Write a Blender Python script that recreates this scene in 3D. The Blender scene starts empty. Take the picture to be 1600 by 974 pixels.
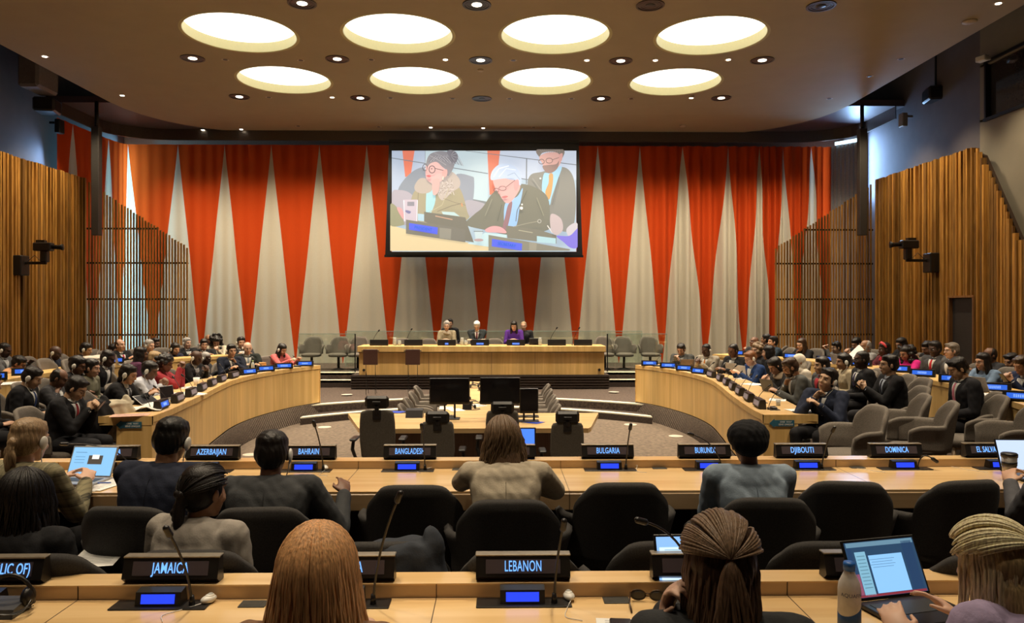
import bpy, bmesh, math, random
import numpy as np
from mathutils import Vector, Matrix, Euler
random.seed(7)
SC = bpy.context.scene
COL = SC.collection
PI = math.pi
R = math.radians

# ------------------------------------------------------------------ camera
F = 1180.0            # focal length in pixels of the 1600 px wide frame
EYE = 1.80
CX, CYAW = 0.45, R(0.97)
HOR = 482.0           # eye level row in the photograph
cam_d = bpy.data.cameras.new('camera'); cam = bpy.data.objects.new('camera', cam_d); COL.objects.link(cam)
cam_d.sensor_width = 36.0; cam_d.lens = F/1600*36.0; cam_d.shift_y = -(487-HOR)/1600.0
cam_d.clip_start = 0.05; cam_d.clip_end = 200
cam.location = (CX, 0, EYE); cam.rotation_euler = (PI/2, 0, -CYAW)
SC.camera = cam

# ------------------------------------------------------------------ world, lamps, exposure
SC.view_settings.view_transform = 'Standard'; SC.view_settings.look = 'None'
SC.view_settings.gamma = 1.0; SC.view_settings.use_curve_mapping = False
SC.view_settings.exposure = 0.9
W = bpy.data.worlds.new('world'); SC.world = W; W.use_nodes = True
W.node_tree.nodes['Background'].inputs[0].default_value = (0.9, 0.75, 0.6, 1)
W.node_tree.nodes['Background'].inputs[1].default_value = 0.02
DISC_E = 1.7
def lamp(kind, loc, energy, color=(1, .82, .6), target=None, size=.3, spot=None, blend=.6, sy=None):
    d = bpy.data.lights.new('lamp', kind); d.energy = energy; d.color = color
    if kind == 'SPOT':
        d.spot_size = R(spot or 70); d.spot_blend = blend; d.shadow_soft_size = size
    elif kind == 'AREA':
        d.size = size
        if sy: d.shape = 'RECTANGLE'; d.size_y = sy
    o = bpy.data.objects.new('lamp', d); COL.objects.link(o); o.location = loc
    v = Vector(target or (loc[0], loc[1], loc[2]-1)) - Vector(loc)
    o.rotation_euler = v.to_track_quat('-Z', 'Y').to_euler()
    return o
WARM = (1.0, .83, .60)
# ring downlights over the well, podium and the tiers of seats, then added spots over the near desk
for Y in (17.1, 19.9):
    for X in (-6.3, -3.1, 0, 3.1, 6.3):
        lamp('SPOT', (X, Y, 7.2), 620, WARM, size=.15, spot=75)
for X in (-6.3, -3.1, 0, 3.1, 6.3):
    lamp('SPOT', (X, 13.7, 7.2), 700, WARM, size=.15, spot=80)
for X in (-8, -4.8, -1.6, 1.6, 4.8, 8):
    lamp('SPOT', (X, 9.6, 7.2), 480, WARM, size=.15, spot=85)
for X in (-4.8, -1.6, 1.6, 4.8):
    lamp('SPOT', (X, 5.6, 7.2), 420, WARM, size=.15, spot=75)
    lamp('SPOT', (X, 3.2, 7.2), 200, WARM, size=.15, spot=60)  # extra row added to brighten the near desk
    lamp('SPOT', (X, 1.3, 7.2), 110, WARM, size=.15, spot=60)  # added fill for the nearest desk and hair, no fitting built
# small downlights that graze the curtain
for i in range(13):
    X = -9.6 + i*1.6
    lamp('SPOT', (X, 21.3, 7.2), 400, (1, .83, .60), target=(X, 23.8, 1.4), size=.3, spot=88, blend=1.0)
# wall washers for the slat walls
for Y in (11, 13.2, 15.4, 17.6, 19.6):
    lamp('SPOT', (-9.7, Y, 7.2), 260, (1, .78, .5), target=(-11.3, Y, 3.0), size=.1, spot=80, blend=.9)
    lamp('SPOT', (9.8, Y, 7.2), 260, (1, .78, .5), target=(11.3, Y, 3.0), size=.1, spot=80, blend=.9)
# daylight from the tall side windows behind the curtain ends
lamp('AREA', (-11.42, 24.3, 3.6), 330, (.30, .72, 1.0), target=(-10.95, 23.3, 3.6), size=.4, sy=6.5)
lamp('AREA', (11.22, 22.5, 6.0), 80, (.35, .60, 1.0), target=(11.5, 20.8, 6.0), size=.35, sy=1.9)
lamp('AREA', (11.3, 24.2, 5.6), 60, (.5, .72, 1.0), target=(11.2, 23, 5.6), size=.8, sy=3.0)
lamp('AREA', (-11.32, 20.3, 5.4), 16, (.35, .60, 1.0), target=(-11.64, 19.2, 5.2), size=.3, sy=1.3)

# ------------------------------------------------------------------ pixel to place
def at(px, py, Y):
    a = math.atan((px-800)/F) + CYAW
    dep = Y/(math.cos(CYAW) - math.sin(CYAW)*(px-800)/F)
    return Vector((CX + Y*math.tan(a), Y, EYE - dep*(py-HOR)/F))
def atz(px, py, z):
    dep = (EYE-z)*F/(py-HOR)
    Y = dep*(math.cos(CYAW) - math.sin(CYAW)*(px-800)/F)
    v = at(px, py, Y); v.z = z
    return v

# ------------------------------------------------------------------ materials
MATS = {}
def base_mat(name):
    m = bpy.data.materials.new(name); m.use_nodes = True
    return m, m.node_tree.nodes, m.node_tree.links, m.node_tree.nodes['Principled BSDF']
def plain(name, col, rough=.6, metal=0.0, noise=.12, scale=30, bump=0.0, spec=.5):
    if name in MATS: return MATS[name]
    m, N, L, B = base_mat(name)
    B.inputs['Roughness'].default_value = rough; B.inputs['Metallic'].default_value = metal
    B.inputs['Specular IOR Level'].default_value = spec
    t = N.new('ShaderNodeTexCoord'); n = N.new('ShaderNodeTexNoise'); n.inputs['Scale'].default_value = scale
    n.inputs['Detail'].default_value = 4
    L.new(t.outputs['Object'], n.inputs['Vector'])
    r = N.new('ShaderNodeValToRGB'); L.new(n.outputs['Fac'], r.inputs['Fac'])
    r.color_ramp.elements[0].position = .3; r.color_ramp.elements[1].position = .7
    r.color_ramp.elements[0].color = tuple(c*(1-noise) for c in col)+(1,)
    r.color_ramp.elements[1].color = tuple(min(1, c*(1+noise)) for c in col)+(1,)
    L.new(r.outputs['Color'], B.inputs['Base Color'])
    if bump:
        b = N.new('ShaderNodeBump'); b.inputs['Strength'].default_value = bump; b.inputs['Distance'].default_value = .004
        n2 = N.new('ShaderNodeTexNoise'); n2.inputs['Scale'].default_value = scale*5
        L.new(t.outputs['Object'], n2.inputs['Vector']); L.new(n2.outputs['Fac'], b.inputs['Height']); L.new(b.outputs['Normal'], B.inputs['Normal'])
    MATS[name] = m
    return m
def emit(name, col, strength):
    if name in MATS: return MATS[name]
    m, N, L, B = base_mat(name)
    B.inputs['Base Color'].default_value = tuple(c*.3 for c in col)+(1,)
    B.inputs['Emission Color'].default_value = tuple(col)+(1,); B.inputs['Emission Strength'].default_value = strength
    B.inputs['Roughness'].default_value = .4
    MATS[name] = m
    return m
def wood(name, c1, c2, axis='Z', scale=1.0, rough=.35, island=False, panel=0, spread=.25):
    if name in MATS: return MATS[name]
    m, N, L, B = base_mat(name)
    B.inputs['Roughness'].default_value = rough
    t = N.new('ShaderNodeTexCoord'); mp = N.new('ShaderNodeMapping')
    s = {'Z': (14, 14, .8), 'X': (.8, 14, 14), 'Y': (14, .8, 14)}[axis]
    mp.inputs['Scale'].default_value = tuple(v*scale for v in s)
    L.new(t.outputs['Object'], mp.inputs['Vector'])
    n = N.new('ShaderNodeTexNoise'); n.inputs['Scale'].default_value = 1.6; n.inputs['Detail'].default_value = 6; n.inputs['Distortion'].default_value = .6
    L.new(mp.outputs['Vector'], n.inputs['Vector'])
    r = N.new('ShaderNodeValToRGB'); L.new(n.outputs['Fac'], r.inputs['Fac'])
    r.color_ramp.elements[0].position = .32; r.color_ramp.elements[1].position = .68
    r.color_ramp.elements[0].color = tuple(c1)+(1,); r.color_ramp.elements[1].color = tuple(c2)+(1,)
    out = r.outputs['Color']
    h = N.new('ShaderNodeHueSaturation')
    if island:
        g = N.new('ShaderNodeNewGeometry'); mr = N.new('ShaderNodeMapRange')
        mr.inputs['To Min'].default_value = 1-spread*1.7; mr.inputs['To Max'].default_value = 1+spread
        L.new(g.outputs['Random Per Island'], mr.inputs['Value']); L.new(mr.outputs['Result'], h.inputs['Value'])
    elif panel:
        n3 = N.new('ShaderNodeTexNoise'); n3.inputs['Scale'].default_value = panel; n3.inputs['Detail'].default_value = 0
        mp2 = N.new('ShaderNodeMapping'); mp2.inputs['Scale'].default_value = (1, 1, .01) if axis == 'Z' else (1, .3, .3)
        L.new(t.outputs['Object'], mp2.inputs['Vector']); L.new(mp2.outputs['Vector'], n3.inputs['Vector'])
        mr = N.new('ShaderNodeMapRange'); mr.inputs['From Min'].default_value = .3; mr.inputs['From Max'].default_value = .7
        mr.inputs['To Min'].default_value = .86; mr.inputs['To Max'].default_value = 1.1
        L.new(n3.outputs['Fac'], mr.inputs['Value']); L.new(mr.outputs['Result'], h.inputs['Value'])
    L.new(out, h.inputs['Color']); L.new(h.outputs['Color'], B.inputs['Base Color'])
    MATS[name] = m
    return m

MAPLE = wood('maple_front', (.62, .385, .125), (.78, .52, .205), 'Z', .5, .38, panel=2.2)
MAPLE_TOP = wood('maple_top', (.66, .43, .19), (.78, .55, .28), 'X', .5, .25, panel=1.2)
MAPLE_EDGE = wood('maple_edge', (.50, .33, .17), (.62, .43, .24), 'X', .7, .3)
SLAT = wood('slat_wood', (.24, .105, .018), (.50, .26, .055), 'Z', 1.2, .5, island=True, spread=.38)
SLAT_D = wood('slat_wood_dark', (.16, .07, .022), (.28, .13, .04), 'Z', 1.2, .5, island=True, spread=.3)
BLACK = plain('black_plastic', (.012, .011, .011), .35)
BLACKM = plain('black_metal', (.02, .02, .02), .4, .6)
DARKW = plain('dark_panel', (.035, .018, .010), .5)
STEEL = plain('brushed_strip', (.30, .26, .20), .4, .7)
CEIL = plain('ceiling_paint', (.325, .262, .172), .85, noise=.03, scale=2)
PLASTER = plain('dark_plaster', (.10, .09, .10), .8, noise=.08, scale=3)
OLIVE = plain('grey_plaster', (.20, .18, .14), .85, noise=.04, scale=3)
VOID = plain('void_black', (.012, .011, .012), .9)
SOFF = plain('dark_soffit', (.07, .05, .055), .5)
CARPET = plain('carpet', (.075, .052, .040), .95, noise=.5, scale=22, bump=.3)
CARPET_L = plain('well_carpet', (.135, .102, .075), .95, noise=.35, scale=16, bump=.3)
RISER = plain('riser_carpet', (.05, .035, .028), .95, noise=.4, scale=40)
NOSING = plain('stair_nosing', (.72, .70, .55), .6, noise=.1)
WHITE = plain('white_plastic', (.72, .70, .64), .35, noise=.05)
PAPER = plain('paper', (.80, .79, .76), .7, noise=.04, scale=15)
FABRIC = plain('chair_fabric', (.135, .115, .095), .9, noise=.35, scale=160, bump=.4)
FABRIC_SHADED = plain('chair_fabric_shaded', (.032, .029, .027), .9, noise=.3, scale=160, bump=.4)  # same upholstery, with the shade of the near rows put into the colour
LEGWOOD = wood('leg_wood', (.22, .15, .09), (.32, .22, .13), 'Z', 1, .4)
LCD = emit('blue_lcd', (.02, .06, .95), .6)
LEDTXT = emit('led_letters', (.16, .42, 1.0), .75)
LEDBG = plain('led_window', (.085, .07, .085), .3, noise=.05)
LEDOFF_GLOW = emit('led_off_glow', (.32, .25, .24), .3)  # displays are switched off; a weak glow is added to them
LEDBLUE = emit('led_window_blue', (.03, .14, .75), .5)
LEDPALE = emit('led_letters_pale', (.30, .50, 1.0), .6)

# ------------------------------------------------------------------ mesh helpers
class MB:
    def __init__(s): s.v = []; s.f = []; s.mi = []; s.uv = None
    def add(s, vs, fs, mi=0):
        o = len(s.v); s.v += [tuple(v) for v in vs]; s.f += [tuple(i+o for i in f) for f in fs]; s.mi += [mi]*len(fs)
    def box(s, c, d, rz=0, mi=0, M=None, bev=0):
        hx, hy, hz = d[0]/2, d[1]/2, d[2]/2
        if bev:
            b = min(bev, hx*.9, hy*.9, hz*.9); vs = []; fs = []
            prof = []
            for z, k in ((-hz, b), (-hz+b, 0), (hz-b, 0), (hz, b)):
                x, y = hx-k, hy-k
                x2, y2 = hx-b if k == 0 else hx-b-.0, hy-b
                if k == 0: ring = [(x, -y2), (x, y2), (x2, y), (-x2, y), (-x, y2), (-x, -y2), (-x2, -y), (x2, -y)]
                else: ring = [(x, -y), (x, y), (x, y), (-x, y), (-x, y), (-x, -y), (-x, -y), (x, -y)]
                vs += [(p[0], p[1], z) for p in ring]
            for i in range(3):
                for j in range(8): fs.append((i*8+j, i*8+(j+1) % 8, (i+1)*8+(j+1) % 8, (i+1)*8+j))
            fs.append(tuple(range(7, -1, -1))); fs.append(tuple(range(24, 32)))
        else:
            vs = [(x, y, z) for z in (-hz, hz) for x, y in ((-hx, -hy), (hx, -hy), (hx, hy), (-hx, hy))]
            fs = [(3, 2, 1, 0), (4, 5, 6, 7), (0, 1, 5, 4), (1, 2, 6, 5), (2, 3, 7, 6), (3, 0, 4, 7)]
        T = Matrix.Translation(c) @ Matrix.Rotation(rz, 4, 'Z')
        if M is not None: T = M @ T
        s.add([T @ Vector(v) for v in vs], fs, mi)
    def tube(s, pts, r, seg=8, mi=0, caps=True, flat=1.0):
        pts = [Vector(p) for p in pts]; n = len(pts)
        rr = r if isinstance(r, (list, tuple)) else [r]*n
        vs = []; fs = []; up = Vector((0, 0, 1)); prev = None
        for i, p in enumerate(pts):
            d = (pts[min(i+1, n-1)]-pts[max(i-1, 0)]).normalized()
            if prev is None:
                a = d.cross(up) if abs(d.z) < .95 else d.cross(Vector((0, 1, 0)))
            else: a = prev - d*prev.dot(d)
            if a.length < 1e-6: a = d.orthogonal()
            a.normalize(); prev = a; b = d.cross(a)
            for j in range(seg):
                t = 2*PI*j/seg; vs.append(p + a*math.cos(t)*rr[i] + b*math.sin(t)*rr[i]*flat)
        for i in range(n-1):
            for j in range(seg): fs.append((i*seg+j, i*seg+(j+1) % seg, (i+1)*seg+(j+1) % seg, (i+1)*seg+j))
        if caps: fs.append(tuple(range(seg-1, -1, -1))); fs.append(tuple(range((n-1)*seg, n*seg)))
        s.add(vs, fs, mi)
    def capsule(s, a, b, ra, rb=None, seg=10, mi=0):
        a = Vector(a); b = Vector(b); rb = ra if rb is None else rb
        d = (b-a); L_ = max(d.length, 1e-5); d = d/L_
        P = []; Rr = []
        for k in (.0, .3, .6, .85): P.append(a - d*ra*math.cos(k*PI/2)); Rr.append(max(ra*math.sin(k*PI/2), 1e-4))
        P.append(a); Rr.append(ra); P.append(b); Rr.append(rb)
        for k in (.85, .6, .3, .0): P.append(b + d*rb*math.cos(k*PI/2)); Rr.append(max(rb*math.sin(k*PI/2), 1e-4))
        s.tube(P, Rr, seg, mi)
    def ell(s, c, r, M=None, nu=14, nv=9, mi=0):
        vs = []; fs = []
        for i in range(nv+1):
            ph = PI*i/nv; sp = max(math.sin(ph), 1e-3)
            for j in range(nu):
                th = 2*PI*j/nu; vs.append(Vector((c[0]+r[0]*sp*math.cos(th), c[1]+r[1]*sp*math.sin(th), c[2]+r[2]*math.cos(ph))))
        for i in range(nv):
            for j in range(nu): fs.append((i*nu+j, (i+1)*nu+j, (i+1)*nu+(j+1) % nu, i*nu+(j+1) % nu))
        fs.append(tuple(range(nu))); fs.append(tuple(range((nv+1)*nu-1, nv*nu-1, -1)))
        if M is not None: vs = [M @ v for v in vs]
        s.add(vs, fs, mi)
    def loft(s, rings, caps=True, mi=0, closed=True):
        n = len(rings[0]); vs = [p for r_ in rings for p in r_]; fs = []
        for i in range(len(rings)-1):
            for j in range(n if closed else n-1): fs.append((i*n+j, i*n+(j+1) % n, (i+1)*n+(j+1) % n, (i+1)*n+j))
        if caps: fs.append(tuple(range(n-1, -1, -1))); fs.append(tuple(range((len(rings)-1)*n, len(rings)*n)))
        s.add(vs, fs, mi)
    def prism(s, poly, z0, z1, mi=0, M=None):
        n = len(poly); vs = [(p[0], p[1], z0) for p in poly]+[(p[0], p[1], z1) for p in poly]
        if M is not None: vs = [M @ Vector(v) for v in vs]
        fs = [tuple(range(n-1, -1, -1)), tuple(range(n, 2*n))]+[(i, (i+1) % n, n+(i+1) % n, n+i) for i in range(n)]
        s.add(vs, fs, mi)
    def mesh(s, name, mats, smooth=False):
        me = bpy.data.meshes.new(name); me.from_pydata([tuple(v) for v in s.v], [], s.f)
        for m in (mats if isinstance(mats, (list, tuple)) else [mats]): me.materials.append(m)
        me.polygons.foreach_set('material_index', s.mi)
        if smooth: me.polygons.foreach_set('use_smooth', [True]*len(me.polygons))
        me.update()
        return me
    def build(s, name, mats, parent=None, smooth=False, fix=True):
        me = s.mesh(name, mats, smooth)
        if fix:
            bm = bmesh.new(); bm.from_mesh(me); bmesh.ops.recalc_face_normals(bm, faces=bm.faces); bm.to_mesh(me); bm.free()
        return link(name, me, parent)
def link(name, me, parent=None):
    o = bpy.data.objects.new(name, me); COL.objects.link(o)
    if parent is not None: o.parent = parent
    return o
def empty(name, loc=(0, 0, 0), rz=0):
    o = bpy.data.objects.new(name, None); o.empty_display_size = .1; COL.objects.link(o); o.location = loc; o.rotation_euler = (0, 0, rz)
    return o
def tag(o, label=None, cat=None, group=None, kind=None):
    if label: o['label'] = label
    if cat: o['category'] = cat
    if group: o['group'] = group
    if kind: o['kind'] = kind
    return o
CHILD = {}
def kids(o): return [c for c in bpy.data.objects if c.parent is o]
def copy_tree(o, parent=None, cache={}):
    c = o.copy(); COL.objects.link(c)
    if parent is not None: c.parent = parent
    if o.name not in cache: cache[o.name] = kids(o)
    for ch in cache[o.name]: copy_tree(ch, c)
    return c
def remesh(mb, name, mats, voxel, smooth=4, post=None, fac=.5):
    me = mb.mesh('tmp', mats); o = bpy.data.objects.new('tmp', me); COL.objects.link(o)
    bm = bmesh.new(); bm.from_mesh(me); bmesh.ops.recalc_face_normals(bm, faces=bm.faces); bm.to_mesh(me); bm.free()
    r = o.modifiers.new('r', 'REMESH'); r.mode = 'VOXEL'; r.voxel_size = voxel; r.use_smooth_shade = True
    if smooth: k = o.modifiers.new('s', 'SMOOTH'); k.iterations = smooth; k.factor = fac
    dg = bpy.context.evaluated_depsgraph_get(); dg.update()
    out = bpy.data.meshes.new_from_object(o.evaluated_get(dg)); out.name = name
    bpy.data.objects.remove(o); bpy.data.meshes.remove(me)
    if post is not None:
        n = len(out.vertices); co = np.empty(n*3, dtype=np.float32); out.vertices.foreach_get('co', co); co = co.reshape(-1, 3)
        co = post(co); out.vertices.foreach_set('co', co.astype(np.float32).ravel()); out.update()
    out.materials.clear()
    for m in (mats if isinstance(mats, (list, tuple)) else [mats]): out.materials.append(m)
    return out
def text_mesh(txt, size, mat, width=None, depth=.001, bold=.0, spacing=1.0):
    cu = bpy.data.curves.new('t', 'FONT'); cu.body = txt; cu.size = size; cu.align_x = 'CENTER'; cu.align_y = 'CENTER'
    cu.extrude = depth; cu.offset = bold; cu.space_character = spacing; cu.resolution_u = 3
    o = bpy.data.objects.new('t', cu); COL.objects.link(o)
    dg = bpy.context.evaluated_depsgraph_get(); dg.update()
    me = bpy.data.meshes.new_from_object(o.evaluated_get(dg)); bpy.data.objects.remove(o)
    me.materials.clear(); me.materials.append(mat)
    if width:
        xs = [v.co.x for v in me.vertices]; k = width/(max(xs)-min(xs))
        for v in me.vertices: v.co.x *= k
    return me
ORD = ['first', 'second', 'third', 'fourth', 'fifth', 'sixth', 'seventh', 'eighth', 'ninth', 'tenth', 'eleventh', 'twelfth', 'thirteenth', 'fourteenth']

# ================================================================== SETTING
# floors
def slab(name, poly, z0, z1, mat, label=None):
    m = MB(); m.prism(poly, z0, z1); o = m.build(name, mat); tag(o, label, kind='structure'); return o
# outline of the well-side face of the curved desks, half width by depth
DESK_Y = [8.69, 9.3, 10.7, 11.9, 13.1, 14.3, 15.5, 16.3]
DESK_X = [3.50, 3.55, 3.75, 3.95, 4.10, 4.05, 3.78, 3.40]
def smooth_curve(xs, ys, n):
    # Catmull-Rom through the points
    P = [Vector((a, b)) for a, b in zip(xs, ys)]; P = [P[0]*2-P[1]]+P+[P[-1]*2-P[-2]]; out = []
    m = len(P)-3
    for i in range(n):
        t = i/(n-1)*m; k = min(int(t), m-1); t -= k; a, b, c, d = P[k:k+4]
        out.append(.5*((2*b)+(-a+c)*t+(2*a-5*b+4*c-d)*t*t+(-a+3*b-3*c+d)*t**3))
    return [(p.x, p.y) for p in out]
INNER = smooth_curve(DESK_X, DESK_Y, 61)
WZ = -.55; PZ = -.25; SZ = -.20
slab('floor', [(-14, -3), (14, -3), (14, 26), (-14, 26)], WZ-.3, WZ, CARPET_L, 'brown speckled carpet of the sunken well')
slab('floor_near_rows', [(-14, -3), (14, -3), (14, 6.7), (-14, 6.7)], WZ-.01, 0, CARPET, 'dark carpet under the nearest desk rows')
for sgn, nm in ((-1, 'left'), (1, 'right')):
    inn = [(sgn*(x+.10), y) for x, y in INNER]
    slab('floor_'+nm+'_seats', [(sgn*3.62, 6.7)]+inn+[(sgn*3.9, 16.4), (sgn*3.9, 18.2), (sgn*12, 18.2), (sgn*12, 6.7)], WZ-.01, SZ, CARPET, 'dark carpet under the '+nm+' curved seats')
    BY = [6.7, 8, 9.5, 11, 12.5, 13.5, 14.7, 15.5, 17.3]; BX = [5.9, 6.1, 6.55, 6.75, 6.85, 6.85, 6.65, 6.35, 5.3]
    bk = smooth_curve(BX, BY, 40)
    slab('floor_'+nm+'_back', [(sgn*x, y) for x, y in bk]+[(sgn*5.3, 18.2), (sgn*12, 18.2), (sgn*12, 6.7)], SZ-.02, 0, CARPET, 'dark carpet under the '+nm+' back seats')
BACK = smooth_curve([6.0, 6.1, 6.55, 6.75, 6.85, 6.85, 6.65, 6.35, 5.3], [6.9, 8, 9.5, 11, 12.5, 13.5, 14.7, 15.5, 17.1], 61)
# plateau with two curved steps
def arc_pts(y_end, y_mid, hw, n=31):
    return [(-hw+2*hw*i/(n-1), y_mid-(y_mid-y_end)*((2*i/(n-1)-1)**2)) for i in range(n)]
for ye, ym, z, hw in ((15.25, 16.85, -.40, 3.55), (15.75, 17.35, PZ, 3.9)):
    a = arc_pts(ye, ym, hw)
    if z == PZ: poly = a+[(hw, 24.6), (-hw, 24.6)]
    else: poly = a+[(hw, 18.2), (-hw, 18.2)]
    slab('floor_podium_step', poly, WZ-.01, z-.02, RISER if z != PZ else CARPET, 'dark carpeted curved step below the podium')
    m = MB(); n = len(a)
    outer = a; innr = [(x, y+.19) for x, y in a]
    m.prism(outer+innr[::-1], z-.022, z+.004)
    tag(m.build('trim_step_nosing', NOSING), 'pale nosing of curved step', kind='structure')
slab('floor_plateau', [(-12, 17.9), (12, 17.9), (12, 24.6), (-12, 24.6)], WZ, PZ-.022, CARPET, 'dark brown carpet in front of the podium')
# stage with side steps
slab('floor_stage', [(-9, 20.15), (9, 20.15), (9, 24.6), (-9, 24.6)], PZ-.03, .08, CARPET, 'stage floor behind the podium')
slab('floor_stage_step', [(-9, 19.8), (9, 19.8), (9, 20.2), (-9, 20.2)], PZ-.03, -.09, RISER, 'carpeted stage step')
for yy, z in ((20.15, .08), (19.8, -.09)):
    m = MB(); m.box((0, yy+.10, z-.02), (18, .2, .07)); tag(m.build('trim_stage_nosing', NOSING), 'pale nosing of stage step', kind='structure')
# podium plinth of dark ribbed carpet
m = MB(); m.box((-.03, 20.3, -.08), (6.6, 1.9, .345))
for k in range(5): m.box((-.03, 19.34, -.22+k*.07), (6.62, .03, .025))
tag(m.build('trim_podium_plinth', RISER), 'dark ribbed carpet plinth under the podium', kind='structure')
# flared ribbed skirts of the curved platforms
SKIRT = plain('skirt_carpet', (.13, .10, .075), .95, noise=.4, scale=40)
for sgn, nm in ((-1, 'left'), (1, 'right')):
    m = MB(); pts = INNER; N_ = 240; c = smooth_curve(DESK_X, DESK_Y, N_)
    m.loft([[(sgn*x, y, PZ+.02), (sgn*(x-.14), y-.02, WZ)] for x, y in c], caps=False, closed=False)
    for i in range(0, N_-1, 2):
        (x, y), (x2, y2) = c[i], c[i+1]
        m.tube([(sgn*x, y, PZ+.01), (sgn*(x-.145), y-.02, WZ)], .011, 4, mi=1)
    x, y = c[-1]
    m.loft([[(sgn*x, y, PZ+.01), (sgn*(x-.14), y-.02, WZ)], [(sgn*(x+.1), y+.05, PZ+.01), (sgn*(x+.05), y+.05, WZ)]], caps=False, closed=False)
    tag(m.build('trim_'+nm+'_skirt', [SKIRT, RISER]), 'ribbed dark carpet skirt below the '+nm+' curved desk', kind='structure')

# ceiling with eight round skylights
CZ = 7.31; CR = 1.1
CIRC = [(x, y) for y in (15.24, 18.36) for x in (-4.74, -1.58, 1.58, 4.74)]
def ceil_outline(off=0):
    P = [(-10.0-off, -3), (-9.95-off, 20.3)]
    for k in range(1, 9):
        a = k/8*PI/2; P.append((-9.95-off+(3.2)*(1-math.cos(a)), 20.3+(3.55+off)*math.sin(a)))
    Q = [(-x, y) for x, y in P[::-1]]
    return P+Q
bm = bmesh.new()
def loop(pts, z): 
    vs = [bm.verts.new((x, y, z)) for x, y in pts]; es = [bm.edges.new((vs[i], vs[(i+1) % len(vs)])) for i in range(len(vs))]
    return vs, es
OUT = ceil_outline()
v0, e0 = loop(OUT, CZ); ee = list(e0)
for cx, cy in CIRC:
    vv, e1 = loop([(cx+CR*math.cos(2*PI*i/64), cy+CR*math.sin(2*PI*i/64)) for i in range(64)], CZ); ee += e1
bmesh.ops.triangle_fill(bm, use_beauty=True, use_dissolve=False, edges=ee)
n = len(OUT); vt = [bm.verts.new((x, y, CZ+.24)) for x, y in OUT]
for i in range(n): bm.faces.new((v0[i], v0[(i+1) % n], vt[(i+1) % n], vt[i]))
me = bpy.data.meshes.new('ceiling'); bm.to_mesh(me); bm.free(); me.materials.append(CEIL)
tag(link('ceiling', me), 'brown ceiling with eight round skylights', kind='structure')
slab('ceiling_void', [(-13, -3), (13, -3), (13, 26), (-13, 26)], 8.7, 8.8, VOID, 'dark void above the ceiling panel')
slab('ceiling_soffit', [(-12.2, 20.5), (12.2, 20.5), (12.2, 26), (-12.2, 26)], CZ+.03, CZ+.2, SOFF, 'dark soffit above the curtain track')
DISC = emit('skylight_glow', (1, .97, .88), DISC_E)
RIM = plain('skylight_rim', (.47, .42, .21), .6, noise=.02)
# the upper side of the ceiling panel is closed so daylight only enters through the discs
for k, (cx, cy) in enumerate(CIRC):
    e = empty('round_skylight', (cx, cy, CZ))
    rown = 'front' if cy < 16 else 'back'
    tag(e, 'round glowing ceiling light, %s from left in the %s row' % (['leftmost', 'second', 'third', 'fourth'][k % 4], 'nearer' if cy < 16 else 'farther') if k % 4 else 'round glowing ceiling light, leftmost of the %s row' % ('nearer' if cy < 16 else 'farther'), 'ceiling light', 'round ceiling lights')
    m = MB(); m.loft([[(r_*math.cos(2*PI*i/64), r_*math.sin(2*PI*i/64), z) for i in range(64)] for r_, z in ((CR+.05, -.004), (CR, -.008), (CR-.015, 0), (CR-.015, .215), (CR+.05, .215))], caps=False)
    m.build('rim', RIM, e, smooth=False)
    m = MB(); m.prism([((CR-.02)*math.cos(2*PI*i/64), (CR-.02)*math.sin(2*PI*i/64)) for i in range(64)], .20, .212); m.build('diffuser', DISC, e)

# walls
slab('wall_far', [(-13, 24.6), (13, 24.6), (13, 24.8), (-13, 24.8)], -1, 8.7, plain('far_wall', (.25, .24, .2), .8))
m = MB(); m.prism([(-11.85, -3), (-11.65, -3), (-11.65, 24.6), (-11.85, 24.6)], -1, 8.7); tag(m.build('wall_left', PLASTER), 'dark plaster wall above the left slats', kind='structure')
m = MB(); m.prism([(11.55, 17.1), (11.75, 17.1), (11.75, 24.6), (11.55, 24.6)], -1, 8.7); tag(m.build('wall_right', PLASTER), 'dark plaster wall above the right slats', kind='structure')
m = MB()
m.box((11.6, 7.05, 2.55), (.3, 20.1, 7.1)); m.box((11.6, 7.05, 8.0), (.3, 20.1, 1.4))
m.box((11.6, 4.0, 6.7), (.3, 14, 1.3))
m.box((11.6, 16.98, 6.7), (.3, .24, 1.3))
tag(m.build('wall_right_booth', OLIVE), 'grey-olive wall of the interpreter booths', kind='structure')
slab('wall_back', [(-13, -3.2), (13, -3.2), (13, -3), (-13, -3)], -1, 8.7, PLASTER)
# interpreter booth window upper right, and a small dark window below
e = empty('window_1', (11.45, 14, 6.7)); e['kind'] = 'structure'
m = MB(); m.box((0, 2.85, 0), (.10, .06, 1.3)); m.box((0, 0, -.65), (.12, 5.8, .07)); m.box((0, 0, .65), (.1, 5.8, .06)); m.box((0, .6, 0), (.08, .06, 1.3)); m.build('frame', BLACKM, e)
GLASSD = plain('dark_glass', (.03, .028, .03), .08, spec=.6)
m = MB(); m.box((.08, 0, 0), (.02, 5.7, 1.28)); m.build('pane', GLASSD, e)
e = empty('window_2', (11.42, 14.6, 3.6)); e['kind'] = 'structure'
m = MB(); m.box((0, 0, 0), (.06, 1.7, .85)); m.build('pane', GLASSD, e)
m = MB()
for zz in (-.44, .44): m.box((-.01, 0, zz), (.08, 1.76, .05))
m.build('frame', BLACKM, e)

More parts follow.
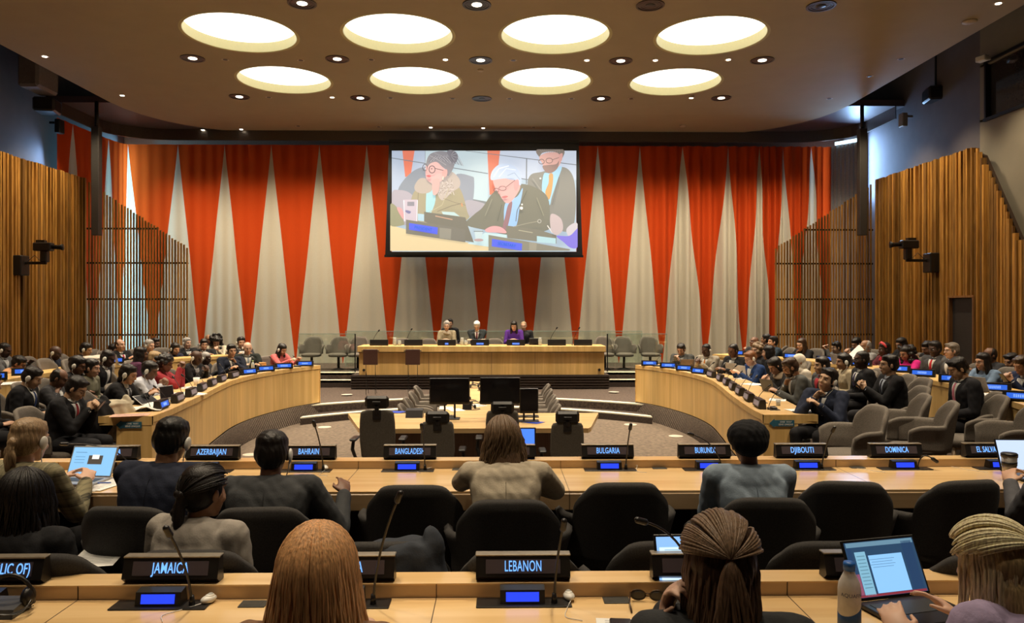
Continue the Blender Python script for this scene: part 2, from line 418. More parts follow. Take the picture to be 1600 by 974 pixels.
# slat walls ---------------------------------------------------------
def side_profile(y):      # top height of the side slat walls by depth
    if y > 17.0: return 5.44
    if y > 16.6: return 5.44-(17.0-y)**2*.9
    return max(3.2, 5.30-(16.6-y)*1.62) if y > 15.4 else 3.25
def slat_wall(sgn, nm):
    X0 = sgn*11.2; m = MB(); y = 5.0; rnd = random.Random(3+sgn)
    pts = []
    while y < 21.3:
        w = rnd.choice([.035, .045, .055, .07, .09]); g = rnd.choice([.010, .014, .022, .04])
        y2 = y+w; top = side_profile(y+w/2) if sgn > 0 else 5.44
        dp = rnd.choice([.045, .08, .12])
        if sgn > 0:
            top = (math.floor(top/.16)*.16 if y < 16.7 else top)
        z0 = -.25
        if sgn > 0 and 16.75 < y+w/2 < 17.62: z0 = 2.05
        m.box((X0-sgn*dp/2, y+w/2, (z0+top)/2), (dp, w, top-z0)); y = y2+g
    tag(m.build('trim_slats_'+nm, SLAT), 'irregular wooden slats lining the '+nm+' wall', kind='structure')
    b = MB()
    if sgn > 0:
        P = [(5.0, 3.2), (15.4, 3.2), (16.6, 5.2), (17.0, 5.38), (21.3, 5.38)]
        for (ya, za), (yb, zb) in zip(P[:-1], P[1:]):
            segs = [(ya, yb, za, zb, -.3)]
            if ya == 16.6 or ya == 17.0:
                pass
            for s_ in segs:
                ya_, yb_, za_, zb_, z0_ = s_
                if ya_ < 16.8 and yb_ >= 17.0 or ya_ == 17.0:
                    pass
                b.add([(X0+.02, ya_, z0_), (X0+.02, yb_, z0_), (X0+.02, yb_, zb_), (X0+.02, ya_, za_), (X0+.10, ya_, z0_), (X0+.10, yb_, z0_), (X0+.10, yb_, zb_), (X0+.10, ya_, za_)],
                      [(0, 1, 2, 3), (7, 6, 5, 4), (0, 4, 5, 1), (1, 5, 6, 2), (2, 6, 7, 3), (3, 7, 4, 0)])
    else: b.box((X0-.06, 13.15, 2.54), (.08, 16.3, 5.7))
    tag(b.build('trim_backing_'+nm, DARKW), 'dark backing behind the '+nm+' slats', kind='structure')
slat_wall(-1, 'left'); slat_wall(1, 'right')
# doorway in the right slats
e = empty('door_1', (11.2, 17.19, 0)); e['kind'] = 'structure'
m = MB(); m.box((-.035, 0, 1.0), (.06, .86, 2.06)); m.build('doorway_shade', plain('opening_shade', (.03, .026, .024), .6), e)  # dark sheet painting the shade inside the open doorway
m = MB(); m.box((-.09, -.46, 1.0), (.12, .05, 2.12)); m.box((-.09, .46, 1.0), (.12, .05, 2.12)); m.box((-.09, 0, 2.07), (.12, .96, .05)); m.build('door_frame', SLAT_D, e)
# open slat screens that stand in front of the curtain
def screen(sgn, nm):
    e = empty('slat_screen', (sgn*9.9, 21.5, .0))
    tag(e, 'open wooden slat screen in front of the curtain at the '+nm+' corner', 'screen', 'corner slat screens')
    xa, xb = 8.35, 11.15; m = MB(); x = xa; k = 0
    tops = lambda x: 3.55+(x-xa)/(xb-xa)*1.85
    while x < xb:
        h = math.floor(tops(x)/.045)*.045
        w = .046
        m.box((sgn*(x+w/2-9.9), 0, (h-.25)/2), (w, .032, h+.25)); x += .083
    m.build('slat', SLAT, e)['kind'] = 'stuff'
    m = MB()
    for z in (1.05, 2.06, 3.08, 4.05):
        x0 = xa if z < 3.5 else xa+(z-3.5)/1.85*(xb-xa)
        m.tube([(sgn*(x0-9.9), .05, z), (sgn*(xb-9.9), .05, z)], .013, 6)
        x = x0
        while x < xb: m.box((sgn*(x+.0645-9.9), 0, z), (.037, .03, .05)); x += .083
    m.build('spacer_rod', BLACKM, e)
screen(-1, 'left'); screen(1, 'right')
# ================================================================== CURTAIN
apex = [200, 278, 351, 424, 499, 573, 646, 719, 791, 864, 934, 1000, 1067, 1138, 1187, 1225, 1268, 1312]
AX = [at(p, 228, 23.8).x for p in apex]
CTOP, CBOT = 6.93, -.02
def make_curtain():
    path = []  # x, y, u
    n = 40
    for i in range(61):            # left return towards the side window
        t = i/60
        a = [(-11.42, 20.45), (-11.42, 22.3), (-11.42, 23.75), (AX[0], 23.8)]
        b = [(1-t)**3, 3*t*(1-t)**2, 3*t*t*(1-t), t**3]
        x = sum(b[k]*a[k][0] for k in range(4)); y = sum(b[k]*a[k][1] for k in range(4))
        path.append((x, y, -2.35*(1-t)))
    for k in range(len(AX)-1):
        for i in range(1, n+1):
            t = i/n; path.append((AX[k]+(AX[k+1]-AX[k])*t, 23.8, k+t))
    P = []
    for i, (x, y, u) in enumerate(path):
        a = path[max(i-1, 0)]; b = path[min(i+1, len(path)-1)]
        d = Vector((b[0]-a[0], b[1]-a[1])).normalized(); nx, ny = d.y, -d.x
        amp = .016 if u < 9 else .016+min((u-9)/4, 1)*.085
        if u < 0: amp = .02
        f = math.sin(u*2*PI*(4 if u < 9 else 3.5)+math.sin(u*3.1)*1.3)*amp + math.sin(u*2*PI*1.3+2)*amp*.6 + math.sin(u*23)*amp*.25
        P.append((x, y, u, nx*f, ny*f))
    NZ = 14; vs = []; fs = []; uv = []
    for x, y, u, fx, fy in P:
        for j in range(NZ+1):
            v = j/NZ; z = CBOT+(CTOP-CBOT)*v; k = .55+.45*(1-v)**.5*1.2
            vs.append((x+fx*k, y+fy*k, z)); uv.append((u, v))
    for i in range(len(P)-1):
        for j in range(NZ): a = i*(NZ+1)+j; fs.append((a, a+NZ+1, a+NZ+2, a+1))
    me = bpy.data.meshes.new('curtain'); me.from_pydata(vs, [], fs)
    ul = me.uv_layers.new(name='cloth')
    for l in me.loops: ul.data[l.index].uv = uv[l.vertex_index]
    me.polygons.foreach_set('use_smooth', [True]*len(fs)); me.update()
    m, N, L, B = base_mat('curtain_cloth')
    U = N.new('ShaderNodeUVMap'); U.uv_map = 'cloth'; S = N.new('ShaderNodeSeparateXYZ'); L.new(U.outputs[0], S.inputs[0])
    def mt(op, a, b=None):
        q = N.new('ShaderNodeMath'); q.operation = op
        for i_, v_ in enumerate((a, b)):
            if v_ is None: continue
            if isinstance(v_, (int, float)): q.inputs[i_].default_value = v_
            else: L.new(v_, q.inputs[i_])
        return q.outputs[0]
    fr = mt('FRACT', mt('ADD', S.outputs[0], 100.5)); d = mt('ABSOLUTE', mt('SUBTRACT', fr, .5))
    w = mt('MULTIPLY', mt('SUBTRACT', 1.0, S.outputs[1]), .5)
    lt = mt('LESS_THAN', d, w)
    mx = N.new('ShaderNodeMix'); mx.data_type = 'RGBA'; L.new(lt, mx.inputs[0])
    mx.inputs[6].default_value = (.56, .062, .008, 1); mx.inputs[7].default_value = (.60, .55, .44, 1)
    nz = N.new('ShaderNodeTexNoise'); nz.inputs['Scale'].default_value = 900
    hs = N.new('ShaderNodeHueSaturation'); L.new(mx.outputs[2], hs.inputs['Color'])
    mr = N.new('ShaderNodeMapRange'); mr.inputs['To Min'].default_value = .85; mr.inputs['To Max'].default_value = 1.1; L.new(nz.outputs['Fac'], mr.inputs['Value']); L.new(mr.outputs['Result'], hs.inputs['Value'])
    L.new(hs.outputs['Color'], B.inputs['Base Color']); B.inputs['Roughness'].default_value = .9; B.inputs['Specular IOR Level'].default_value = .15
    T = N.new('ShaderNodeBsdfTranslucent'); L.new(hs.outputs['Color'], T.inputs['Color'])
    X = N.new('ShaderNodeMixShader'); X.inputs[0].default_value = .22; L.new(B.outputs[0], X.inputs[1]); L.new(T.outputs[0], X.inputs[2])
    L.new(X.outputs[0], N['Material Output'].inputs['Surface'])
    me.materials.append(m)
    tag(link('stage_curtain', me), 'tall orange-red curtain with long pale triangles behind the podium', 'curtain')
    return path
CPATH = make_curtain()
# grey sheer curtain in the right corner
vs = []; fs = []
for i in range(81):
    t = i/80; x = 10.95+t*.72; y = 23.9-t*1.0+.04*math.sin(t*2*PI*9)
    vs += [(x, y, 0), (x, y, 6.93)]
for i in range(80): fs.append((2*i, 2*i+2, 2*i+3, 2*i+1))
me = bpy.data.meshes.new('sheer_curtain'); me.from_pydata(vs, [], fs); me.polygons.foreach_set('use_smooth', [True]*80)
me.materials.append(plain('grey_sheer', (.30, .30, .31), .9, noise=.1))
tag(link('sheer_curtain', me), 'plain grey pleated curtain in the right corner beside the orange curtain', 'curtain')
e = empty('window_3', (11.3, 23.4, 7.0)); e['kind'] = 'structure'
m = MB(); m.box((0, 0, .0), (.75, .04, .10), rz=-.9); m.build('pane', emit('daylight_strip', (.55, .85, 1.0), 1.6), e)
# track fascia
m = MB(); P = [(-11.30, 20.5), (-11.30, 22.2)]
for k in range(9):
    a = k/8*PI/2; P.append((-11.25+1.7*(1-math.cos(a)), 22.2+1.3*math.sin(a)))
P += [(-x, y) for x, y in P[::-1]]
Z0, Z1 = 7.0, CZ+.03
m.loft([[(x, y, Z0), (x, y, Z1), (x*1.004, y+.04, Z1), (x*1.004, y+.04, Z0)] for x, y in P], caps=True)
tag(m.build('trim_curtain_track', plain('track_metal', (.10, .085, .075), .35, .5)), 'dark metal curtain fascia under the ceiling', kind='structure')

# ================================================================== ceiling fittings
def disc(m, r, z0, z1, seg=24, mi=0, c=(0, 0)): m.prism([(c[0]+r*math.cos(2*PI*i/seg), c[1]+r*math.sin(2*PI*i/seg)) for i in range(seg)], z0, z1, mi)
RING = plain('ring_dark', (.05, .04, .035), .4); LITC = emit('lamp_lit', (1, .88, .68), 5)
def ring_light(px, py, r, label, lit=True, k=1.0):
    p = atz_up(px, py); e = empty('ring_downlight', (p.x, p.y, CZ)); tag(e, label, 'downlight', 'ring downlights in the ceiling')
    m = MB()
    for a, b, z in ((1, .86, -.018), (.78, .66, -.012), (.58, .46, -.008)):
        m.loft([[(r*q*math.cos(2*PI*i/28), r*q*math.sin(2*PI*i/28), zz) for i in range(28)] for q, zz in ((a, 0), (a, z), (b, z), (b, 0), (a, 0))], caps=False)
    disc(m, r*.97, -.004, 0); m.build('ring', RING, e)
    m = MB(); m.ell((0, 0, -.006), (r*.36, r*.36, .016)); m.build('bulb', LITC if lit else BLACK, e, smooth=True)
    return e
def atz_up(px, py):
    dep = (CZ-EYE)*F/(HOR-py); Y = dep*(math.cos(CYAW)-math.sin(CYAW)*(px-800)/F); v = at(px, py, Y); return v
rows = [('nearest', [(472, 5), (745, 7), (1016, 8), (1283, 9)]), ('middle', [(301, 91), (527, 92), (751, 94), (970, 95), (1191, 94)]), ('farthest', [(374, 151), (563, 153), (753, 154), (939, 154), (1127, 153)])]
for nm, lst in rows:
    for k, (px, py) in enumerate(lst):
        ring_light(px, py, .26, 'dark ringed ceiling downlight, %s from left in the %s row' % (ORD[k], nm), lit=(px, py) not in ((1016, 8), (1283, 9), (753, 154)))
small = [(70, 88, 1), (191, 149, 1), (317, 203, 1), (377, 202, 1), (1560, 5, 1), (1408, 92, 0), (673, 199, 1), (755, 200, 1), (352, 93, 0), (470, 94, 0), (580, 93, 0), (696, 93, 1), (802, 94, 0), (917, 94, 1), (1024, 94, 1), (1138, 93, 1),
         (420, 152, 0), (519, 152, 1), (610, 153, 0), (707, 154, 0), (796, 154, 0), (893, 154, 0), (986, 154, 0), (1080, 153, 1), (592, 198, 0), (834, 199, 0), (914, 199, 0), (1296, 154, 0), (1359, 119, 0), (466, 197, 0)]
for k, (px, py, lit) in enumerate(small):
    p = atz_up(px, py); e = empty('recessed_spotlight', (p.x, p.y, CZ))
    tag(e, ('small lit recessed ceiling spotlight' if lit else 'small unlit recessed ceiling spotlight'), 'spotlight', 'small lit recessed spotlights' if lit else 'small unlit recessed spotlights')
    m = MB(); disc(m, .085, -.006, 0); m.build('trim_ring', plain('spot_trim', (.42, .34, .26), .5), e)
    m = MB(); disc(m, .05, -.012, -.005); m.build('bulb', LITC if lit else BLACK, e)
for k, (px, py, r) in enumerate([(1515, 33, .13), (751, 109, .07), (1067, 196, .10), (1082, 150, .05)]):
    p = atz_up(px, py); m = MB()
    m.loft([[(q*r*math.cos(2*PI*i/24), q*r*math.sin(2*PI*i/24), z) for i in range(24)] for q, z in ((1, 0), (1, -.02), (.8, -.035), (.01, -.04))])
    o = m.build('ceiling_disc', plain('disc_beige', (.45, .37, .28), .6), None, True); o.location = (p.x, p.y, CZ)
    tag(o, 'flat beige disc on the ceiling, ' + ['large one at the right', 'small one between the two middle lights', 'one near the far right curtain edge', 'tiny one near the farthest right light'][k], 'smoke detector')
# recessed fixtures around the black voids
def boxy(name, c, d, mat, label, cat, rz=0, extra=None):
    m = MB(); m.box((0, 0, 0), d, bev=min(d)*.12)
    if extra: extra(m)
    o = m.build(name, mat); o.location = c; o.rotation_euler = (0, 0, rz); tag(o, label, cat); return o
p = at(58, 166, 19.3); p.x += .25
boxy('speaker_box', p, (.5, .55, .35), BLACK, 'black boxy speaker below the ceiling at the upper left wall', 'speaker', .2, lambda m: (m.tube([(0, 0, .1), (0, 0, 1.6)], .03, 8), m.box((.1, .28, -.02), (.2, .06, .22))))
p = at(1455, 148, 19.0); p.x += .12; boxy('speaker_box', p, (.5, .55, .35), BLACK, 'black boxy speaker below the ceiling at the upper right wall', 'speaker', -.2, lambda m: (m.tube([(0, 0, .1), (0, 0, 1.6)], .03, 8), m.box((.2, .25, 0), (.8, .1, .08)), m.box((-.1, .28, -.02), (.2, .06, .22)), m.box((.3, 0, 0), (.4, .1, .1))))
p = at(93, 198, 19.9); boxy('wall_spotlight', p, (.14, .24, .36), BLACKM, 'slim dark fixture on the left wall beside the curtain end', 'light fixture', 0, lambda m: m.box((-.15, 0, .1), (.2, .06, .06)))
p = at(1411, 188, 20.0); boxy('wall_spotlight', p, (.14, .24, .36), plain('fixture_grey', (.2, .18, .15), .5), 'slim pale fixture high on the right wall beside the blue glow', 'light fixture', 0, lambda m: m.box((.15, 0, .1), (.2, .06, .06)))
p = at(1542, 92, 16.6); p.x -= .1; boxy('motion_sensor', p, (.16, .24, .12), WHITE, 'small white box under the ceiling edge at the upper right wall', 'sensor', .3, lambda m: m.box((.25, 0, .02), (.45, .05, .05)))
p = at(125, 140, 19.0); boxy('duct_box', (-10.9, 18.8, 7.7), (.5, .9, 1.1), plain('duct_grey', (.16, .14, .14), .7), 'grey box duct rising into the dark ceiling void at left', 'duct')
# tall dark hanging columns
for sgn, px, nm in ((-1, 151, 'left'), (1, 1347, 'right')):
    p = at(px, 368, 20.4); e = empty('hanging_column_speaker', (p.x, p.y, p.z))
    tag(e, 'tall slim dark column hanging from the ceiling before the %s slat wall' % nm, 'speaker', 'hanging column speakers')
    m = MB(); m.box((0, 0, 1.45), (.2, .2, 2.9), bev=.01); m.build('column', plain('column_grey', (.045, .043, .042), .5), e)
    m = MB(); m.tube([(0, 0, 2.85), (0, 0, CZ+.03-p.z)], .05, 10); m.build('rod', BLACKM, e, True)
# robotic cameras on brackets
def ptz(px, py, Y, sgn, nm):
    p = at(px, py, Y); e = empty('robotic_camera', p, 0)
    tag(e, 'black remote camera on a bracket on the %s slat wall' % nm, 'camera', 'wall cameras')
    s = sgn
    m = MB(); m.box((s*.02, 0, 0), (.28, .34, .48), bev=.02); m.build('wall_box', BLACK, e)
    m = MB(); m.box((-s*.35, 0, .06), (.55, .06, .07), bev=.01); m.tube([(-s*.15, .04, .1), (-s*.3, .06, .25), (-s*.45, .06, .1), (-s*.55, .04, .3)], .008, 6); m.build('bracket', BLACK, e)
    m = MB(); m.box((-s*.58, 0, .22), (.16, .16, .28), bev=.02); m.build('pan_head', BLACK, e)
    c = m = MB(); m.box((-s*.55, 0, .45), (.42, .2, .2), bev=.02); m.box((-s*.50, 0, .58), (.2, .12, .06)); m.build('camera_body', BLACK, e)
    m = MB(); m.tube([(-s*.75, 0, .45), (-s*.95, -.02, .44), (-s*1.02, -.02, .44)], [.05, .055, .08], 14); m.build('lens', BLACKM, e, True)
ptz(32, 415, 18.4, -1, 'left'); ptz(1455, 411, 18.3, 1, 'right')

# ================================================================== PROJECTION SCREEN
e = empty('projection_screen', at(756, 312, 22.95)); tag(e, 'large black framed projection screen showing three people, hanging before the curtain', 'screen')
SY = 22.95; SX = lambda zx, zy: at(590+zx/4.638, 210+zy/4.638, SY) - e.location
def sp(zx, zy, d=0): v = SX(zx, zy); v.y -= d; return v
m = MB()
o8 = [sp(83, 62), sp(1458, 62), sp(1485, 885), sp(55, 885)]
i8 = [sp(103, 118), sp(1440, 118), sp(1443, 852), sp(98, 852)]
for k in range(4):
    a, b, c, d = o8[k], o8[(k+1) % 4], i8[(k+1) % 4], i8[k]
    t = Vector((0, .05, 0)); f = Vector((0, -.01, 0))
    m.add([a+f, b+f, c+f, d+f, a+t, b+t, c+t, d+t], [(0, 1, 2, 3), (7, 6, 5, 4), (0, 4, 5, 1), (1, 5, 6, 2), (2, 6, 7, 3), (3, 7, 4, 0)])
m.build('frame', BLACK, e)
m = MB(); a, b = sp(50, 872), sp(1490, 890); m.box(((a.x+b.x)/2, -.02, (a.z+b.z)/2-.01), (b.x-a.x, .06, .07)); m.build('bottom_bar', BLACKM, e)
m = MB(); a, b = sp(83, 40), sp(1458, 66); m.box(((a.x+b.x)/2, .04, (a.z+b.z)/2), (b.x-a.x, .2, a.z-b.z)); m.build('screen_case', BLACK, e)
PICM = []; PICI = {}
def pc(col):
    if col not in PICI:
        PICI[col] = len(PICM); c = tuple(((v/255)**2.2) for v in col)
        c = tuple(v*.88+g*.12 for v, g in zip(c, (.50, .47, .48))); PICM.append(emit('picture_%d' % len(PICM), c, .56))
    return PICI[col]
pic = MB(); LAY = [0.0]
def poly(pts, col, smooth=True):
    LAY[0] += .0012
    if smooth and len(pts) > 3:
        out = []; n = len(pts)
        for i in range(n):
            a, b, c, d = [Vector(pts[(i+k-1) % n]) for k in range(4)]
            for j in range(5):
                t = j/5; out.append(.5*((2*b)+(-a+c)*t+(2*a-5*b+4*c-d)*t*t+(-a+3*b-3*c+d)*t**3))
        pts = [(p.x, p.y) for p in out]
    pts = [(min(max(x, 103), 1440), min(max(y, 119), 851)) for x, y in pts]
    pic.add([sp(x, y, LAY[0]) for x, y in pts], [tuple(range(len(pts)))], pc(col))
def line(pts, w, col):
    for (x1, y1), (x2, y2) in zip(pts[:-1], pts[1:]):
        dx, dy = x2-x1, y2-y1; l = math.hypot(dx, dy) or 1; nx, ny = -dy/l*w/2, dx/l*w/2
        poly([(x1+nx, y1+ny), (x2+nx, y2+ny), (x2-nx, y2-ny), (x1-nx, y1-ny)], col, False)
def ring(cx, cy, rx, ry, w, col):
    P = [(cx+rx*math.cos(a*PI/8), cy+ry*math.sin(a*PI/8)) for a in range(17)]; line(P, w, col)
def oval(cx, cy, rx, ry, col, rot=0):
    P = []
    for k in range(10):
        a = 2*PI*k/10; x, y = rx*math.cos(a), ry*math.sin(a); P.append((cx+x*math.cos(rot)-y*math.sin(rot), cy+x*math.sin(rot)+y*math.cos(rot)))
    poly(P, col)
poly([(103, 118), (1441, 118), (1443, 852), (98, 852)], (172, 192, 205), False)
poly([(345, 118), (800, 118), (800, 490), (345, 490)], (186, 207, 214), False)
poly([(880, 118), (1441, 118), (1441, 330), (880, 330)], (190, 202, 220), False)
poly([(103, 118), (345, 118), (345, 460), (103, 460)], (170, 186, 208), False)
poly([(180, 119), (268, 119), (240, 300), (200, 310)], (222, 112, 80), False)
poly([(795, 119), (888, 119), (850, 430), (812, 440)], (224, 118, 86), False)
line([(103, 172), (350, 212), (800, 285)], 6, (110, 120, 128)); line([(640, 119), (1080, 176), (1440, 222)], 6, (118, 124, 130)); line([(1080, 176), (1078, 360)], 7, (105, 110, 112)); line([(1030, 320), (1110, 332)], 6, (110, 115, 118)); line([(345, 119), (345, 230)], 5, (140, 152, 162))
poly([(690, 470), (800, 490), (800, 540), (690, 520)], (120, 128, 130), False)
poly([(150, 420), (200, 320), (290, 250), (350, 260), (360, 420), (260, 470)], (128, 138, 150))
poly([(560, 300), (680, 305), (700, 340), (690, 480), (640, 510), (560, 500)], (140, 148, 160))
poly([(640, 480), (790, 510), (780, 560), (640, 600)], (164, 160, 168))
poly([(103, 430), (160, 405), (240, 430), (300, 520), (290, 640), (103, 640)], (166, 160, 170))
# woman with grey up-do, fur collar
poly([(230, 600), (250, 450), (300, 390), (420, 360), (560, 370), (610, 420), (650, 560), (660, 610), (560, 650), (300, 650)], (156, 148, 118))
poly([(360, 370), (400, 340), (420, 480), (370, 600), (350, 560)], (158, 205, 212))
poly([(270, 370), (310, 320), (370, 330), (400, 380), (380, 420), (320, 430), (275, 410)], (176, 164, 152))
poly([(420, 350), (520, 270), (590, 320), (595, 380), (540, 420), (470, 480), (430, 420)], (182, 170, 160))
for k in range(46):
    a = k*2.4; x = 440+130*abs(math.sin(a*1.3)); y = 330+90*abs(math.cos(a*.9)); line([(x, y), (x+22*math.cos(a), y+18*math.sin(a)+8)], 4, (206, 196, 188) if k % 2 else (150, 138, 128))
poly([(360, 200), (400, 180), (470, 220), (490, 300), (450, 350), (400, 360), (355, 325), (350, 260)], (222, 168, 164))
poly([(400, 340), (450, 330), (440, 420), (405, 440)], (216, 164, 158))
poly([(355, 205), (380, 150), (440, 127), (500, 130), (540, 150), (575, 180), (560, 220), (545, 260), (520, 300), (505, 300), (498, 262), (470, 240), (430, 205), (385, 215), (362, 240)], (128, 126, 132))
for k in range(16):
    x0 = 372+k*11; line([(x0, 190-2.2*k+abs(k-8)*2), (x0+40, 165-1.0*k), (x0+85, 190+3*k)], 4, (168, 166, 172) if k % 2 else (98, 96, 104))
poly([(505, 130), (530, 119), (560, 130), (580, 150), (582, 185), (560, 215), (530, 190), (515, 160)], (112, 110, 118))
for k in range(9): line([(530, 160), (530+48*math.cos(-1.2+k*.3), 160+46*math.sin(-1.2+k*.3))], 4, (150, 148, 154) if k % 2 else (88, 86, 94))
line([(380, 160), (440, 190), (500, 230)], 5, (160, 158, 160)); line([(410, 140), (480, 170), (530, 220)], 5, (150, 148, 150))
poly([(478, 265), (505, 262), (505, 300), (480, 320), (468, 300)], (214, 156, 150)); line([(478, 310), (476, 335)], 5, (235, 225, 200))
ring(347, 247, 16, 24, 5, (60, 52, 62)); ring(398, 262, 22, 26, 6, (60, 52, 62)); line([(420, 255), (480, 270)], 5, (70, 60, 66))
oval(347, 247, 5, 4, (80, 60, 60)); oval(396, 258, 6, 4, (80, 60, 60)); poly([(358, 308), (376, 302), (392, 310), (376, 320)], (196, 84, 90)); line([(362, 250), (356, 288), (368, 292)], 4, (196, 138, 134))
line([(300, 430), (290, 600)], 4, (120, 112, 90)); line([(480, 470), (560, 500), (640, 520)], 4, (126, 116, 96)); line([(520, 400), (470, 520), (380, 570)], 4, (182, 172, 140))
# bearded man standing behind in grey suit with yellow tie
poly([(1085, 370), (1110, 300), (1190, 280), (1330, 245), (1400, 290), (1428, 400), (1430, 560), (1400, 700), (1300, 690), (1200, 560), (1140, 430)], (126, 126, 118))
poly([(1200, 300), (1240, 285), (1330, 240), (1300, 340), (1260, 460), (1240, 520), (1190, 430)], (150, 198, 226))
poly([(1240, 300), (1268, 300), (1262, 400), (1240, 480), (1212, 430), (1236, 360)], (196, 150, 88))
poly([(1170, 170), (1240, 140), (1320, 150), (1325, 210), (1290, 260), (1250, 285), (1215, 270), (1190, 220)], (206, 158, 148))
poly([(1192, 240), (1230, 232), (1290, 225), (1310, 200), (1300, 255), (1252, 290), (1215, 280)], (136, 110, 102))
poly([(1155, 119), (1338, 119), (1336, 180), (1318, 176), (1308, 150), (1270, 136), (1215, 138), (1185, 150), (1168, 172)], (112, 102, 92))
for k in range(10): line([(1175+k*15, 120), (1190+k*14, 145)], 3, (140, 130, 118))
ring(1185, 208, 20, 17, 5, (110, 92, 86)); ring(1240, 202, 24, 18, 5, (110, 92, 86)); line([(1264, 196), (1312, 180)], 4, (110, 92, 86)); poly([(1312, 160), (1336, 152), (1330, 200), (1312, 208)], (204, 150, 142)); oval(1176, 330, 6, 6, (236, 236, 230))
line([(1310, 320), (1262, 520)], 5, (98, 100, 96)); line([(1120, 330), (1200, 440)], 5, (146, 146, 138))
# white haired man leaning over papers
poly([(640, 660), (700, 590), (760, 540), (830, 440), (900, 400), (1040, 370), (1150, 400), (1230, 470), (1245, 620), (1230, 700), (1000, 740), (780, 700)], (112, 112, 96))
poly([(930, 500), (1010, 460), (1050, 400), (1030, 520), (1000, 680), (930, 690), (915, 600)], (146, 186, 232))
poly([(945, 520), (975, 500), (960, 600), (935, 690), (905, 690), (925, 600)], (140, 104, 110))
poly([(836, 330), (880, 320), (960, 340), (1020, 350), (1030, 400), (990, 470), (950, 508), (915, 495), (880, 440), (850, 395)], (216, 162, 158))
poly([(822, 340), (830, 280), (880, 232), (950, 226), (1010, 262), (1040, 330), (1035, 380), (1010, 360), (985, 330), (940, 330), (880, 335)], (180, 198, 224))
line([(840, 320), (880, 260), (950, 240)], 8, (216, 226, 240)); line([(880, 320), (930, 260), (1000, 270)], 6, (210, 222, 240)); line([(940, 310), (990, 290), (1030, 340)], 5, (150, 168, 196))
poly([(990, 350), (1018, 340), (1022, 385), (1000, 420), (985, 390)], (214, 150, 148)); ring(905, 402, 26, 15, 4, (90, 76, 76)); ring(860, 416, 18, 13, 4, (90, 76, 76)); line([(930, 395), (995, 345)], 4, (80, 70, 72)); poly([(898, 466), (925, 456), (945, 462), (920, 474)], (186, 108, 108)); line([(880, 405), (876, 440), (892, 446)], 4, (188, 128, 124))
oval(1040, 545, 11, 11, (232, 230, 224)); oval(1044, 519, 6, 6, (236, 234, 228)); line([(1080, 420), (1010, 560), (1000, 640)], 5, (84, 86, 74)); line([(830, 480), (780, 600)], 5, (142, 140, 120)); line([(1150, 470), (1200, 600)], 5, (138, 138, 116)); line([(900, 520), (870, 640)], 5, (88, 90, 76))
# desk, papers, glasses of water, consoles
poly([(98, 668), (400, 745), (760, 810), (1040, 852), (98, 852)], (216, 196, 150), False)
poly([(655, 800), (780, 720), (935, 735), (930, 800), (860, 830)], (188, 216, 220), False)
poly([(780, 700), (830, 675), (890, 680), (930, 710), (925, 725), (860, 720), (800, 718)], (222, 158, 160))
poly([(103, 520), (150, 540), (200, 640), (190, 668), (103, 665)], (140, 140, 108)); poly([(150, 545), (185, 550), (205, 610), (190, 620)], (208, 150, 150))
poly([(195, 485), (300, 485), (296, 640), (205, 640)], (190, 178, 190), False); poly([(225, 500), (275, 500), (275, 530), (225, 530)], (130, 130, 140), False); line([(200, 490), (205, 640)], 5, (230, 230, 238)); line([(298, 490), (292, 640)], 5, (224, 224, 234)); poly([(215, 560), (250, 570), (240, 585), (215, 575)], (110, 110, 150))
poly([(300, 585), (350, 590), (345, 640), (300, 635)], (168, 200, 216), False)
poly([(345, 572), (640, 612), (655, 665), (700, 790), (640, 780), (345, 640)], (108, 106, 92), False); line([(425, 602), (548, 628)], 7, (190, 150, 124)); line([(440, 570), (540, 530), (612, 512)], 5, (120, 110, 90)); line([(612, 510), (618, 535)], 10, (196, 138, 92))
poly([(470, 570), (560, 575), (600, 605), (480, 590)], (178, 206, 208), False)
poly([(216, 628), (545, 680), (640, 700), (640, 790), (216, 728)], (112, 110, 98), False)
poly([(238, 652), (443, 684), (440, 734), (238, 700)], (66, 88, 226), False); poly([(455, 685), (540, 695), (535, 770), (455, 760)], (136, 134, 120), False)
poly([(930, 670), (1160, 700), (1290, 740), (1290, 800), (940, 760)], (118, 116, 100), False); poly([(1150, 745), (1285, 762), (1285, 800), (1150, 790)], (168, 206, 214), False); line([(1020, 704), (1120, 722)], 6, (170, 166, 140)); line([(1225, 670), (1260, 722)], 7, (228, 220, 210))
line([(980, 680), (1080, 655), (1160, 640)], 5, (150, 146, 126)); ring(1168, 640, 12, 12, 4, (190, 186, 176))
poly([(1250, 590), (1320, 620), (1335, 700), (1290, 740), (1250, 700)], (188, 172, 172)); poly([(1360, 700), (1400, 660), (1441, 660), (1441, 760), (1380, 750)], (196, 190, 196)); poly([(1290, 745), (1380, 745), (1430, 700), (1441, 700), (1441, 822), (1390, 830), (1340, 790)], (120, 110, 214))
poly([(805, 738), (1050, 780), (1385, 840), (1385, 852), (805, 852)], (128, 126, 110), False)
poly([(830, 766), (1045, 800), (1042, 851), (828, 820)], (70, 92, 228), False); poly([(1095, 790), (1150, 795), (1145, 851), (1095, 851)], (146, 142, 124), False)
poly([(705, 705), (765, 705), (755, 770), (712, 770)], (190, 210, 214), False); line([(700, 712), (768, 712)], 6, (110, 116, 120)); oval(735, 775, 34, 10, (176, 150, 150))
pic.build('projected_picture', PICM, e, fix=False)
for txt, zx, zy, w in (('PRESIDENT', 340, 694, 125), ('SECRETARY', 935, 808, 130)):
    me = text_mesh(txt, .12, emit('picture_lettering', (.02, .14, .62), .5), width=w/4.638*SY/F, bold=.001)
    t = link('lettering', me, e); p = sp(zx, zy, LAY[0]+.01); t.location = p; t.rotation_euler = (PI/2, R(9), 0)

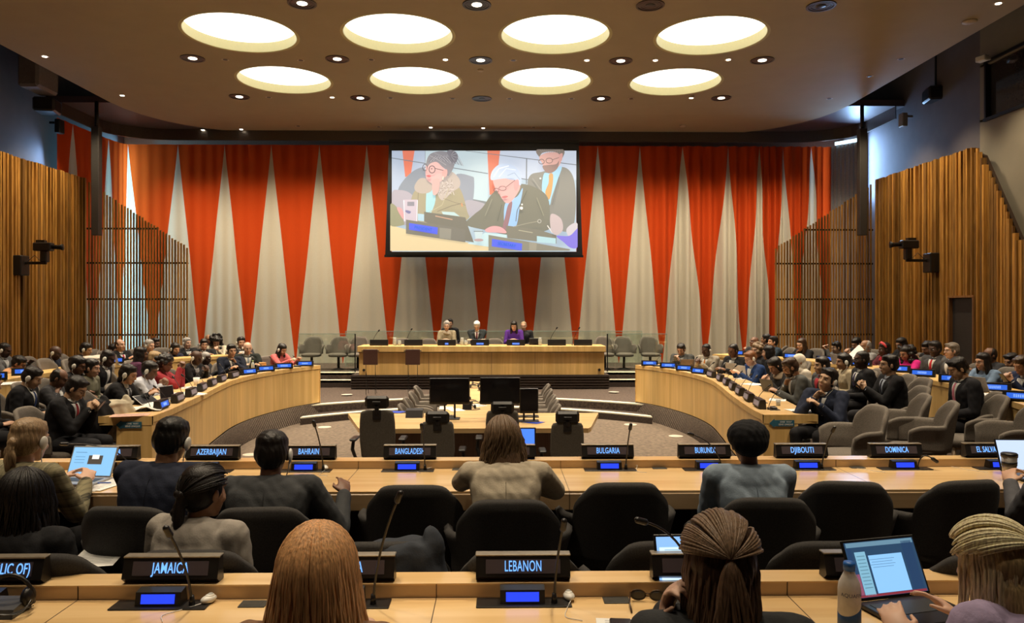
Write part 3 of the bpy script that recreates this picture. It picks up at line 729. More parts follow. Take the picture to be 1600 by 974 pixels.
# ================================================================== DESKS
def desk_panels(m, pts, z0, z1, sgn, th=.04, off=0):
    m.loft([[(sgn*(x+off), y, z0), (sgn*(x+off), y, z1), (sgn*(x+off+th), y, z1), (sgn*(x+off+th), y, z0)] for x, y in pts], caps=True)
def offset_curve(c, d):
    out = []
    for i, (x, y) in enumerate(c):
        a = Vector(c[max(i-1, 0)]); b = Vector(c[min(i+1, len(c)-1)]); t = (b-a).normalized(); out.append((x+t.y*d, y-t.x*d))
    return out
FZ = .57
for sgn, nm in ((-1, 'left'), (1, 'right')):
    e = empty('curved_desk', (0, 0, 0)); tag(e, 'long curved maple desk with tall front, %s side of the sunken well' % nm, 'desk', 'curved desks around the well')
    m = MB(); fr = offset_curve(INNER, .012); m.loft([[(sgn*x, y, PZ+.03), (sgn*x, y, FZ-.085), (sgn*(x2), y2, FZ-.085), (sgn*x2, y2, PZ+.03)] for (x, y), (x2, y2) in zip(fr, offset_curve(INNER, .05))]); m.build('front_panel', MAPLE, e)
    m = MB(); m.loft([[(sgn*x, y, FZ-.075), (sgn*x, y, FZ), (sgn*x2, y2, FZ), (sgn*x2, y2, FZ-.075)] for (x, y), (x2, y2) in zip(INNER, offset_curve(INNER, .62))]); m.build('desk_top', MAPLE, e)
    m = MB(); m.loft([[(sgn*x, y, FZ), (sgn*x, y, FZ+.003), (sgn*x2, y2, FZ+.003), (sgn*x2, y2, FZ)] for (x, y), (x2, y2) in zip(offset_curve(INNER, .01), offset_curve(INNER, .61))]); m.build('writing_surface', MAPLE_TOP, e)
    x, y = INNER[0]; nx, ny = offset_curve(INNER, .42)[0]
    m = MB(); m.prism([(sgn*x, y-.03), (sgn*(x+.40), y-.03), (sgn*(x+.40), y), (sgn*x, y)], SZ-.3, FZ-.0); m.build('end_panel', MAPLE, e)
    m = MB(); m.prism([(sgn*x, y-.035), (sgn*(x+.63), y-.035), (sgn*(x+.63), y+.02), (sgn*x, y+.02)], FZ-.1, FZ+.002); m.build('end_rail', MAPLE, e)
    x, y = INNER[-1]; n2 = offset_curve(INNER, .55)[-1]
    m = MB(); m.prism([(sgn*x, y), (sgn*n2[0], n2[1]), (sgn*(n2[0]), n2[1]+.03), (sgn*x, y+.03)], PZ, FZ-.0); m.build('far_end_panel', MAPLE, e)
    # arrow sign on the near end
    a = empty('arrow_sign', (sgn*3.5+(.22 if sgn > 0 else -.24)*1.0, 8.65, .475)); tag(a, 'blue one-way arrow sign on the near end of the %s curved desk' % nm, 'sign', 'one-way arrow signs')
    m = MB(); M = Matrix.Rotation(PI/2, 4, 'X'); m.prism([(-.16, 0), (-.10, .052), (-.10, .036), (.13, .036), (.13, -.036), (-.10, -.036), (-.10, -.052)], .0, .006, M=M); m.build('arrow', plain('arrow_blue', (.03, .13, .20), .5), a)
    for tx, zz in (('ONE  WAY', .014), ('SENS UNIQUE', -.015)):
        t = link('lettering', text_mesh(tx, .027, plain('pale_print', (.6, .62, .6), .6), bold=.0006), a); t.location = (.03, -.008, zz); t.rotation_euler = (PI/2, 0, 0)
    # back desks
    e = empty('curved_back_desk', (0, 0, 0)); tag(e, 'long curved maple desk of the back tier, %s side of the room' % nm, 'desk', 'curved back desks')
    m = MB(); m.loft([[(sgn*x, y, SZ), (sgn*x, y, .69), (sgn*x2, y2, .69), (sgn*x2, y2, SZ)] for (x, y), (x2, y2) in zip(offset_curve(BACK, .015), offset_curve(BACK, .055))]); m.build('front_panel', MAPLE, e)
    m = MB(); m.loft([[(sgn*x, y, .69), (sgn*x, y, .755), (sgn*x2, y2, .755), (sgn*x2, y2, .69)] for (x, y), (x2, y2) in zip(BACK, offset_curve(BACK, .55))]); m.build('desk_top', MAPLE, e)

# straight near rows
def row_desk(yl, yn, name, label, x0, x1):
    # yl: depth of the ledge face, yn: depth of the near edge
    z = .74; e = empty('long_desk', (0, 0, 0)); tag(e, label, 'desk', 'long straight desks')
    seams = []
    m = MB(); m.box(((x0+x1)/2, (yl+yn)/2, z-.006), (x1-x0, yl-yn-.01, .012)); m.build('writing_surface', MAPLE_TOP, e)
    m = MB(); m.box(((x0+x1)/2, (yl+yn)/2, z-.062), (x1-x0, yl-yn, .10), bev=.006); m.build('edge', MAPLE_EDGE, e)
    m = MB(); m.box(((x0+x1)/2, yl+.06, z+.0), (x1-x0, .12, .095)); m.build('ledge', MAPLE_EDGE, e)
    m = MB(); m.box(((x0+x1)/2, yl+.06, z+.049), (x1-x0, .122, .006)); m.build('ledge_cap', MAPLE_TOP, e)
    m = MB(); m.box(((x0+x1)/2, yl+.08, z/2-.03), (x1-x0, .05, z-.04)); m.build('modesty_panel', DARKW, e)
    k = x0+.33
    while k < x1:
        m = MB(); m.box((k, yl-.3, z/2-.03), (.05, .5, z-.08)); k += 1.96; m.build('support_panel', DARKW, e)
    for xs in SEAMS[name]:
        m = MB(); m.box((xs, (yl+yn)/2, z+.0003), (.003, yl-yn, .0008)); m.box((xs, yl-.0008, z+.025), (.003, .003, .05)); m.box((xs, yn-.0005, z-.06), (.003, .003, .1))
        m.build('seam', DARKW, e)
    return e
SX2 = at(710, 727, 5.0).x; SX1 = at(680, 935, 2.77).x
SEAMS = {'far': [at(560, 727, 5.0).x-1.96, at(560, 727, 5.0).x, at(876, 727, 5.0).x, at(1306, 727, 5.0).x], 'near': [at(122, 935, 2.77).x, at(682, 935, 2.77).x, at(1230, 935, 2.77).x]}
row_desk(5.0, 4.37, 'far', 'long maple desk across the hall, second from the camera', -4.6, 5.6)
row_desk(2.77, 2.12, 'near', 'long maple desk nearest the camera', -2.9, 3.6)

# podium
e = empty('podium_desk', (0, 19.3, 0)); tag(e, 'long maple podium desk raised before the curtain', 'desk')
XA, XB = at(560, 541, 19.35).x, at(945, 541, 19.35).x; xc, wd = (XA+XB)/2, XB-XA
m = MB(); m.box((xc, .45, .76), (wd+.03, .95, .15), bev=.008); m.build('desk_top', MAPLE, e)
m = MB(); m.box((xc, .1, .39), (wd-.02, .04, .59)); m.box((xc-wd/2+.03, .45, .39), (.04, .7, .59)); m.box((xc+wd/2-.03, .45, .39), (.04, .7, .59)); m.build('front_panel', MAPLE, e)
m = MB(); m.box((xc, .06, .675), (wd-.02, .04, .02)); m.build('shadow_gap', DARKW, e)
for px in (670, 768, 836): m = MB(); m.box((at(px, 560, 19.4).x, .078, .39), (.012, .004, .58)); m.build('seam', plain('seam_brown', (.28, .17, .07), .6), e)
for px in (569, 936): m = MB(); m.tube([(at(px, 578, 19.4).x, .08, .22), (at(px, 578, 19.4).x, .04, .22)], .035, 12); m.build('socket', BLACK, e)
# glass guards
def glass_mat():
    m, N, L, B = base_mat('guard_glass')
    T = N.new('ShaderNodeBsdfTransparent'); T.inputs[0].default_value = (.93, .97, .945, 1)
    G = N.new('ShaderNodeBsdfGlossy'); G.inputs['Roughness'].default_value = .03; G.inputs[0].default_value = (.8, .95, .9, 1)
    X = N.new('ShaderNodeMixShader'); X.inputs[0].default_value = .07; L.new(T.outputs[0], X.inputs[1]); L.new(G.outputs[0], X.inputs[2]); L.new(X.outputs[0], N['Material Output'].inputs['Surface'])
    return m
GLASS = glass_mat(); GEDGE = plain('glass_edge', (.25, .36, .31), .2)
def guard(xa, xb, y, z0, z1, label, post=None, rot=0):
    e = empty('glass_guard', (xa, y, z0), rot); tag(e, label, 'glass panel', 'glass guards of the podium')
    w = xb-xa; h = z1-z0
    m = MB(); m.box((w/2, 0, h/2), (w, .012, h)); m.build('pane', GLASS, e)
    m = MB(); m.box((w/2, 0, h), (w, .02, .014)); m.box((0, 0, h/2), (.012, .02, h)); m.box((w, 0, h/2), (.012, .02, h)); m.build('edge', GEDGE, e)
    if post is not None: m = MB(); m.box((post, 0, h/2), (.03, .03, h)); m.build('post', BLACKM, e)
a = at(467, 522, 20.25); b = at(555, 522, 20.25); guard(a.x, b.x, 20.25, .09, a.z, 'glass guard panel at the left end of the podium, before the two empty chairs', post=b.x-a.x)
a = at(949, 522, 20.25); b = at(1042, 522, 20.25); guard(a.x, b.x, 20.25, .09, a.z, 'glass guard panel at the right end of the podium, before the empty chairs', post=0)
a = at(540, 518, 22.3); b = at(1003, 518, 22.3); guard(a.x, b.x, 22.3, .09, a.z, 'long glass guard behind the seated podium speakers')
# ================================================================== CHAIRS
def shell_mesh(mat, k=1.0, seam=True):
    m = MB(); NZ = 9; th = .045
    AA = [-115, -108, -100, -94, -88, -82, -76, -70, -65, -61, -58, -56, -54.5, -53, -51, -48, -44, -39, -33, -26, -18, -9]; AA = AA+[0]+[-q for q in AA[::-1]]; NA = len(AA)-1
    def pt(a, v, out):
        s = abs(a)/115.0; ar = R(a)
        rx, ry = .245+.025*max(0, min(1, (s-.4)/.3)), .235
        x = rx*math.copysign(abs(math.sin(ar))**.75, a); y = -ry*math.copysign(abs(math.cos(ar))**.7, math.cos(ar))*(1 if abs(a) < 90 else 1.0)
        if abs(a) > 90: y = (abs(a)-90)/25*.14; x = math.copysign(.275+(abs(a)-90)/25*.012, a)
        s_ = min(1, abs(a)/57.0)
        top = .655+.205*(1-s_**3.2)**(1/2.4)
        t = max(0, min(1, (abs(a)-46)/24)); t = t*t*(3-2*t)
        if abs(a) > 88: top -= .05*((abs(a)-88)/27)**2
        bot = .40+.035*s
        z = bot+(top-bot)*v
        y -= (z-.42)*.17*(1-t)
        fl = t*max(0, (z-.52))*.30*(1 if x > 0 else -1)
        n = Vector((math.sin(ar) if abs(a) < 90 else math.copysign(1, a), -math.cos(ar) if abs(a) < 90 else 0, 0)).normalized()
        return Vector((x+fl, y, z))+n*out
    rings = []
    for i in range(NA+1):
        a = AA[i]; ring_ = [pt(a, j/NZ, th/2) for j in range(NZ+1)]
        top = pt(a, 1, 0)+Vector((0, 0, th*.42)); ring_.append(top)
        ring_ += [pt(a, j/NZ, -th/2) for j in range(NZ, -1, -1)]
        rings.append(ring_)
    m.loft(rings)
    return m
def cushion(m, w, d, z0, z1, cy=0, seg=28):
    rings = []
    for z, k in ((z0, .82), (z0+.012, .94), ((z0+z1)/2, 1.0), (z1-.015, .97), (z1, .86), (z1+.008, .5), (z1+.01, .05)):
        rings.append([(math.copysign(abs(math.cos(2*PI*i/seg))**.6, math.cos(2*PI*i/seg))*w/2*k, cy+math.copysign(abs(math.sin(2*PI*i/seg))**.6, math.sin(2*PI*i/seg))*d/2*k, z) for i in range(seg)])
    m.loft(rings)
def make_chair(fab, kind='legs'):
    e = empty('armchair')
    shell_mesh(fab).build('backrest', fab, e, True)
    m = MB(); cushion(m, .50, .50, .35, .44, .03); m.build('seat', fab, e, True)
    if kind == 'legs':
        for sx in (-1, 1):
            for y0, y1 in ((.20, .24), (-.17, -.24)):
                m = MB(); m.tube([(sx*.17, y0, .36), (sx*.22, y1, 0)], [.02, .013], 8); m.build('leg', LEGWOOD, e, True)
        m = MB(); m.box((0, 0, .345), (.36, .40, .03)); m.build('seat_frame', LEGWOOD, e)
    else:
        m = MB(); m.tube([(0, 0, .35), (0, 0, .05)], .035, 12); m.build('pedestal', BLACKM, e, True)
        m = MB(); m.tube([(0, 0, .05), (0, 0, 0)], [.08, .22], 20); m.build('base', BLACKM, e, True)
    return e
PROTO = {}
def chair(x, y, z, face, label, group=None, fab='lit', kind='legs', s=1.0):
    key = (fab, kind)
    if key not in PROTO:
        PROTO[key] = e = make_chair(FABRIC if fab == 'lit' else FABRIC_SHADED, kind)
    else: e = copy_tree(PROTO[key])
    e.location = (x, y, z); e.rotation_euler = (0, 0, -R(face)); e.scale = (s, s, s)
    for k in ('group',):
        if k in e: del e[k]
    tag(e, label, 'armchair', group); return e

# ================================================================== NAMEPLATES, CONSOLES, MICROPHONES
def nameplate(loc, rz, txt, label, big=True, tw=None, win=None):
    e = empty('nameplate', loc, rz); tag(e, label, 'nameplate', 'country nameplates on the long desks' if big else None)
    w, h = .348, .088
    m = MB(); m.loft([[(x, y, z) for y, z in ((-.012, 0), (-.035, .018), (-.012, h), (.022, h), (.03, 0))] for x in (-w/2, w/2)]); m.build('housing', BLACK, e)
    m = MB(); m.box((0, .006, h+.003), (w+.004, .042, .007), bev=.002); m.build('lid', STEEL, e)
    tilt = math.atan2(.023, h-.018); ox = win or 0
    M = Matrix.Translation((0, -.0240, .053)) @ Matrix.Rotation(PI/2-tilt, 4, 'X')
    m = MB(); m.box((ox, 0, .0008), (.275, .05, .002), M=M); m.build('display', LEDBG, e)
    if txt:
        me = text_mesh(txt, .054, LEDTXT, bold=.0002, spacing=1.06)
        xs = [v.co.x for v in me.vertices]; w0 = max(xs)-min(xs); tw = tw or min(.0192*len(txt), .26); kx = tw/w0
        for v in me.vertices: v.co.x *= kx
        t = link('lettering', me, e); t.matrix_local = Matrix.Translation((0, -.0240, .053)) @ Matrix.Rotation(PI/2-tilt, 4, 'X') @ Matrix.Translation((ox+(win and 0 or 0), -.0005, .003))
    return e
def console(loc, rz, label, big=True):
    e = empty('microphone_console', loc, rz); tag(e, label, 'console', 'desk microphone consoles')
    m = MB(); m.box((0, 0, .003), (.34, .085, .006), bev=.002); m.build('base_plate', BLACK, e)
    m = MB(); m.loft([[(x, y, z) for y, z in ((-.02, .006), (-.01, .052), (.03, .058), (.045, .006))] for x in (-.085, .075)]); m.build('housing', BLACK, e)
    m = MB(); M = Matrix.Translation((-.005, -.0165, .03)) @ Matrix.Rotation(PI/2-.21, 4, 'X'); m.box((0, 0, .0012), (.118, .032, .002), M=M); m.build('lcd_panel', LCD, e)
    return e
def gooseneck(base, head, label, r=.0045, arch=0, group=None, mid=None, hr=.012):
    b = Vector(base); h = Vector(head); e = empty('gooseneck_microphone', b); tag(e, label, 'microphone', group or 'gooseneck microphones')
    v = h-b; m1 = mid or (Vector((v.x*.12, v.y*.12, v.z*.5)))
    P = []
    for i in range(13):
        t = i/12; P.append(m1*(2*t*(1-t)) + v*t*t + Vector((0, 0, arch*4*t*(1-t))))
    m = MB(); m.tube(P, r, 7); m.tube([(0, 0, 0), (0, 0, .035)] if v.z > .08 else [(0, 0, 0), (0, 0, .012)], [r*2.6, r*1.6], 10); m.build('stem', BLACK, e, True)
    d = (P[-1]-P[-2]).normalized(); m = MB(); m.capsule(P[-1]-d*.012, P[-1]+d*.018, hr, hr*.95, 12); m.build('mic_head', BLACK, e, True)
    return e
def cable(m, P, r=.0016):
    n = len(P); Q = [P[0]*2-P[1] if isinstance(P[0], Vector) else Vector(P[0])*2-Vector(P[1])]+[Vector(p) for p in P]+[Vector(P[-1])*2-Vector(P[-2])]; out = []
    for i in range(1, len(Q)-2):
        for j in range(6):
            t = j/6; a, b, c, d = Q[i-1:i+3]; out.append(.5*((2*b)+(-a+c)*t+(2*a-5*b+4*c-d)*t*t+(-a+3*b-3*c+d)*t**3))
    out.append(Q[-2]); m.tube(out, r, 5)
def earpiece_on_desk(loc, rz, label, s=1.0, wires=((-.03, -.09), (-.05, -.2), (.02, -.3))):
    e = empty('earpiece', loc, rz); tag(e, label, 'earpiece', 'white earpieces lying on desks'); e.scale = (s, s, s)
    m = MB(); m.ell((0, 0, .016), (.022, .034, .015)); m.ell((.0, .005, .026), (.015, .02, .009)); m.build('shell', WHITE, e, True)
    m = MB(); m.ell((.0, .008, .031), (.010, .013, .006)); m.build('ear_pad', plain('ear_pad_grey', (.35, .35, .32), .6), e, True)
    m = MB(); cable(m, [Vector((0, -.03, .01)), Vector((wires[0][0], wires[0][1], .003)), Vector((wires[1][0], wires[1][1], .003)), Vector((wires[2][0], wires[2][1], .003))]); m.build('cable', WHITE, e)
    return e
def port_plate(loc, rz, label, s=1.0):
    m = MB(); m.box((0, 0, .002), (.095*s, .06*s, .004), bev=.0015); m.box((0, 0, .0045), (.06*s, .035*s, .001), bev=.0005)
    o = m.build('connector_plate', plain('port_grey', (.05, .05, .045), .4)); o.location = loc; o.rotation_euler = (0, 0, rz); tag(o, label, 'connector plate', 'connector plates on the long desks'); return o

ZD = .74; ZL = .794
far_names = [(176, 'AUSTRIA'), (333, 'AZERBAIJAN'), (484, 'BAHRAIN'), (641, 'BANGLADESH'), (795, None), (949, 'BULGARIA'), (1100, 'BURUNDI'), (1251, 'DJIBOUTI'), (1398, 'DOMINICA'), (1545, 'EL SALVADOR')]
FARX = {}
for px, nm in far_names:
    x = at(px, 712, 5.06).x; FARX[px] = x
    lab = 'black nameplate lit with blue letters %s on the second desk' % nm if nm else 'black nameplate hidden behind the person in beige at the second desk'
    nameplate((x, 5.06, ZL), 0, nm, lab, tw=.20 if nm == 'EL SALVADOR' else None)
    if nm != 'AZERBAIJAN' or 1:
        console((x+.0, 4.935, ZD), 0, 'mic console with small blue display before the nameplate %s' % nm if nm else 'mic console in front of the person in beige at the second desk')
near_names = [(-2, 'REPUBLIC OF)', .20, 'ending REPUBLIC OF)'), (271, 'JAMAICA', None, 'JAMAICA'), (544, 'LATVIA', None, 'ending IA'), (817, 'LEBANON', None, 'LEBANON'), (1090, None, None, ''), (1357, 'LUXEMBOURG', None, 'starting LU'), (1652, 'MADAGASCAR', None, 'starting MA')]
for px, nm, tw, ds in near_names:
    x = at(px, 890, 2.81).x
    lab = 'black nameplate with blue letters %s on the nearest desk' % ds if nm else 'blank nameplate behind the laptop at the nearest desk'
    e = nameplate((x, 2.81, ZL), 0, nm, lab, tw=tw)
    if px == -2:
        for c in kids(e):
            if c.name.startswith('lettering'): c.location.x += .03
    if nm in (None, 'LUXEMBOURG'): continue
    console((x, 2.71, ZD), 0, 'mic console with small blue display before the nameplate %s on the nearest desk' % ds if nm else 'mic console hidden behind the laptop of the nearest desk')
# goosenecks on the near rows
GN = [((300, 938), (263, 832), 2.70, 2.62, 'black gooseneck microphone leaning left before the JAMAICA nameplate', 0, 2),
      ((583, 941), (623, 778), 2.70, 2.62, 'tall gooseneck microphone leaning right beside the long auburn hair', 0, 2),
      ((866, 936), (880, 822), 2.70, 2.64, 'black gooseneck microphone upright before the LEBANON nameplate', 0, 2),
      ((1090, 935), (1003, 815), 2.70, 2.66, 'gooseneck microphone arching left over the laptop on the nearest desk', .05, 2),
      ((505, 729), (491, 663), 4.93, 4.88, 'gooseneck microphone beside the BAHRAIN nameplate', 0, 1),
      ((664, 728), (659, 668), 4.93, 4.88, 'gooseneck microphone beside the BANGLADESH nameplate', 0, 1),
      ((978, 729), (985, 668), 4.93, 4.88, 'gooseneck microphone beside the BULGARIA nameplate', 0, 1),
      ((1128, 722), (1080, 679), 4.93, 4.9, 'gooseneck microphone arching left over the BURUNDI nameplate', .03, 1),
      ((1284, 727), (1302, 672), 4.93, 4.85, 'gooseneck microphone beside the DJIBOUTI nameplate', 0, 1),
      ((1434, 726), (1460, 719), 4.93, 4.9, 'gooseneck microphone bent down to the right of the DOMINICA nameplate', .05, 1),
      ((206, 726), (101, 694), 4.93, 4.8, 'gooseneck microphone stretched left above the open laptop at far left', .045, 1)]
for b, h, yb, yh, lab, ar, big in GN:
    pb = atz(b[0], b[1], ZD+.004) if big == 1 else at(b[0], b[1], yb); pb.z = ZD+.006; pb.y = yb; pb.x = at(b[0], b[1], yb).x
    gooseneck(pb, at(h[0], h[1], yh), lab, arch=ar)
for k, (px, py, rz, lab) in enumerate([(326, 943, -.5, 'white earpiece right of the JAMAICA console'), (889, 938, .15, 'white earpiece right of the LEBANON console'), (679, 731, -.4, 'small white earpiece beside the BANGLADESH console'), (993, 730, .2, 'small white earpiece beside the BULGARIA console'), (1297, 728, 1.2, 'white earpiece with cable beside the DJIBOUTI console'), (1453, 727, 1.1, 'white earpiece with cable beside the DOMINICA console'), (508, 735, .3, 'thin white earpiece cable end beside the BAHRAIN console')]):
    p = atz(px, py, ZD)
    earpiece_on_desk(p, rz, lab, wires=((-.03, -.09), (-.05, -.16), (.0, -.2)) if k not in (4, 5) else ((.02, -.1), (-.06, -.2), (-.12, -.34)), s=.95)
for px, py, lab in [(396, 945, 'dark square connector plate between JAMAICA and the auburn hair'), (963, 939, 'dark square connector plate right of the LEBANON console'), (410, 732, 'small connector plate left of the BAHRAIN console'), (1030, 732, 'small connector plate between the BULGARIA and BURUNDI consoles'), (1339, 731, 'small connector plate between the DJIBOUTI and DOMINICA consoles'), (1502, 922, 'connector plate behind the laptop near the blonde hair'), (718, 734, 'small connector plate left of the person in beige')]:
    port_plate(atz(px, py, ZD), 0, lab)

# small signs of the side desks
def small_plate(loc, rz, mode, label, group, s=1.0):
    e = empty('nameplate', loc, rz); tag(e, label, 'nameplate', group); e.scale = (s, s, s)
    w, h = .35, .115
    m = MB(); m.loft([[(x, y, z) for y, z in ((-.012, 0), (-.035, .022), (-.012, h), (.05, h), (.06, 0))] for x in (-w/2, w/2)]); m.build('housing', BLACK, e)
    M = Matrix.Translation((0, -.0245, .064)) @ Matrix.Rotation(PI/2-.21, 4, 'X')
    m = MB(); m.box((0, 0, .0015), (.27, .062, .003), M=M); m.build('display', LEDBLUE if mode == 'blue' else LEDOFF_GLOW, e)
    if mode == 'blue':
        rnd = random.Random(sum(map(ord, label)) % 1000); m = MB(); x = -.075
        nlet = rnd.choice([5, 6, 7]); x = -nlet*.0095
        for k in range(nlet):
            m.box((x, 0, .004), (.0045, .034, .001), M=M); m.box((x+.008, 0, .004), (.004, .034, .001), M=M); m.box((x+.004, rnd.choice([-.014, 0, .014]), .004), (.011, .006, .001), M=M); x += .0205
        m.build('lettering', LEDPALE, e)
    return e
def along(c, t):
    L_ = [0]
    for a, b in zip(c[:-1], c[1:]): L_.append(L_[-1]+math.dist(a, b))
    d = t*L_[-1]
    for i in range(len(c)-1):
        if L_[i+1] >= d:
            k = (d-L_[i])/(L_[i+1]-L_[i]); a, b = c[i], c[i+1]; return (a[0]+(b[0]-a[0])*k, a[1]+(b[1]-a[1])*k, math.atan2(b[1]-a[1], b[0]-a[0]))
    return c[-1]+(0,)
NP = {}
L_MODES = ['blue']*4+['pale']*6+['blue']; R_MODES = ['blue']*4+['pale']*7
for sgn, nm, modes in ((-1, 'left', L_MODES), (1, 'right', R_MODES)):
    for k in range(11):
        t = 1-(.045+k*.088); x, y, a = along(offset_curve(INNER, .10), t)
        # front of the plate looks at the well
        rz = (a+PI if sgn > 0 else -a)+0  # tangent
        nx, ny = -math.sin(a), math.cos(a)
        ang = math.atan2(ny, nx)  # normal pointing to the well for the right side
        yaw = ang+PI/2
        if k < 4: yaw = yaw*(.45+.12*k) if yaw < PI else yaw  # far end plates turn to the hall
        if sgn > 0: rot = -(PI/2-(a-0))+0
        d = Vector((math.sin(a), -math.cos(a)))
        face_ang = math.atan2(-math.cos(a), math.sin(a))
        wx, wy = -abs(math.sin(a)), math.cos(a)*(1 if math.sin(a) > 0 else -1)
        v = Vector((-math.sin(a), math.cos(a)))
        if v.x > 0: v = -v
        if k < 4: v = (v*(.25+.18*k)+Vector((0, -1))*(1-.2*k)).normalized()
        vx = v.x*sgn
        rz = math.atan2(v.y, vx)+PI/2
        small_plate((sgn*x, y, FZ+.003), rz, modes[k], '%s nameplate, %s from the podium end of the %s curved desk' % ('blue lit' if modes[k] == 'blue' else 'pale unlit', ORD[k], nm), 'nameplates on the curved desks')
        # gooseneck beside each plate
        p = Vector((sgn*(x+.05), y-.2, FZ+.005)); ox = sgn*.16
        gooseneck(p, p+Vector((ox, -.02 if k % 2 else .08, .22+.05*((k*37) % 3)/2)), 'gooseneck microphone beside the %s nameplate of the %s curved desk' % (ORD[k], nm), r=.004, group='microphones on the curved desks', hr=.013)
        c = MB(); c.box((0, 0, .004), (.2, .12, .008), bev=.003); c.box((0, 0, .02), (.12, .07, .03), bev=.01)
        o = c.build('microphone_console', BLACK); o.location = (sgn*(x+.13), y-.16, FZ+.003); o.rotation_euler = (0, 0, rz); tag(o, 'low black mic console behind the %s nameplate of the %s curved desk' % (ORD[k], nm), 'console', 'consoles on the curved desks')
# back desk plates
for sgn, nm, lst in ((-1, 'left', [(8.9, 'a'), (10.0, 'a'), (11.06, 'a'), (11.9, 'a'), (13.3, 'a'), (14.4, 'a'), (15.3, 'a')]), (1, 'right', [(8.35, 'a'), (9.3, 'a'), (10.5, 'a'), (11.4, 'a'), (12.2, 'a'), (13.5, 'a'), (14.6, 'a'), (15.5, 'a'), (16.6, 'a')])):
    for k, (yy, _) in enumerate(lst):
        i = min(range(len(BACK)), key=lambda q: abs(BACK[q][1]-yy)); x, y = offset_curve(BACK, .12)[i]
        v = Vector((-sgn*.62, -.78))
        small_plate((sgn*x, yy, .757), math.atan2(v.y, v.x)+PI/2, 'blue', 'blue lit nameplate, %s from the near end of the %s back desk' % (ORD[k], nm), 'nameplates on the back desks')

# ================================================================== DESK ITEMS
def laptop(loc, rz, label, open_=1.9, scale=1.0, body=None, screen=None, group=None, detail=None):
    e = empty('laptop', loc, rz); tag(e, label, 'laptop', group); e.scale = (scale,)*3
    body = body or plain('laptop_grey', (.42, .41, .40), .4, .5)
    m = MB(); m.box((0, -.11, .008), (.32, .22, .016), bev=.004); m.build('base', body, e)
    m = MB(); m.box((0, -.085, .0165), (.27, .10, .002)); m.build('keyboard', plain('keys', (.02, .02, .02), .5), e)
    M = Matrix.Translation((0, 0, .016)) @ Matrix.Rotation(-(open_-PI/2), 4, 'X')
    m = MB(); m.box((0, .004, .105), (.32, .008, .21), bev=.003, M=M); m.build('lid', body, e)
    m = MB(); m.box((0, -.0005, .105), (.30, .002, .19), M=M); o = m.build('screen', screen or plain('screen_off', (.02, .02, .025), .15), e)
    if detail: detail(e, M)
    return e
def papers(loc, rz, label, w=.21, d=.297, n=1, mat=None, lines_=True, group=None):
    m = MB()
    for k in range(n): m.box((.006*k, .004*k, .0015+.002*k), (w, d, .0015), rz=.12*k)
    if lines_:
        for k in range(9): m.box((.006*(n-1), d*.38-k*d*.085, .0025+.002*(n-1)), (w*.75, .003, .0006), rz=0.0, mi=1)
    o = m.build('paper_sheet' if n == 1 else 'paper_stack', [mat or PAPER, plain('print_grey', (.35, .35, .38), .8)]); o.location = loc; o.rotation_euler = (0, 0, rz); tag(o, label, 'paper', group); return o
def bottle(loc, label, h=.2, r=.032, body=None, cap=None, label_mat=None, brand=None, band=None):
    e = empty('water_bottle', loc); tag(e, label, 'bottle')
    prof = [(0, .9), (.01, 1), (.6, 1), (.70, .92), (.80, .62), (.86, .46), (.90, .44)]
    m = MB(); m.loft([[(r*k*math.cos(2*PI*i/24), r*k*math.sin(2*PI*i/24), z*h) for i in range(24)] for z, k in prof]); m.build('bottle_body', body or WHITE, e, True)
    m = MB(); m.loft([[(r*k*math.cos(2*PI*i/24), r*k*math.sin(2*PI*i/24), z*h) for i in range(24)] for z, k in ((.88, .52), (.97, .54), (1.0, .48))]); m.build('cap', cap or plain('cap_blue', (.02, .12, .45), .4), e, True)
    if band: m = MB(); m.loft([[(r*1.012*math.cos(2*PI*i/24), r*1.012*math.sin(2*PI*i/24), z*h+(0 if z < .1 else .02*math.sin(2*PI*i/24+1))) for i in range(24)] for z in (.02, .33)]); m.build('blue_band', band, e, True)
    if brand:
        me = text_mesh(brand, .017, plain('print_blue', (.05, .08, .2), .6)); 
        for v in me.vertices: a = v.co.x/r; v.co = Vector((r*1.01*math.sin(a), -r*1.01*math.cos(a), v.co.y))
        t = link('lettering', me, e); t.location = (0, 0, h*.55)
    return e
def cup(loc, label, h=.11, r=.04, mat=None, lid=None, tumbler=False):
    e = empty('cup', loc); tag(e, label, 'cup')
    m = MB(); m.loft([[(r*k*math.cos(2*PI*i/24), r*k*math.sin(2*PI*i/24), z*h) for i in range(24)] for z, k in ((0, .78), (1, 1))]); m.build('cup_body', mat or PAPER, e, True)
    if lid: m = MB(); m.loft([[(r*k*math.cos(2*PI*i/24), r*k*math.sin(2*PI*i/24), z*h) for i in range(24)] for z, k in ((.94, 1.06), (1.06, 1.06), (1.10, .9))]); m.build('lid', lid, e, True)
    if tumbler: m = MB(); m.loft([[(r*1.03*k*math.cos(2*PI*i/24), r*1.03*k*math.sin(2*PI*i/24), z*h) for i in range(24)] for z, k in ((.6, .93), (.75, .96))]); m.build('grip_band', BLACK, e, True)
    return e
def phone(loc, rot, label, mat=None, group=None):
    m = MB(); m.box((0, 0, 0), (.072, .145, .009), bev=.003); m.box((0, 0, .0047), (.066, .138, .001), mi=1)
    o = m.build('smartphone', [BLACK, mat or plain('phone_glass', (.02, .02, .03), .1)]); o.location = loc; o.rotation_euler = rot; tag(o, label, 'phone', group); return o
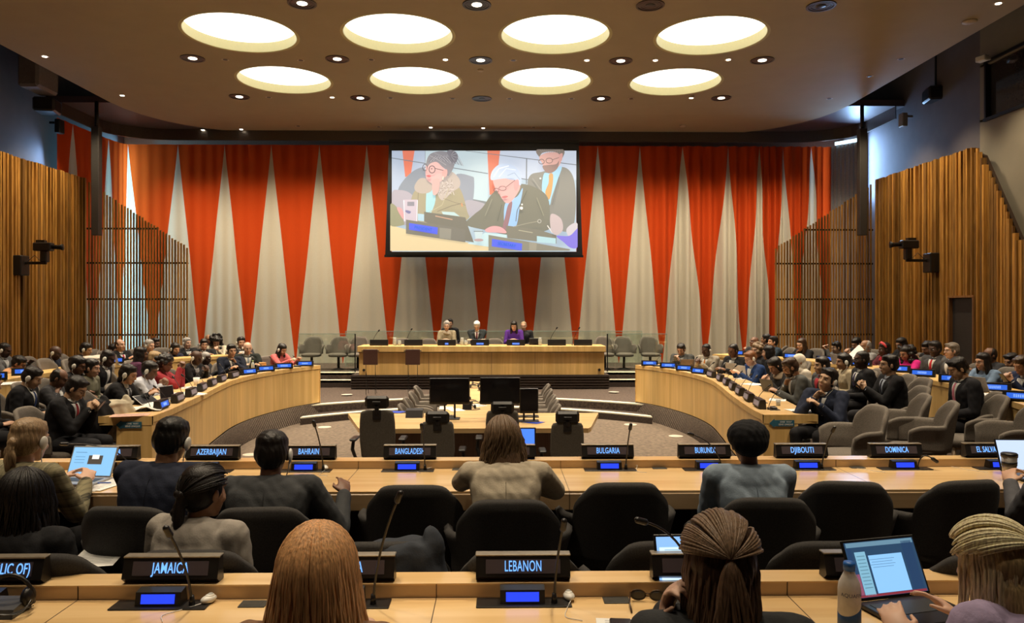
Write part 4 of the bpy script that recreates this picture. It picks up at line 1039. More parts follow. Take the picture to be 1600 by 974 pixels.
# ================================================================== PEOPLE
SKIN = {}
def skin(t):
    tones = {'pale': (.62, .38, .27), 'light': (.50, .29, .19), 'asian': (.50, .31, .19), 'tan': (.34, .18, .10), 'brown': (.17, .08, .045), 'dark': (.07, .033, .02)}
    return plain('skin_'+t, tones[t], .5, noise=.06, scale=12)
def cloth(c, nm=None):
    return plain('cloth_%02x%02x%02x' % tuple(int(v*255) for v in c), c, .85, noise=.10, scale=25, bump=.25, spec=.25)
def hairm(c):
    nm = 'hair_%02x%02x%02x' % tuple(int(v*255) for v in c)
    if nm in MATS: return MATS[nm]
    m, N, L, B = base_mat(nm); t = N.new('ShaderNodeTexCoord'); mp = N.new('ShaderNodeMapping'); mp.inputs['Scale'].default_value = (60, 60, 5)
    n = N.new('ShaderNodeTexNoise'); n.inputs['Scale'].default_value = 3; n.inputs['Detail'].default_value = 5
    L.new(t.outputs['Object'], mp.inputs['Vector']); L.new(mp.outputs['Vector'], n.inputs['Vector'])
    r = N.new('ShaderNodeValToRGB'); L.new(n.outputs['Fac'], r.inputs['Fac'])
    r.color_ramp.elements[0].position = .3; r.color_ramp.elements[1].position = .7
    r.color_ramp.elements[0].color = tuple(v*.55 for v in c)+(1,); r.color_ramp.elements[1].color = tuple(min(1, v*1.35) for v in c)+(1,)
    L.new(r.outputs['Color'], B.inputs['Base Color']); B.inputs['Roughness'].default_value = .42; B.inputs['Specular IOR Level'].default_value = .35
    b = N.new('ShaderNodeBump'); b.inputs['Strength'].default_value = .6; b.inputs['Distance'].default_value = .004
    L.new(n.outputs['Fac'], b.inputs['Height']); L.new(b.outputs['Normal'], B.inputs['Normal'])
    MATS[nm] = m; return m
HB = (.012, .009, .008); HBR = (.05, .026, .014); HGR = (.35, .33, .31); HWH = (.62, .61, .60)
EYEW = plain('eye_white', (.6, .58, .55), .3); IRIS = plain('iris', (.02, .012, .01), .2)
LIP = {}
POSES = {   # right hand, left hand (x right, y forward, z above floor when the torso is nominal), flags
    'desk':  ((.14, .42, .80), (-.14, .42, .80)),
    'type':  ((.09, .40, .80), (-.09, .40, .80)),
    'phone': ((.05, .33, .84), (-.05, .34, .83)),
    'lap':   ((.07, .24, .62), (-.08, .25, .62)),
    'chinR': ('chin', (-.12, .40, .80)),
    'chinL': ((.12, .40, .80), 'chinL'),
    'cheekR': ('cheek', (-.12, .40, .80)),
    'cross': ((-.10, .36, .80), (.10, .38, .80)),
    'wide': ((.30, .30, .80), (-.30, .30, .80)),
    'reach': ((.16, .50, .82), (-.14, .44, .82)),
    'hands_up': ((.03, .33, 1.0), (-.03, .34, .99)),
}
def ik(S, T, a, b, pole):
    S = Vector(S); T = Vector(T); d = T-S; L_ = d.length; mx = (a+b)*.995
    if L_ > mx: T = S+d*(mx/L_); d = T-S; L_ = mx
    L_ = max(L_, abs(a-b)+.02)
    x = (a*a-b*b+L_*L_)/(2*L_); h = math.sqrt(max(a*a-x*x, 0)); u = d.normalized(); p = Vector(pole); p = (p-u*p.dot(u)).normalized()
    return S+u*x+p*h, T
def head_parts(mb, M, tone=0):
    mb.ell((0, -.016, .036), (.073, .092, .080), M=M, nu=20, nv=13)
    mb.ell((0, .016, -.016), (.062, .068, .088), M=M, nu=18, nv=12)
    mb.ell((0, .030, -.070), (.044, .048, .036), M=M)
    mb.ell((0, .052, -.093), (.024, .022, .016), M=M)
    mb.ell((0, .093, -.022), (.0125, .016, .013), M=M)
    mb.tube([M @ Vector((0, .078, .022)), M @ Vector((0, .094, -.018))], [.009, .011], 8)
    for s in (-1, 1):
        mb.ell((s*.030, .060, -.026), (.022, .022, .020), M=M)
        mb.ell((s*.076, -.008, -.006), (.010, .019, .031), M=M)
    mb.ell((0, .066, .034), (.048, .018, .013), M=M)
    mb.ell((0, .078, -.054), (.021, .012, .008), M=M)
    mb.ell((0, .076, -.064), (.019, .012, .008), M=M)
def hand_parts(mb, wrist, d, palm_n, side, curl=.6, k=1.0, point=False):
    d = Vector(d).normalized(); pn = Vector(palm_n); pn = (pn-d*pn.dot(d)).normalized(); lat = d.cross(pn)*side   # towards the thumb
    B_ = Matrix((lat, d, pn)).transposed().to_4x4(); B_.translation = Vector(wrist)
    def P(x, y, z): return B_ @ Vector((x*k, y*k, z*k))
    mb.ell((0, 0, 0), (1, 1, 1), M=B_ @ Matrix.Translation((0, .045*k, 0)) @ Matrix.Diagonal((.040*k, .050*k, .016*k, 1)))
    mb.ell((0, 0, 0), (1, 1, 1), M=B_ @ Matrix.Translation((0, .065*k, 0)) @ Matrix.Diagonal((.041*k, .028*k, .014*k, 1)))
    for i, (x, L_) in enumerate(((.030, .070), (.010, .078), (-.010, .073), (-.029, .058))):
        a = 0; p = P(x, .078, 0); q = Vector((x*1.02, .078, 0)); sp_ = x*.5
        for s_, (ls, rr) in enumerate(((.46, .0088), (.30, .0080), (.24, .0070))):
            a += curl*(.5+.35*s_)*(1+.06*i)
            nq = q+Vector((sp_*.15, math.cos(a)*L_*ls, math.sin(a)*L_*ls)); mb.capsule(P(*q), P(*nq), rr*k, rr*.93*k, 7); q = nq
    q = Vector((.030, .022, .004)); q2 = Vector((.056, .050, .012+.01*curl)); q3 = Vector((.056-.01*curl, .082, .018+.02*curl))
    mb.capsule(P(*q), P(*q2), .013*k, .010*k, 8); mb.capsule(P(*q2), P(*q3), .0098*k, .0075*k, 8)
class Fig: pass
def figure(tilt=.12, bend=.10, hy=0, hp=.15, hroll=0, pose='desk', torsoL=.50, w=1.0, twist=0, female=False, hz=.5, deskz=None, legs=True, hands=None, pole_=None, shrug=0):
    f = Fig(); f.w = w; f.L = torsoL; f.tilt = tilt; f.bend = bend
    def spine(t):
        # integrate the bend
        n = 12; p = Vector((0, -.02, hz)); 
        for i in range(n):
            a = tilt+bend*(i+.5)/n*1.6*t
            p = p+Vector((0, math.sin(a), math.cos(a)))*(torsoL*t/n)
        a = tilt+bend*1.6*t
        return p, a
    f.spine = spine
    f.T = lambda t: spine(t)
    P1, a1 = spine(1.0)
    f.neck = P1; na = a1*.8+hp*.35
    f.necktop = P1+Vector((math.sin(twist)*math.sin(na), math.cos(twist)*math.sin(na), math.cos(na)))*.038
    f.HM = Matrix.Translation(f.necktop) @ Matrix.Rotation(-hy, 4, 'Z') @ Matrix.Rotation(-(hp), 4, 'X') @ Matrix.Rotation(hroll, 4, 'Y') @ Matrix.Translation((0, .018, .105))
    f.head = f.HM.translation.copy()
    Ps, as_ = spine(.94); Ps.z += shrug
    sw = .182*w*(.92 if female else 1)
    f.S = [Ps+Vector((s*sw, 0, 0)) for s in (1, -1)]
    hd = hands or POSES[pose]; f.H = []; f.E = []; f.hd = []
    for k, s in enumerate((1, -1)):
        T = hd[k]; curl = .55; kind = None
        if isinstance(T, str):
            kind = T; off = {'chin': Vector((s*.025, .075, -.135)), 'chinL': Vector((s*.025, .075, -.135)), 'cheek': Vector((s*.085, .03, -.11))}[T]
            T = f.HM @ off; T = T+Vector((s*.02, .02, -.075)); pole = Vector((s*.6, .5, -1)); curl = 1.0
        else:
            T = Vector(T); pole = Vector((s*.42, -.3, -1)) if pole_ is None else Vector((s*pole_[0], pole_[1], pole_[2]))
            if deskz is not None and T.z > .7: T.z += deskz
        if kind:  # rest the elbow forward on the desk
            el = Vector((s*.17, .28, .80)); S = f.S[k]; E_, T_ = ik(S, T, .285, .25, el-S*.5-T*.5+Vector((s*.05, .1, -.3)))
        else: E_, T_ = ik(f.S[k], T, .285, .25, pole)
        f.E.append(E_); f.H.append(T_); f.hd.append((kind, curl))
    return f
def torso_rings(f, g=0.0, t0=0.0, t1=1.0, n=14, neck=True, female=False, twist=0):
    keys = [(0, .165, .120), (.12, .168, .122), (.3, .150, .108), (.5, .158, .115), (.68, .176, .122), (.82, .190, .114), (.91, .188, .098), (.965, .140, .078), (1.0, .072, .064)]
    if female: keys = [(0, .170, .118), (.12, .168, .118), (.32, .132, .098), (.5, .142, .108), (.66, .156, .128), (.82, .170, .106), (.91, .168, .090), (.965, .125, .070), (1.0, .060, .056)]
    rings = []
    for i in range(n+1):
        t = t0+(t1-t0)*i/n
        for (ta, xa, ya), (tb, xb, yb) in zip(keys[:-1], keys[1:]):
            if ta <= t <= tb+1e-6: k = (t-ta)/(tb-ta); rx = xa+(xb-xa)*k; ry = ya+(yb-ya)*k; break
        p, a = f.spine(t); N_ = Vector((0, math.cos(a), -math.sin(a))); ring_ = []
        for j in range(20):
            th = 2*PI*j/20; c, s = math.cos(th), math.sin(th)
            ring_.append(p+Vector((1, 0, 0))*(rx*f.w+g)*math.copysign(abs(c)**.85, c)+N_*(ry+g)*math.copysign(abs(s)**.85, s))
        rings.append(ring_)
    return rings
def torso_front(f, t, x, off, female=False):
    rg = torso_rings(f, off, max(t-.001, 0), t, 1, female=female)[-1]
    p, a = f.spine(t); N_ = Vector((0, math.cos(a), -math.sin(a)))
    best = None
    # find surface depth at lateral x on the front half
    pr = None
    for q in sorted([q for q in rg if (q-p).dot(N_) >= -.001], key=lambda q: q.x):
        if pr is not None and pr.x <= x <= q.x:
            k = (x-pr.x)/max(q.x-pr.x, 1e-6); return pr+(q-pr)*k
        pr = q
    return p+N_*.1+Vector((x, 0, 0))
def front_patch(f, t0, t1, w0, w1, off, name, mat, par, female=False, thick=.012, n=8):
    m = MB(); rows_ = []
    for i in range(n+1):
        t = t0+(t1-t0)*i/n; ww = w0+(w1-w0)*i/n; r_ = []
        for k in range(7): r_.append(torso_front(f, t, ww*(k/3-1), off, female))
        p, a = f.spine(t); N_ = Vector((0, math.cos(a), -math.sin(a)))
        r_ += [q-N_*thick for q in r_[::-1]]; rows_.append(r_)
    m.loft(rows_); return m.build(name, mat, par, True)
def hair_volume(mb, M, style, rnd):
    E = lambda c, r, **k: mb.ell(c, r, M=M, nu=16, nv=10)
    if style == 'bald': return False
    if style == 'wrap':
        E((0, -.03, .045), (.112, .112, .088)); E((0, -.06, .015), (.100, .085, .085)); E((0, .01, .045), (.086, .085, .055)); return True
    if style == 'hijab':
        E((0, -.02, .03), (.088, .100, .096)); E((0, -.04, -.05), (.085, .080, .10)); E((0, -.0, -.12), (.085, .08, .06)); return True
    thin = style in ('buzz', 'receding')
    k = .006 if thin else .014
    if style != 'receding': E((0, -.024, .062), (.070+k, .083+k, .056+k))
    else: E((0, -.035, .050), (.070+k, .070+k, .056+k))
    if style in ('short', 'side', 'long', 'bob', 'pony', 'braid', 'bun', 'updo', 'half'): E((0.0, .034, .095), (.050, .034, .022))
    E((0, -.042, .012), (.072+k, .066+k, .076+k))
    for s in (-1, 1): E((s*.064, -.022, .018), (.016, .044+k, .050))
    E((0, -.055, -.045), (.052, .040, .038))
    if style == 'side':
        E((.025, .040, .098), (.042, .036, .020)); E((-.045, .0, .07), (.038, .055, .036))
    if style == 'short': 
        for _ in range(6): E((rnd.uniform(-.045, .045), rnd.uniform(-.06, .055), .095), (.03, .035, .022))
    if style == 'longish':
        E((0, .03, .095), (.052, .036, .022)); 
        for s in (-1, 1): E((s*.068, -.02, -.03), (.02, .04, .06))
        E((0, -.062, -.08), (.07, .04, .065))
    if style in ('long', 'half', 'longfront'):
        E((0, .03, .093), (.054, .038, .022)) 
        for s in (-1, 1): E((s*.068, -.005, -.02), (.022, .048, .08)); E((s*.075, .0, -.12), (.026, .045, .10))
        E((0, -.062, -.09), (.082, .045, .12)); E((0, -.070, -.20), (.090, .038, .11))
        if style == 'longfront':
            for s in (-1, 1): E((s*.07, .045, -.18), (.03, .03, .10))
    if style == 'bob':
        for s in (-1, 1): E((s*.070, -.010, -.03), (.022, .05, .075))
        E((0, -.055, -.05), (.08, .05, .085))
    if style in ('pony', 'bun', 'updo'):
        E((0, -.04, .03), (.082, .075, .078))
        if style == 'pony': E((0, -.115, -.005), (.030, .028, .03)); E((0, -.125, -.08), (.026, .024, .085))
        if style == 'bun': E((0, -.105, .05), (.042, .036, .04))
        if style == 'updo': E((0, -.065, .105), (.055, .05, .042))
    if style == 'curly':
        for _ in range(34):
            th = rnd.uniform(0, 2*PI); ph = rnd.uniform(-.9, 1.4); r_ = .105
            x, y, z = r_*math.cos(th)*math.cos(ph), -.035+r_*math.sin(th)*math.cos(ph), .03+.10*math.sin(ph)
            if y > .045 and z < .08: continue
            E((x, y, z), (.035, .035, .035))
    if style == 'bigcurl':
        for _ in range(60):
            th = rnd.uniform(0, 2*PI); z = rnd.uniform(-.20, .12); r_ = .115-.1*max(0, z-.05)
            x, y = r_*math.cos(th), -.045+r_*.85*math.sin(th)
            if y > .03 and z < .08: continue
            E((x, y, z), (.04, .04, .04))
    return True
NP_ = [0]
def person(label, px, py, Y, floor, face, tone='light', hair='short', hc=HB, top=(.02, .022, .03), shirt=None, tie=None, pose='desk', tilt=.12, bend=.1, hy=0, hp=.15, hroll=0,
           ear=None, glasses=False, w=1.0, female=False, voxel=.0085, beard=None, trousers=(.015, .015, .018), chair_=True, short='', scarf=None, vest=None, group=None, chairfab='lit', twist=0, hands=None,
           face_on=True, scale=None, headk=None, post=None, seat_off=0, kind='legs', hat=None, curl=None, pole=None, shrug=0):
    scale = scale or (1.08 if face_on else 1.0)
    NP_[0] += 1; rnd = random.Random(NP_[0]*13+5)
    H = at(px, py, Y)
    need = (H.z-floor)/scale
    f = figure(tilt, bend, hy, hp, hroll, pose, .50, w, twist, female, hands=hands, pole_=pole, shrug=shrug)
    dz = need-f.head.z; L_ = .50+dz/max(math.cos(tilt+bend*.8), .5); L_ = max(.40, min(.60, L_))
    f = figure(tilt, bend, hy, hp, hroll, pose, L_, w, twist, female, hands=hands, pole_=pole, shrug=shrug)
    lift = need-f.head.z     # what the torso cannot take is taken by the seat height
    sk = skin(tone); rot = -R(face)
    body = MB()
    head_parts(body, f.HM)
    body.capsule(f.spine(.93)[0], f.HM @ Vector((0, -.03, -.05)), .056 if not female else .047, .050 if not female else .043, 14)
    body.loft(torso_rings(f, -.022, .0, .97, 8, female=female))
    for k, s in enumerate((1, -1)):
        S, E_, T = f.S[k], f.E[k], f.H[k]
        body.capsule(S, E_, .040, .033, 10); body.capsule(E_, T, .033, .0255, 10)
        kind_, cu = f.hd[k]; d = (T-E_).normalized()
        if kind_: pn = (f.HM.translation-T); hand_parts(body, T, (f.HM.translation-Vector((0, 0, .05))-T).normalized()+d*.5, pn+Vector((-s*.3, 0, 0)), s if kind_ else s, curl=1.0)
        else:
            pn = Vector((-s*.45, 0, -1)) if pose not in ('phone', 'hands_up') else Vector((-s*1, .2, .3)); hand_parts(body, T, d+Vector((-s*.12, .15, -.0)), pn, s, curl=curl if curl is not None else (.35 if pose in ('desk', 'cross', 'type', 'wide') else .8))
    for s in (-1, 1):
        body.capsule((s*.09, 0, .49), (s*.12, .40, .485), .06, .045, 10); body.capsule((s*.12, .40, .485), (s*.13, .38, .09), .042, .03, 10); body.capsule((s*.13, .36, .06), (s*.14, .50, .035), .03, .025, 8)
    HMi = f.HM.inverted(); hi = np.array(HMi); hm = np.array(f.HM)
    def facework(co):
        h = np.c_[co, np.ones(len(co))] @ hi.T
        near = np.linalg.norm(h[:, :3], axis=1) < .16
        y = h[:, 1].copy()
        for s in (-1, 1):
            d2 = (h[:, 0]-s*.030)**2/.014**2+(h[:, 2]-.008)**2/.009**2
            y = y-np.where(near & (h[:, 1] > .03), .012*np.exp(-d2), 0)
        d2 = h[:, 0]**2/.02**2+(h[:, 2]+.059)**2/.0022**2
        y = y-np.where(near & (h[:, 1] > .03), .004*np.exp(-d2), 0)
        h[:, 1] = y
        return (h @ hm.T)[:, :3]
    me = remesh(body, 'person', sk, voxel, 3, facework)
    o = link('person', me); root = Vector((H.x, H.y, floor)); Rz = Matrix.Rotation(rot, 3, 'Z')
    hx = Rz @ Vector((f.head.x*scale, f.head.y*scale, 0)); o.location = (root.x-hx.x, root.y-hx.y, floor+lift*scale); o.rotation_euler = (0, 0, rot); o.scale = (scale,)*3
    tag(o, label, 'person', group); f.o = o
    # clothes
    cm = cloth(top); gj = .016 if not female else .011
    j = MB(); j.loft(torso_rings(f, gj, -.0, .985, 16, female=female))
    bc = f.spine(1.0)
    if not shirt and not face_on: cpos = f.spine(.99)[0]; j.tube([cpos+Vector((0, -.016, -.03)), cpos+Vector((0, -.020, .026))], [.085, .070], 16)
    elif not shirt: j.tube([f.spine(.95)[0], f.spine(1.04)[0]], [.075, .062] if not female else [.066, .052], 14)
    else:
        cpos = f.spine(.99)[0]; j.tube([cpos+Vector((0, -.016, -.03)), cpos+Vector((0, -.018, .022))], [.080, .066], 16)
    q = f.spine(.84)[0]; j.ell((q.x, q.y-.015, q.z), ((.172 if female else .19)*w, .108, .115), nu=20, nv=12)
    for k, s in enumerate((1, -1)):
        S, E_, T = f.S[k], f.E[k], f.H[k]; up = Vector(S)+Vector((-s*.03, 0, .005))
        j.ell(tuple(Vector(S)+Vector((-s*.012, 0, -.004))), (.070+gj*.4, .070, .064)); j.capsule(S, E_, .063+gj*.4, .056, 12); j.capsule(E_, E_+(T-E_)*.93, .056, .040, 12); j.capsule(f.spine(.99)[0]+Vector((s*.03, -.01, .0)), Vector(S)+Vector((-s*.03, 0, .018)), .045, .05, 10)
    def folds(co):
        q = co; n = np.sin(q[:, 0]*38+q[:, 2]*21+3*np.sin(q[:, 1]*17))*np.sin(q[:, 2]*33-q[:, 1]*29)
        c = q-np.array(f.spine(.5)[0]); l = np.linalg.norm(c, axis=1, keepdims=True)+1e-6
        n2 = np.sin(q[:, 2]*75+5*np.sin(q[:, 0]*13))*np.sin(q[:, 0]*52+q[:, 1]*41); return co+c/l*(n[:, None]*.0018+n2[:, None]*.0022)
    link('jacket' if shirt else 'top', remesh(j, 'jacket', cm, voxel*1.15, 3, folds), o)
    if not face_on:
        P = []
        for q in range(12):
            t = .04+.88*q/11; p, a = f.spine(t); N_ = Vector((0, math.cos(a), -math.sin(a))); rg = torso_rings(f, gj, max(t-.001, 0), t, 1, female=female)[-1]; bk = min(rg, key=lambda v: (v-p).dot(N_)); P.append(p+N_*((bk-p).dot(N_)-.0005))
        m = MB(); m.tube(P, .0018, 5); m.build('back_seam', cloth(tuple(v*.45 for v in top)), o, True)
        cp = f.spine(1.0)[0]; m = MB(); rg = []
        for zz, rr_ in ((.034, .060), (.030, .066), (-.004, .084), (-.012, .078)): rg.append([cp+Vector((rr_*math.cos(2*PI*i/24), rr_*.95*math.sin(2*PI*i/24)-.016+(.006 if zz < 0 else 0), zz+(-.012 if math.sin(2*PI*i/24) > .2 else 0))) for i in range(24)])
        m.loft(rg, caps=False); m.build('collar', cm, o, True)
    if shirt:
        front_patch(f, .52, .985, .006, .058, gj+.004, 'shirt', cloth(shirt), o, female)
        cp = f.spine(1.0)[0]; m = MB(); m.tube([cp+Vector((0, 0, -.028)), cp+Vector((0, .004, .022))], [.068, .058], 16); m.build('shirt_collar', cloth(shirt), o, True)
        for k in range(2):
            T, E_ = f.H[k], f.E[k]; m = MB(); u = (T-E_); m.tube([E_+u*.90, E_+u*.965], [.0385, .036], 12); m.build('shirt_cuff', cloth(shirt), o, True)
        if tie: front_patch(f, .55, .985, .022, .013, gj+.011, 'necktie', cloth(tie), o, female, thick=.010)
    if vest: front_patch(f, .25, .96, .13, .10, gj+.006, 'vest', cloth(vest), o, female)
    if scarf:
        m = MB(); cp = f.spine(.985)[0]
        for k in range(3): m.tube([cp+Vector((.085*math.cos(a)*(1-.1*k), .080*math.sin(a)*(1-.1*k)+.01, -.035+.022*k+.012*math.sin(a*2+k))) for a in [i*PI/8 for i in range(17)]], .026, 8)
        link('scarf', remesh(m, 'scarf', cloth(scarf), voxel*1.1, 3), o)
    t = MB(); hp_ = f.spine(0)[0]
    t.ell((0, 0, .50), (.185, .14, .11))
    for s in (-1, 1): t.capsule((s*.09, -.01, .50), (s*.125, .42, .495), .092, .066, 12); t.capsule((s*.125, .42, .49), (s*.135, .39, .10), .064, .048, 12)
    link('trousers', remesh(t, 'trousers', cloth(trousers), max(voxel*1.4, .013), 3), o)
    for s in (-1, 1):
        m = MB(); m.capsule((s*.135, .36, .055), (s*.145, .52, .04), .045, .036, 10); m.box((s*.14, .45, .012), (.08, .26, .02), bev=.008); m.build('shoe', plain('shoe_black', (.015, .013, .012), .35), o, True)
    # face
    if face_on:
        for s in (-1, 1):
            m = MB(); m.ell((s*.030, .0655, .008), (.0125, .009, .0052), M=f.HM, nu=10, nv=7); 
            if hp < .30: m.ell((s*.030, .0725, .0075), (.0052, .003, .0048), M=f.HM, nu=8, nv=6, mi=1)
            m.build('eye', [EYEW if hp < .30 else sk, IRIS], o, True)
            m = MB(); m.tube([f.HM @ Vector((s*.014, .083, .027)), f.HM @ Vector((s*.030, .082, .0325)), f.HM @ Vector((s*.046, .070, .028))], [.0032, .0038, .002], 6); m.build('eyebrow', hairm(hc if hair != 'bald' else HBR), o, True)
            if hp >= .30: m = MB(); m.tube([f.HM @ Vector((s*.018, .074, .004)), f.HM @ Vector((s*.030, .0775, .0005)), f.HM @ Vector((s*.043, .069, .004))], .0016, 5); m.build('eyelash', IRIS, o)
        lipc = plain('lip_'+tone, {'pale': (.45, .17, .14), 'light': (.38, .15, .12), 'asian': (.40, .16, .13), 'tan': (.25, .09, .07), 'brown': (.14, .05, .045), 'dark': (.08, .03, .028)}[tone], .4)
        m = MB(); m.ell((0, .0845, -.055), (.019, .006, .0042), M=f.HM, nu=12, nv=6); m.ell((0, .083, -.063), (.016, .007, .0052), M=f.HM, nu=12, nv=6); m.build('mouth', lipc, o, True)
    if beard:
        m = MB(); m.ell((0, .040, -.076), (.050, .052, .040), M=f.HM); m.ell((0, .082, -.046), (.026, .010, .006), M=f.HM)
        for s in (-1, 1): m.ell((s*.056, .012, -.035), (.012, .030, .045), M=f.HM)
        link('beard', remesh(m, 'beard', hairm(beard), .008, 2), o)
    if hair != 'bald':
        m = MB(); hair_volume(m, f.HM, hair, rnd)
        def strands(co):
            n = np.sin(co[:, 0]*160+co[:, 1]*90+rnd.random()*6)*np.sin(co[:, 1]*140+co[:, 2]*40)
            c = co-np.array(f.head); l = np.linalg.norm(c, axis=1, keepdims=True)+1e-6
            return co+c/l*(n[:, None]*.0022)
        nmh = {'wrap': 'head_wrap', 'hijab': 'headscarf'}.get(hair, 'hair')
        link(nmh, remesh(m, 'hair', (cloth(hc) if hair in ('wrap', 'hijab') else hairm(hc)), min(voxel, .0085), 3, strands), o)
        if hair == 'hijab' or hair == 'wrap': pass
    if hat:
        m = MB(); m.tube([f.HM @ Vector((-.085, .0, .045)), f.HM @ Vector((-.06, .02, .10)), f.HM @ Vector((0, .03, .128)), f.HM @ Vector((.06, .02, .10)), f.HM @ Vector((.085, 0, .045))], [.012, .02, .024, .02, .012], 10); m.build('headband', cloth(hat), o, True)
    if glasses:
        m = MB()
        for s in (-1, 1):
            m.tube([f.HM @ Vector((s*.032+.022*math.cos(a), .088-abs(.5*math.cos(a))*.004, .006+.016*math.sin(a))) for a in [i*PI/8 for i in range(17)]], .0018, 5)
            m.tube([f.HM @ Vector((s*.054, .084, .010)), f.HM @ Vector((s*.074, .05, .012)), f.HM @ Vector((s*.082, -.01, .006))], .0018, 5)
        m.tube([f.HM @ Vector((-.010, .089, .010)), f.HM @ Vector((.010, .089, .010))], .0018, 5); m.build('glasses', plain('glasses_dark', (.02, .018, .018), .3), o)
    for s in ([1] if ear == 'R' else [-1] if ear == 'L' else [1, -1] if ear == 'B' else []):
        m = MB(); m.ell((s*.092, -.010, -.004), (.012, .026, .036), M=f.HM, nu=14, nv=10); m.tube([f.HM @ Vector((s*.092, -.015, -.035)), f.HM @ Vector((s*.085, -.01, -.08)), f.spine(.93)[0]+Vector((s*.05, .08, 0)), f.spine(.6)[0]+Vector((s*.03, .14, 0))], [.004, .0028, .0022, .002], 6)
        m.build('earpiece', WHITE, o, True)
    if chair_:
        c = Matrix.Rotation(rot, 3, 'Z') @ Vector((0, -.045, 0)); ch = chair(o.location.x+c.x*scale, o.location.y+c.y*scale, floor, face, 'grey armchair of the '+short, 'occupied grey armchairs', fab=chairfab, kind=kind, s=1.06)
    f.rot = Matrix.Rotation(rot, 4, 'Z'); f.W = Matrix.LocRotScale(o.location, Euler((0, 0, rot)), Vector((scale,)*3))
    return f
def held_phone(f, label, lit=None):
    p = (f.H[0]+f.H[1])*.5 if (f.H[0]-f.H[1]).length < .25 else f.H[0]
    p = f.W @ (p+Vector((0, .085, .03)))
    phone(p, (R(50), 0, f.o.rotation_euler.z), label, mat=lit, group='phones held in hands')
# ------------------------------------------------------------------ side seats
NAVY = (.012, .016, .032); BLK = (.010, .010, .012); CHAR = (.028, .028, .032); WSH = (.62, .62, .60); GREY = (.10, .10, .105)

def behind(px, sgn, d, guess, curve=None):
    c = offset_curve(curve or INNER, d); best = None
    for (x1, y1), (x2, y2) in zip(c[:-1], c[1:]):
        x1 *= sgn; x2 *= sgn
        f1 = x1-at(px, 500, y1).x; f2 = x2-at(px, 500, y2).x
        if f1*f2 <= 0:
            k = f1/(f1-f2) if f1 != f2 else 0; y = y1+(y2-y1)*k
            if best is None or abs(y-guess) < abs(best-guess): best = y
    return best if best is not None and abs(best-guess) < 3.2 else guess

P_ = person
# left, at the curved desk
P_('person in a rose pink top holding papers, beyond the left curved desk end', 441, 547, 16.75, SZ, 118, 'light', 'longfront', HB, (.50, .12, .12), pose='reach', hp=.45, female=True, short='person in the rose pink top', ear='R')
P_('person in a dark suit with pale tie and white earpiece, facing the hall at left', 387, 545, behind(387, -1, 0.74, 14.8), SZ, 150, 'pale', 'bald', HGR, (.02, .025, .022), WSH, (.25, .32, .38), 'desk', hp=.2, ear='R', short='person with the pale tie')
P_('person in a navy suit resting chin on a raised hand at the left curved desk', 362, 549, behind(362, -1, 0.74, 13.7), SZ, 140, 'light', 'short', HB, NAVY, WSH, (.03, .03, .05), 'chinL', hp=.1, ear='R', short='person resting chin on hand at left')
P_('person in a dark suit with white headset, hands joined at the left curved desk', 307, 560, behind(307, -1, 0.74, 12.6), SZ, 100, 'dark', 'bald', HB, BLK, (.4, .4, .4), None, 'phone', hp=.35, ear='R', tilt=.25, short='dark suited person with joined hands at left')
P_('person in a dark suit half hidden behind the one with joined hands at left', 322, 561, behind(322, -1, 1.35, 13.4), SZ, 100, 'dark', 'buzz', HGR, CHAR, WSH, None, 'desk', hp=.3, ear='R', short='half hidden dark suited person', chair_=False)
P_('person in a red patterned top raising a hand and holding a lit phone at left', 259, 569, behind(259, -1, 0.74, 11.3), SZ, 85, 'brown', 'curly', HB, (.30, .03, .04), None, None, 'hands_up', hp=.3, female=True, short='person in the red patterned top')
P_('person in a white shirt with white headset reading at the left curved desk', 235, 580, behind(235, -1, 0.74, 10.2), SZ, 88, 'brown', 'bun', HB, (.55, .58, .66), None, None, 'phone', hp=.4, ear='R', female=True, tilt=.22, short='person in the white shirt at left')
P_('person in a dark suit and headset leaning over the left desk near the newspaper', 201, 586, behind(201, -1, 0.74, 9.5), SZ, 85, 'light', 'longish', HB, BLK, (.45, .48, .52), (.02, .02, .03), 'reach', hp=.35, ear='R', tilt=.30, short='suited person leaning over the left desk')
f = P_('person in black suit and red tie bent over a phone beside left arrow sign', 120, 608, behind(120, -1, 0.74, 8.3), SZ, 88, 'asian', 'short', HB, BLK, WSH, (.30, .02, .03), 'phone', hp=.55, glasses=True, tilt=.2, short='person with the red tie and phone'); held_phone(f, 'black phone held by the person in the black suit and red tie at left')
# left second line
P_('person in a black suit and navy patterned tie with a white headset at far left', 51, 591, 9.2, -.1, 80, 'asian', 'short', HB, BLK, WSH, (.02, .04, .14), 'lap', hp=.45, ear='R', short='person with the navy patterned tie')
P_('person in charcoal suit, hand before mouth, behind the bent red tie wearer', 93, 592, 10.1, -.1, 80, 'brown', 'receding', HB, CHAR, WSH, None, 'cheekR', hp=.45, short='charcoal suited person at left')
P_('person in dark clothes with white headset and glasses behind the charcoal suit at left', 122, 572, 10.6, -.1, 85, 'brown', 'bun', HB, BLK, None, None, 'lap', hp=.35, ear='R', glasses=True, female=True, short='person in dark clothes with glasses')
P_('person in an olive grey blazer looking right in the left second line', 144, 576, 10.7, -.1, 88, 'light', 'pony', HB, (.13, .125, .085), None, None, 'lap', hp=.2, female=True, short='person in the olive blazer')
P_('person in a black suit and open white shirt with white earpiece at left', 169, 561, 11.5, -.1, 85, 'dark', 'buzz', HB, BLK, WSH, None, 'lap', hp=.45, ear='R', tilt=.25, short='person with the open white shirt')
P_('person in a purple top with long dark hair turned away at left', 221, 555, 12.6, -.1, 60, 'brown', 'long', HB, (.07, .02, .05), None, None, 'lap', hp=.15, female=True, short='person in the purple top at left')
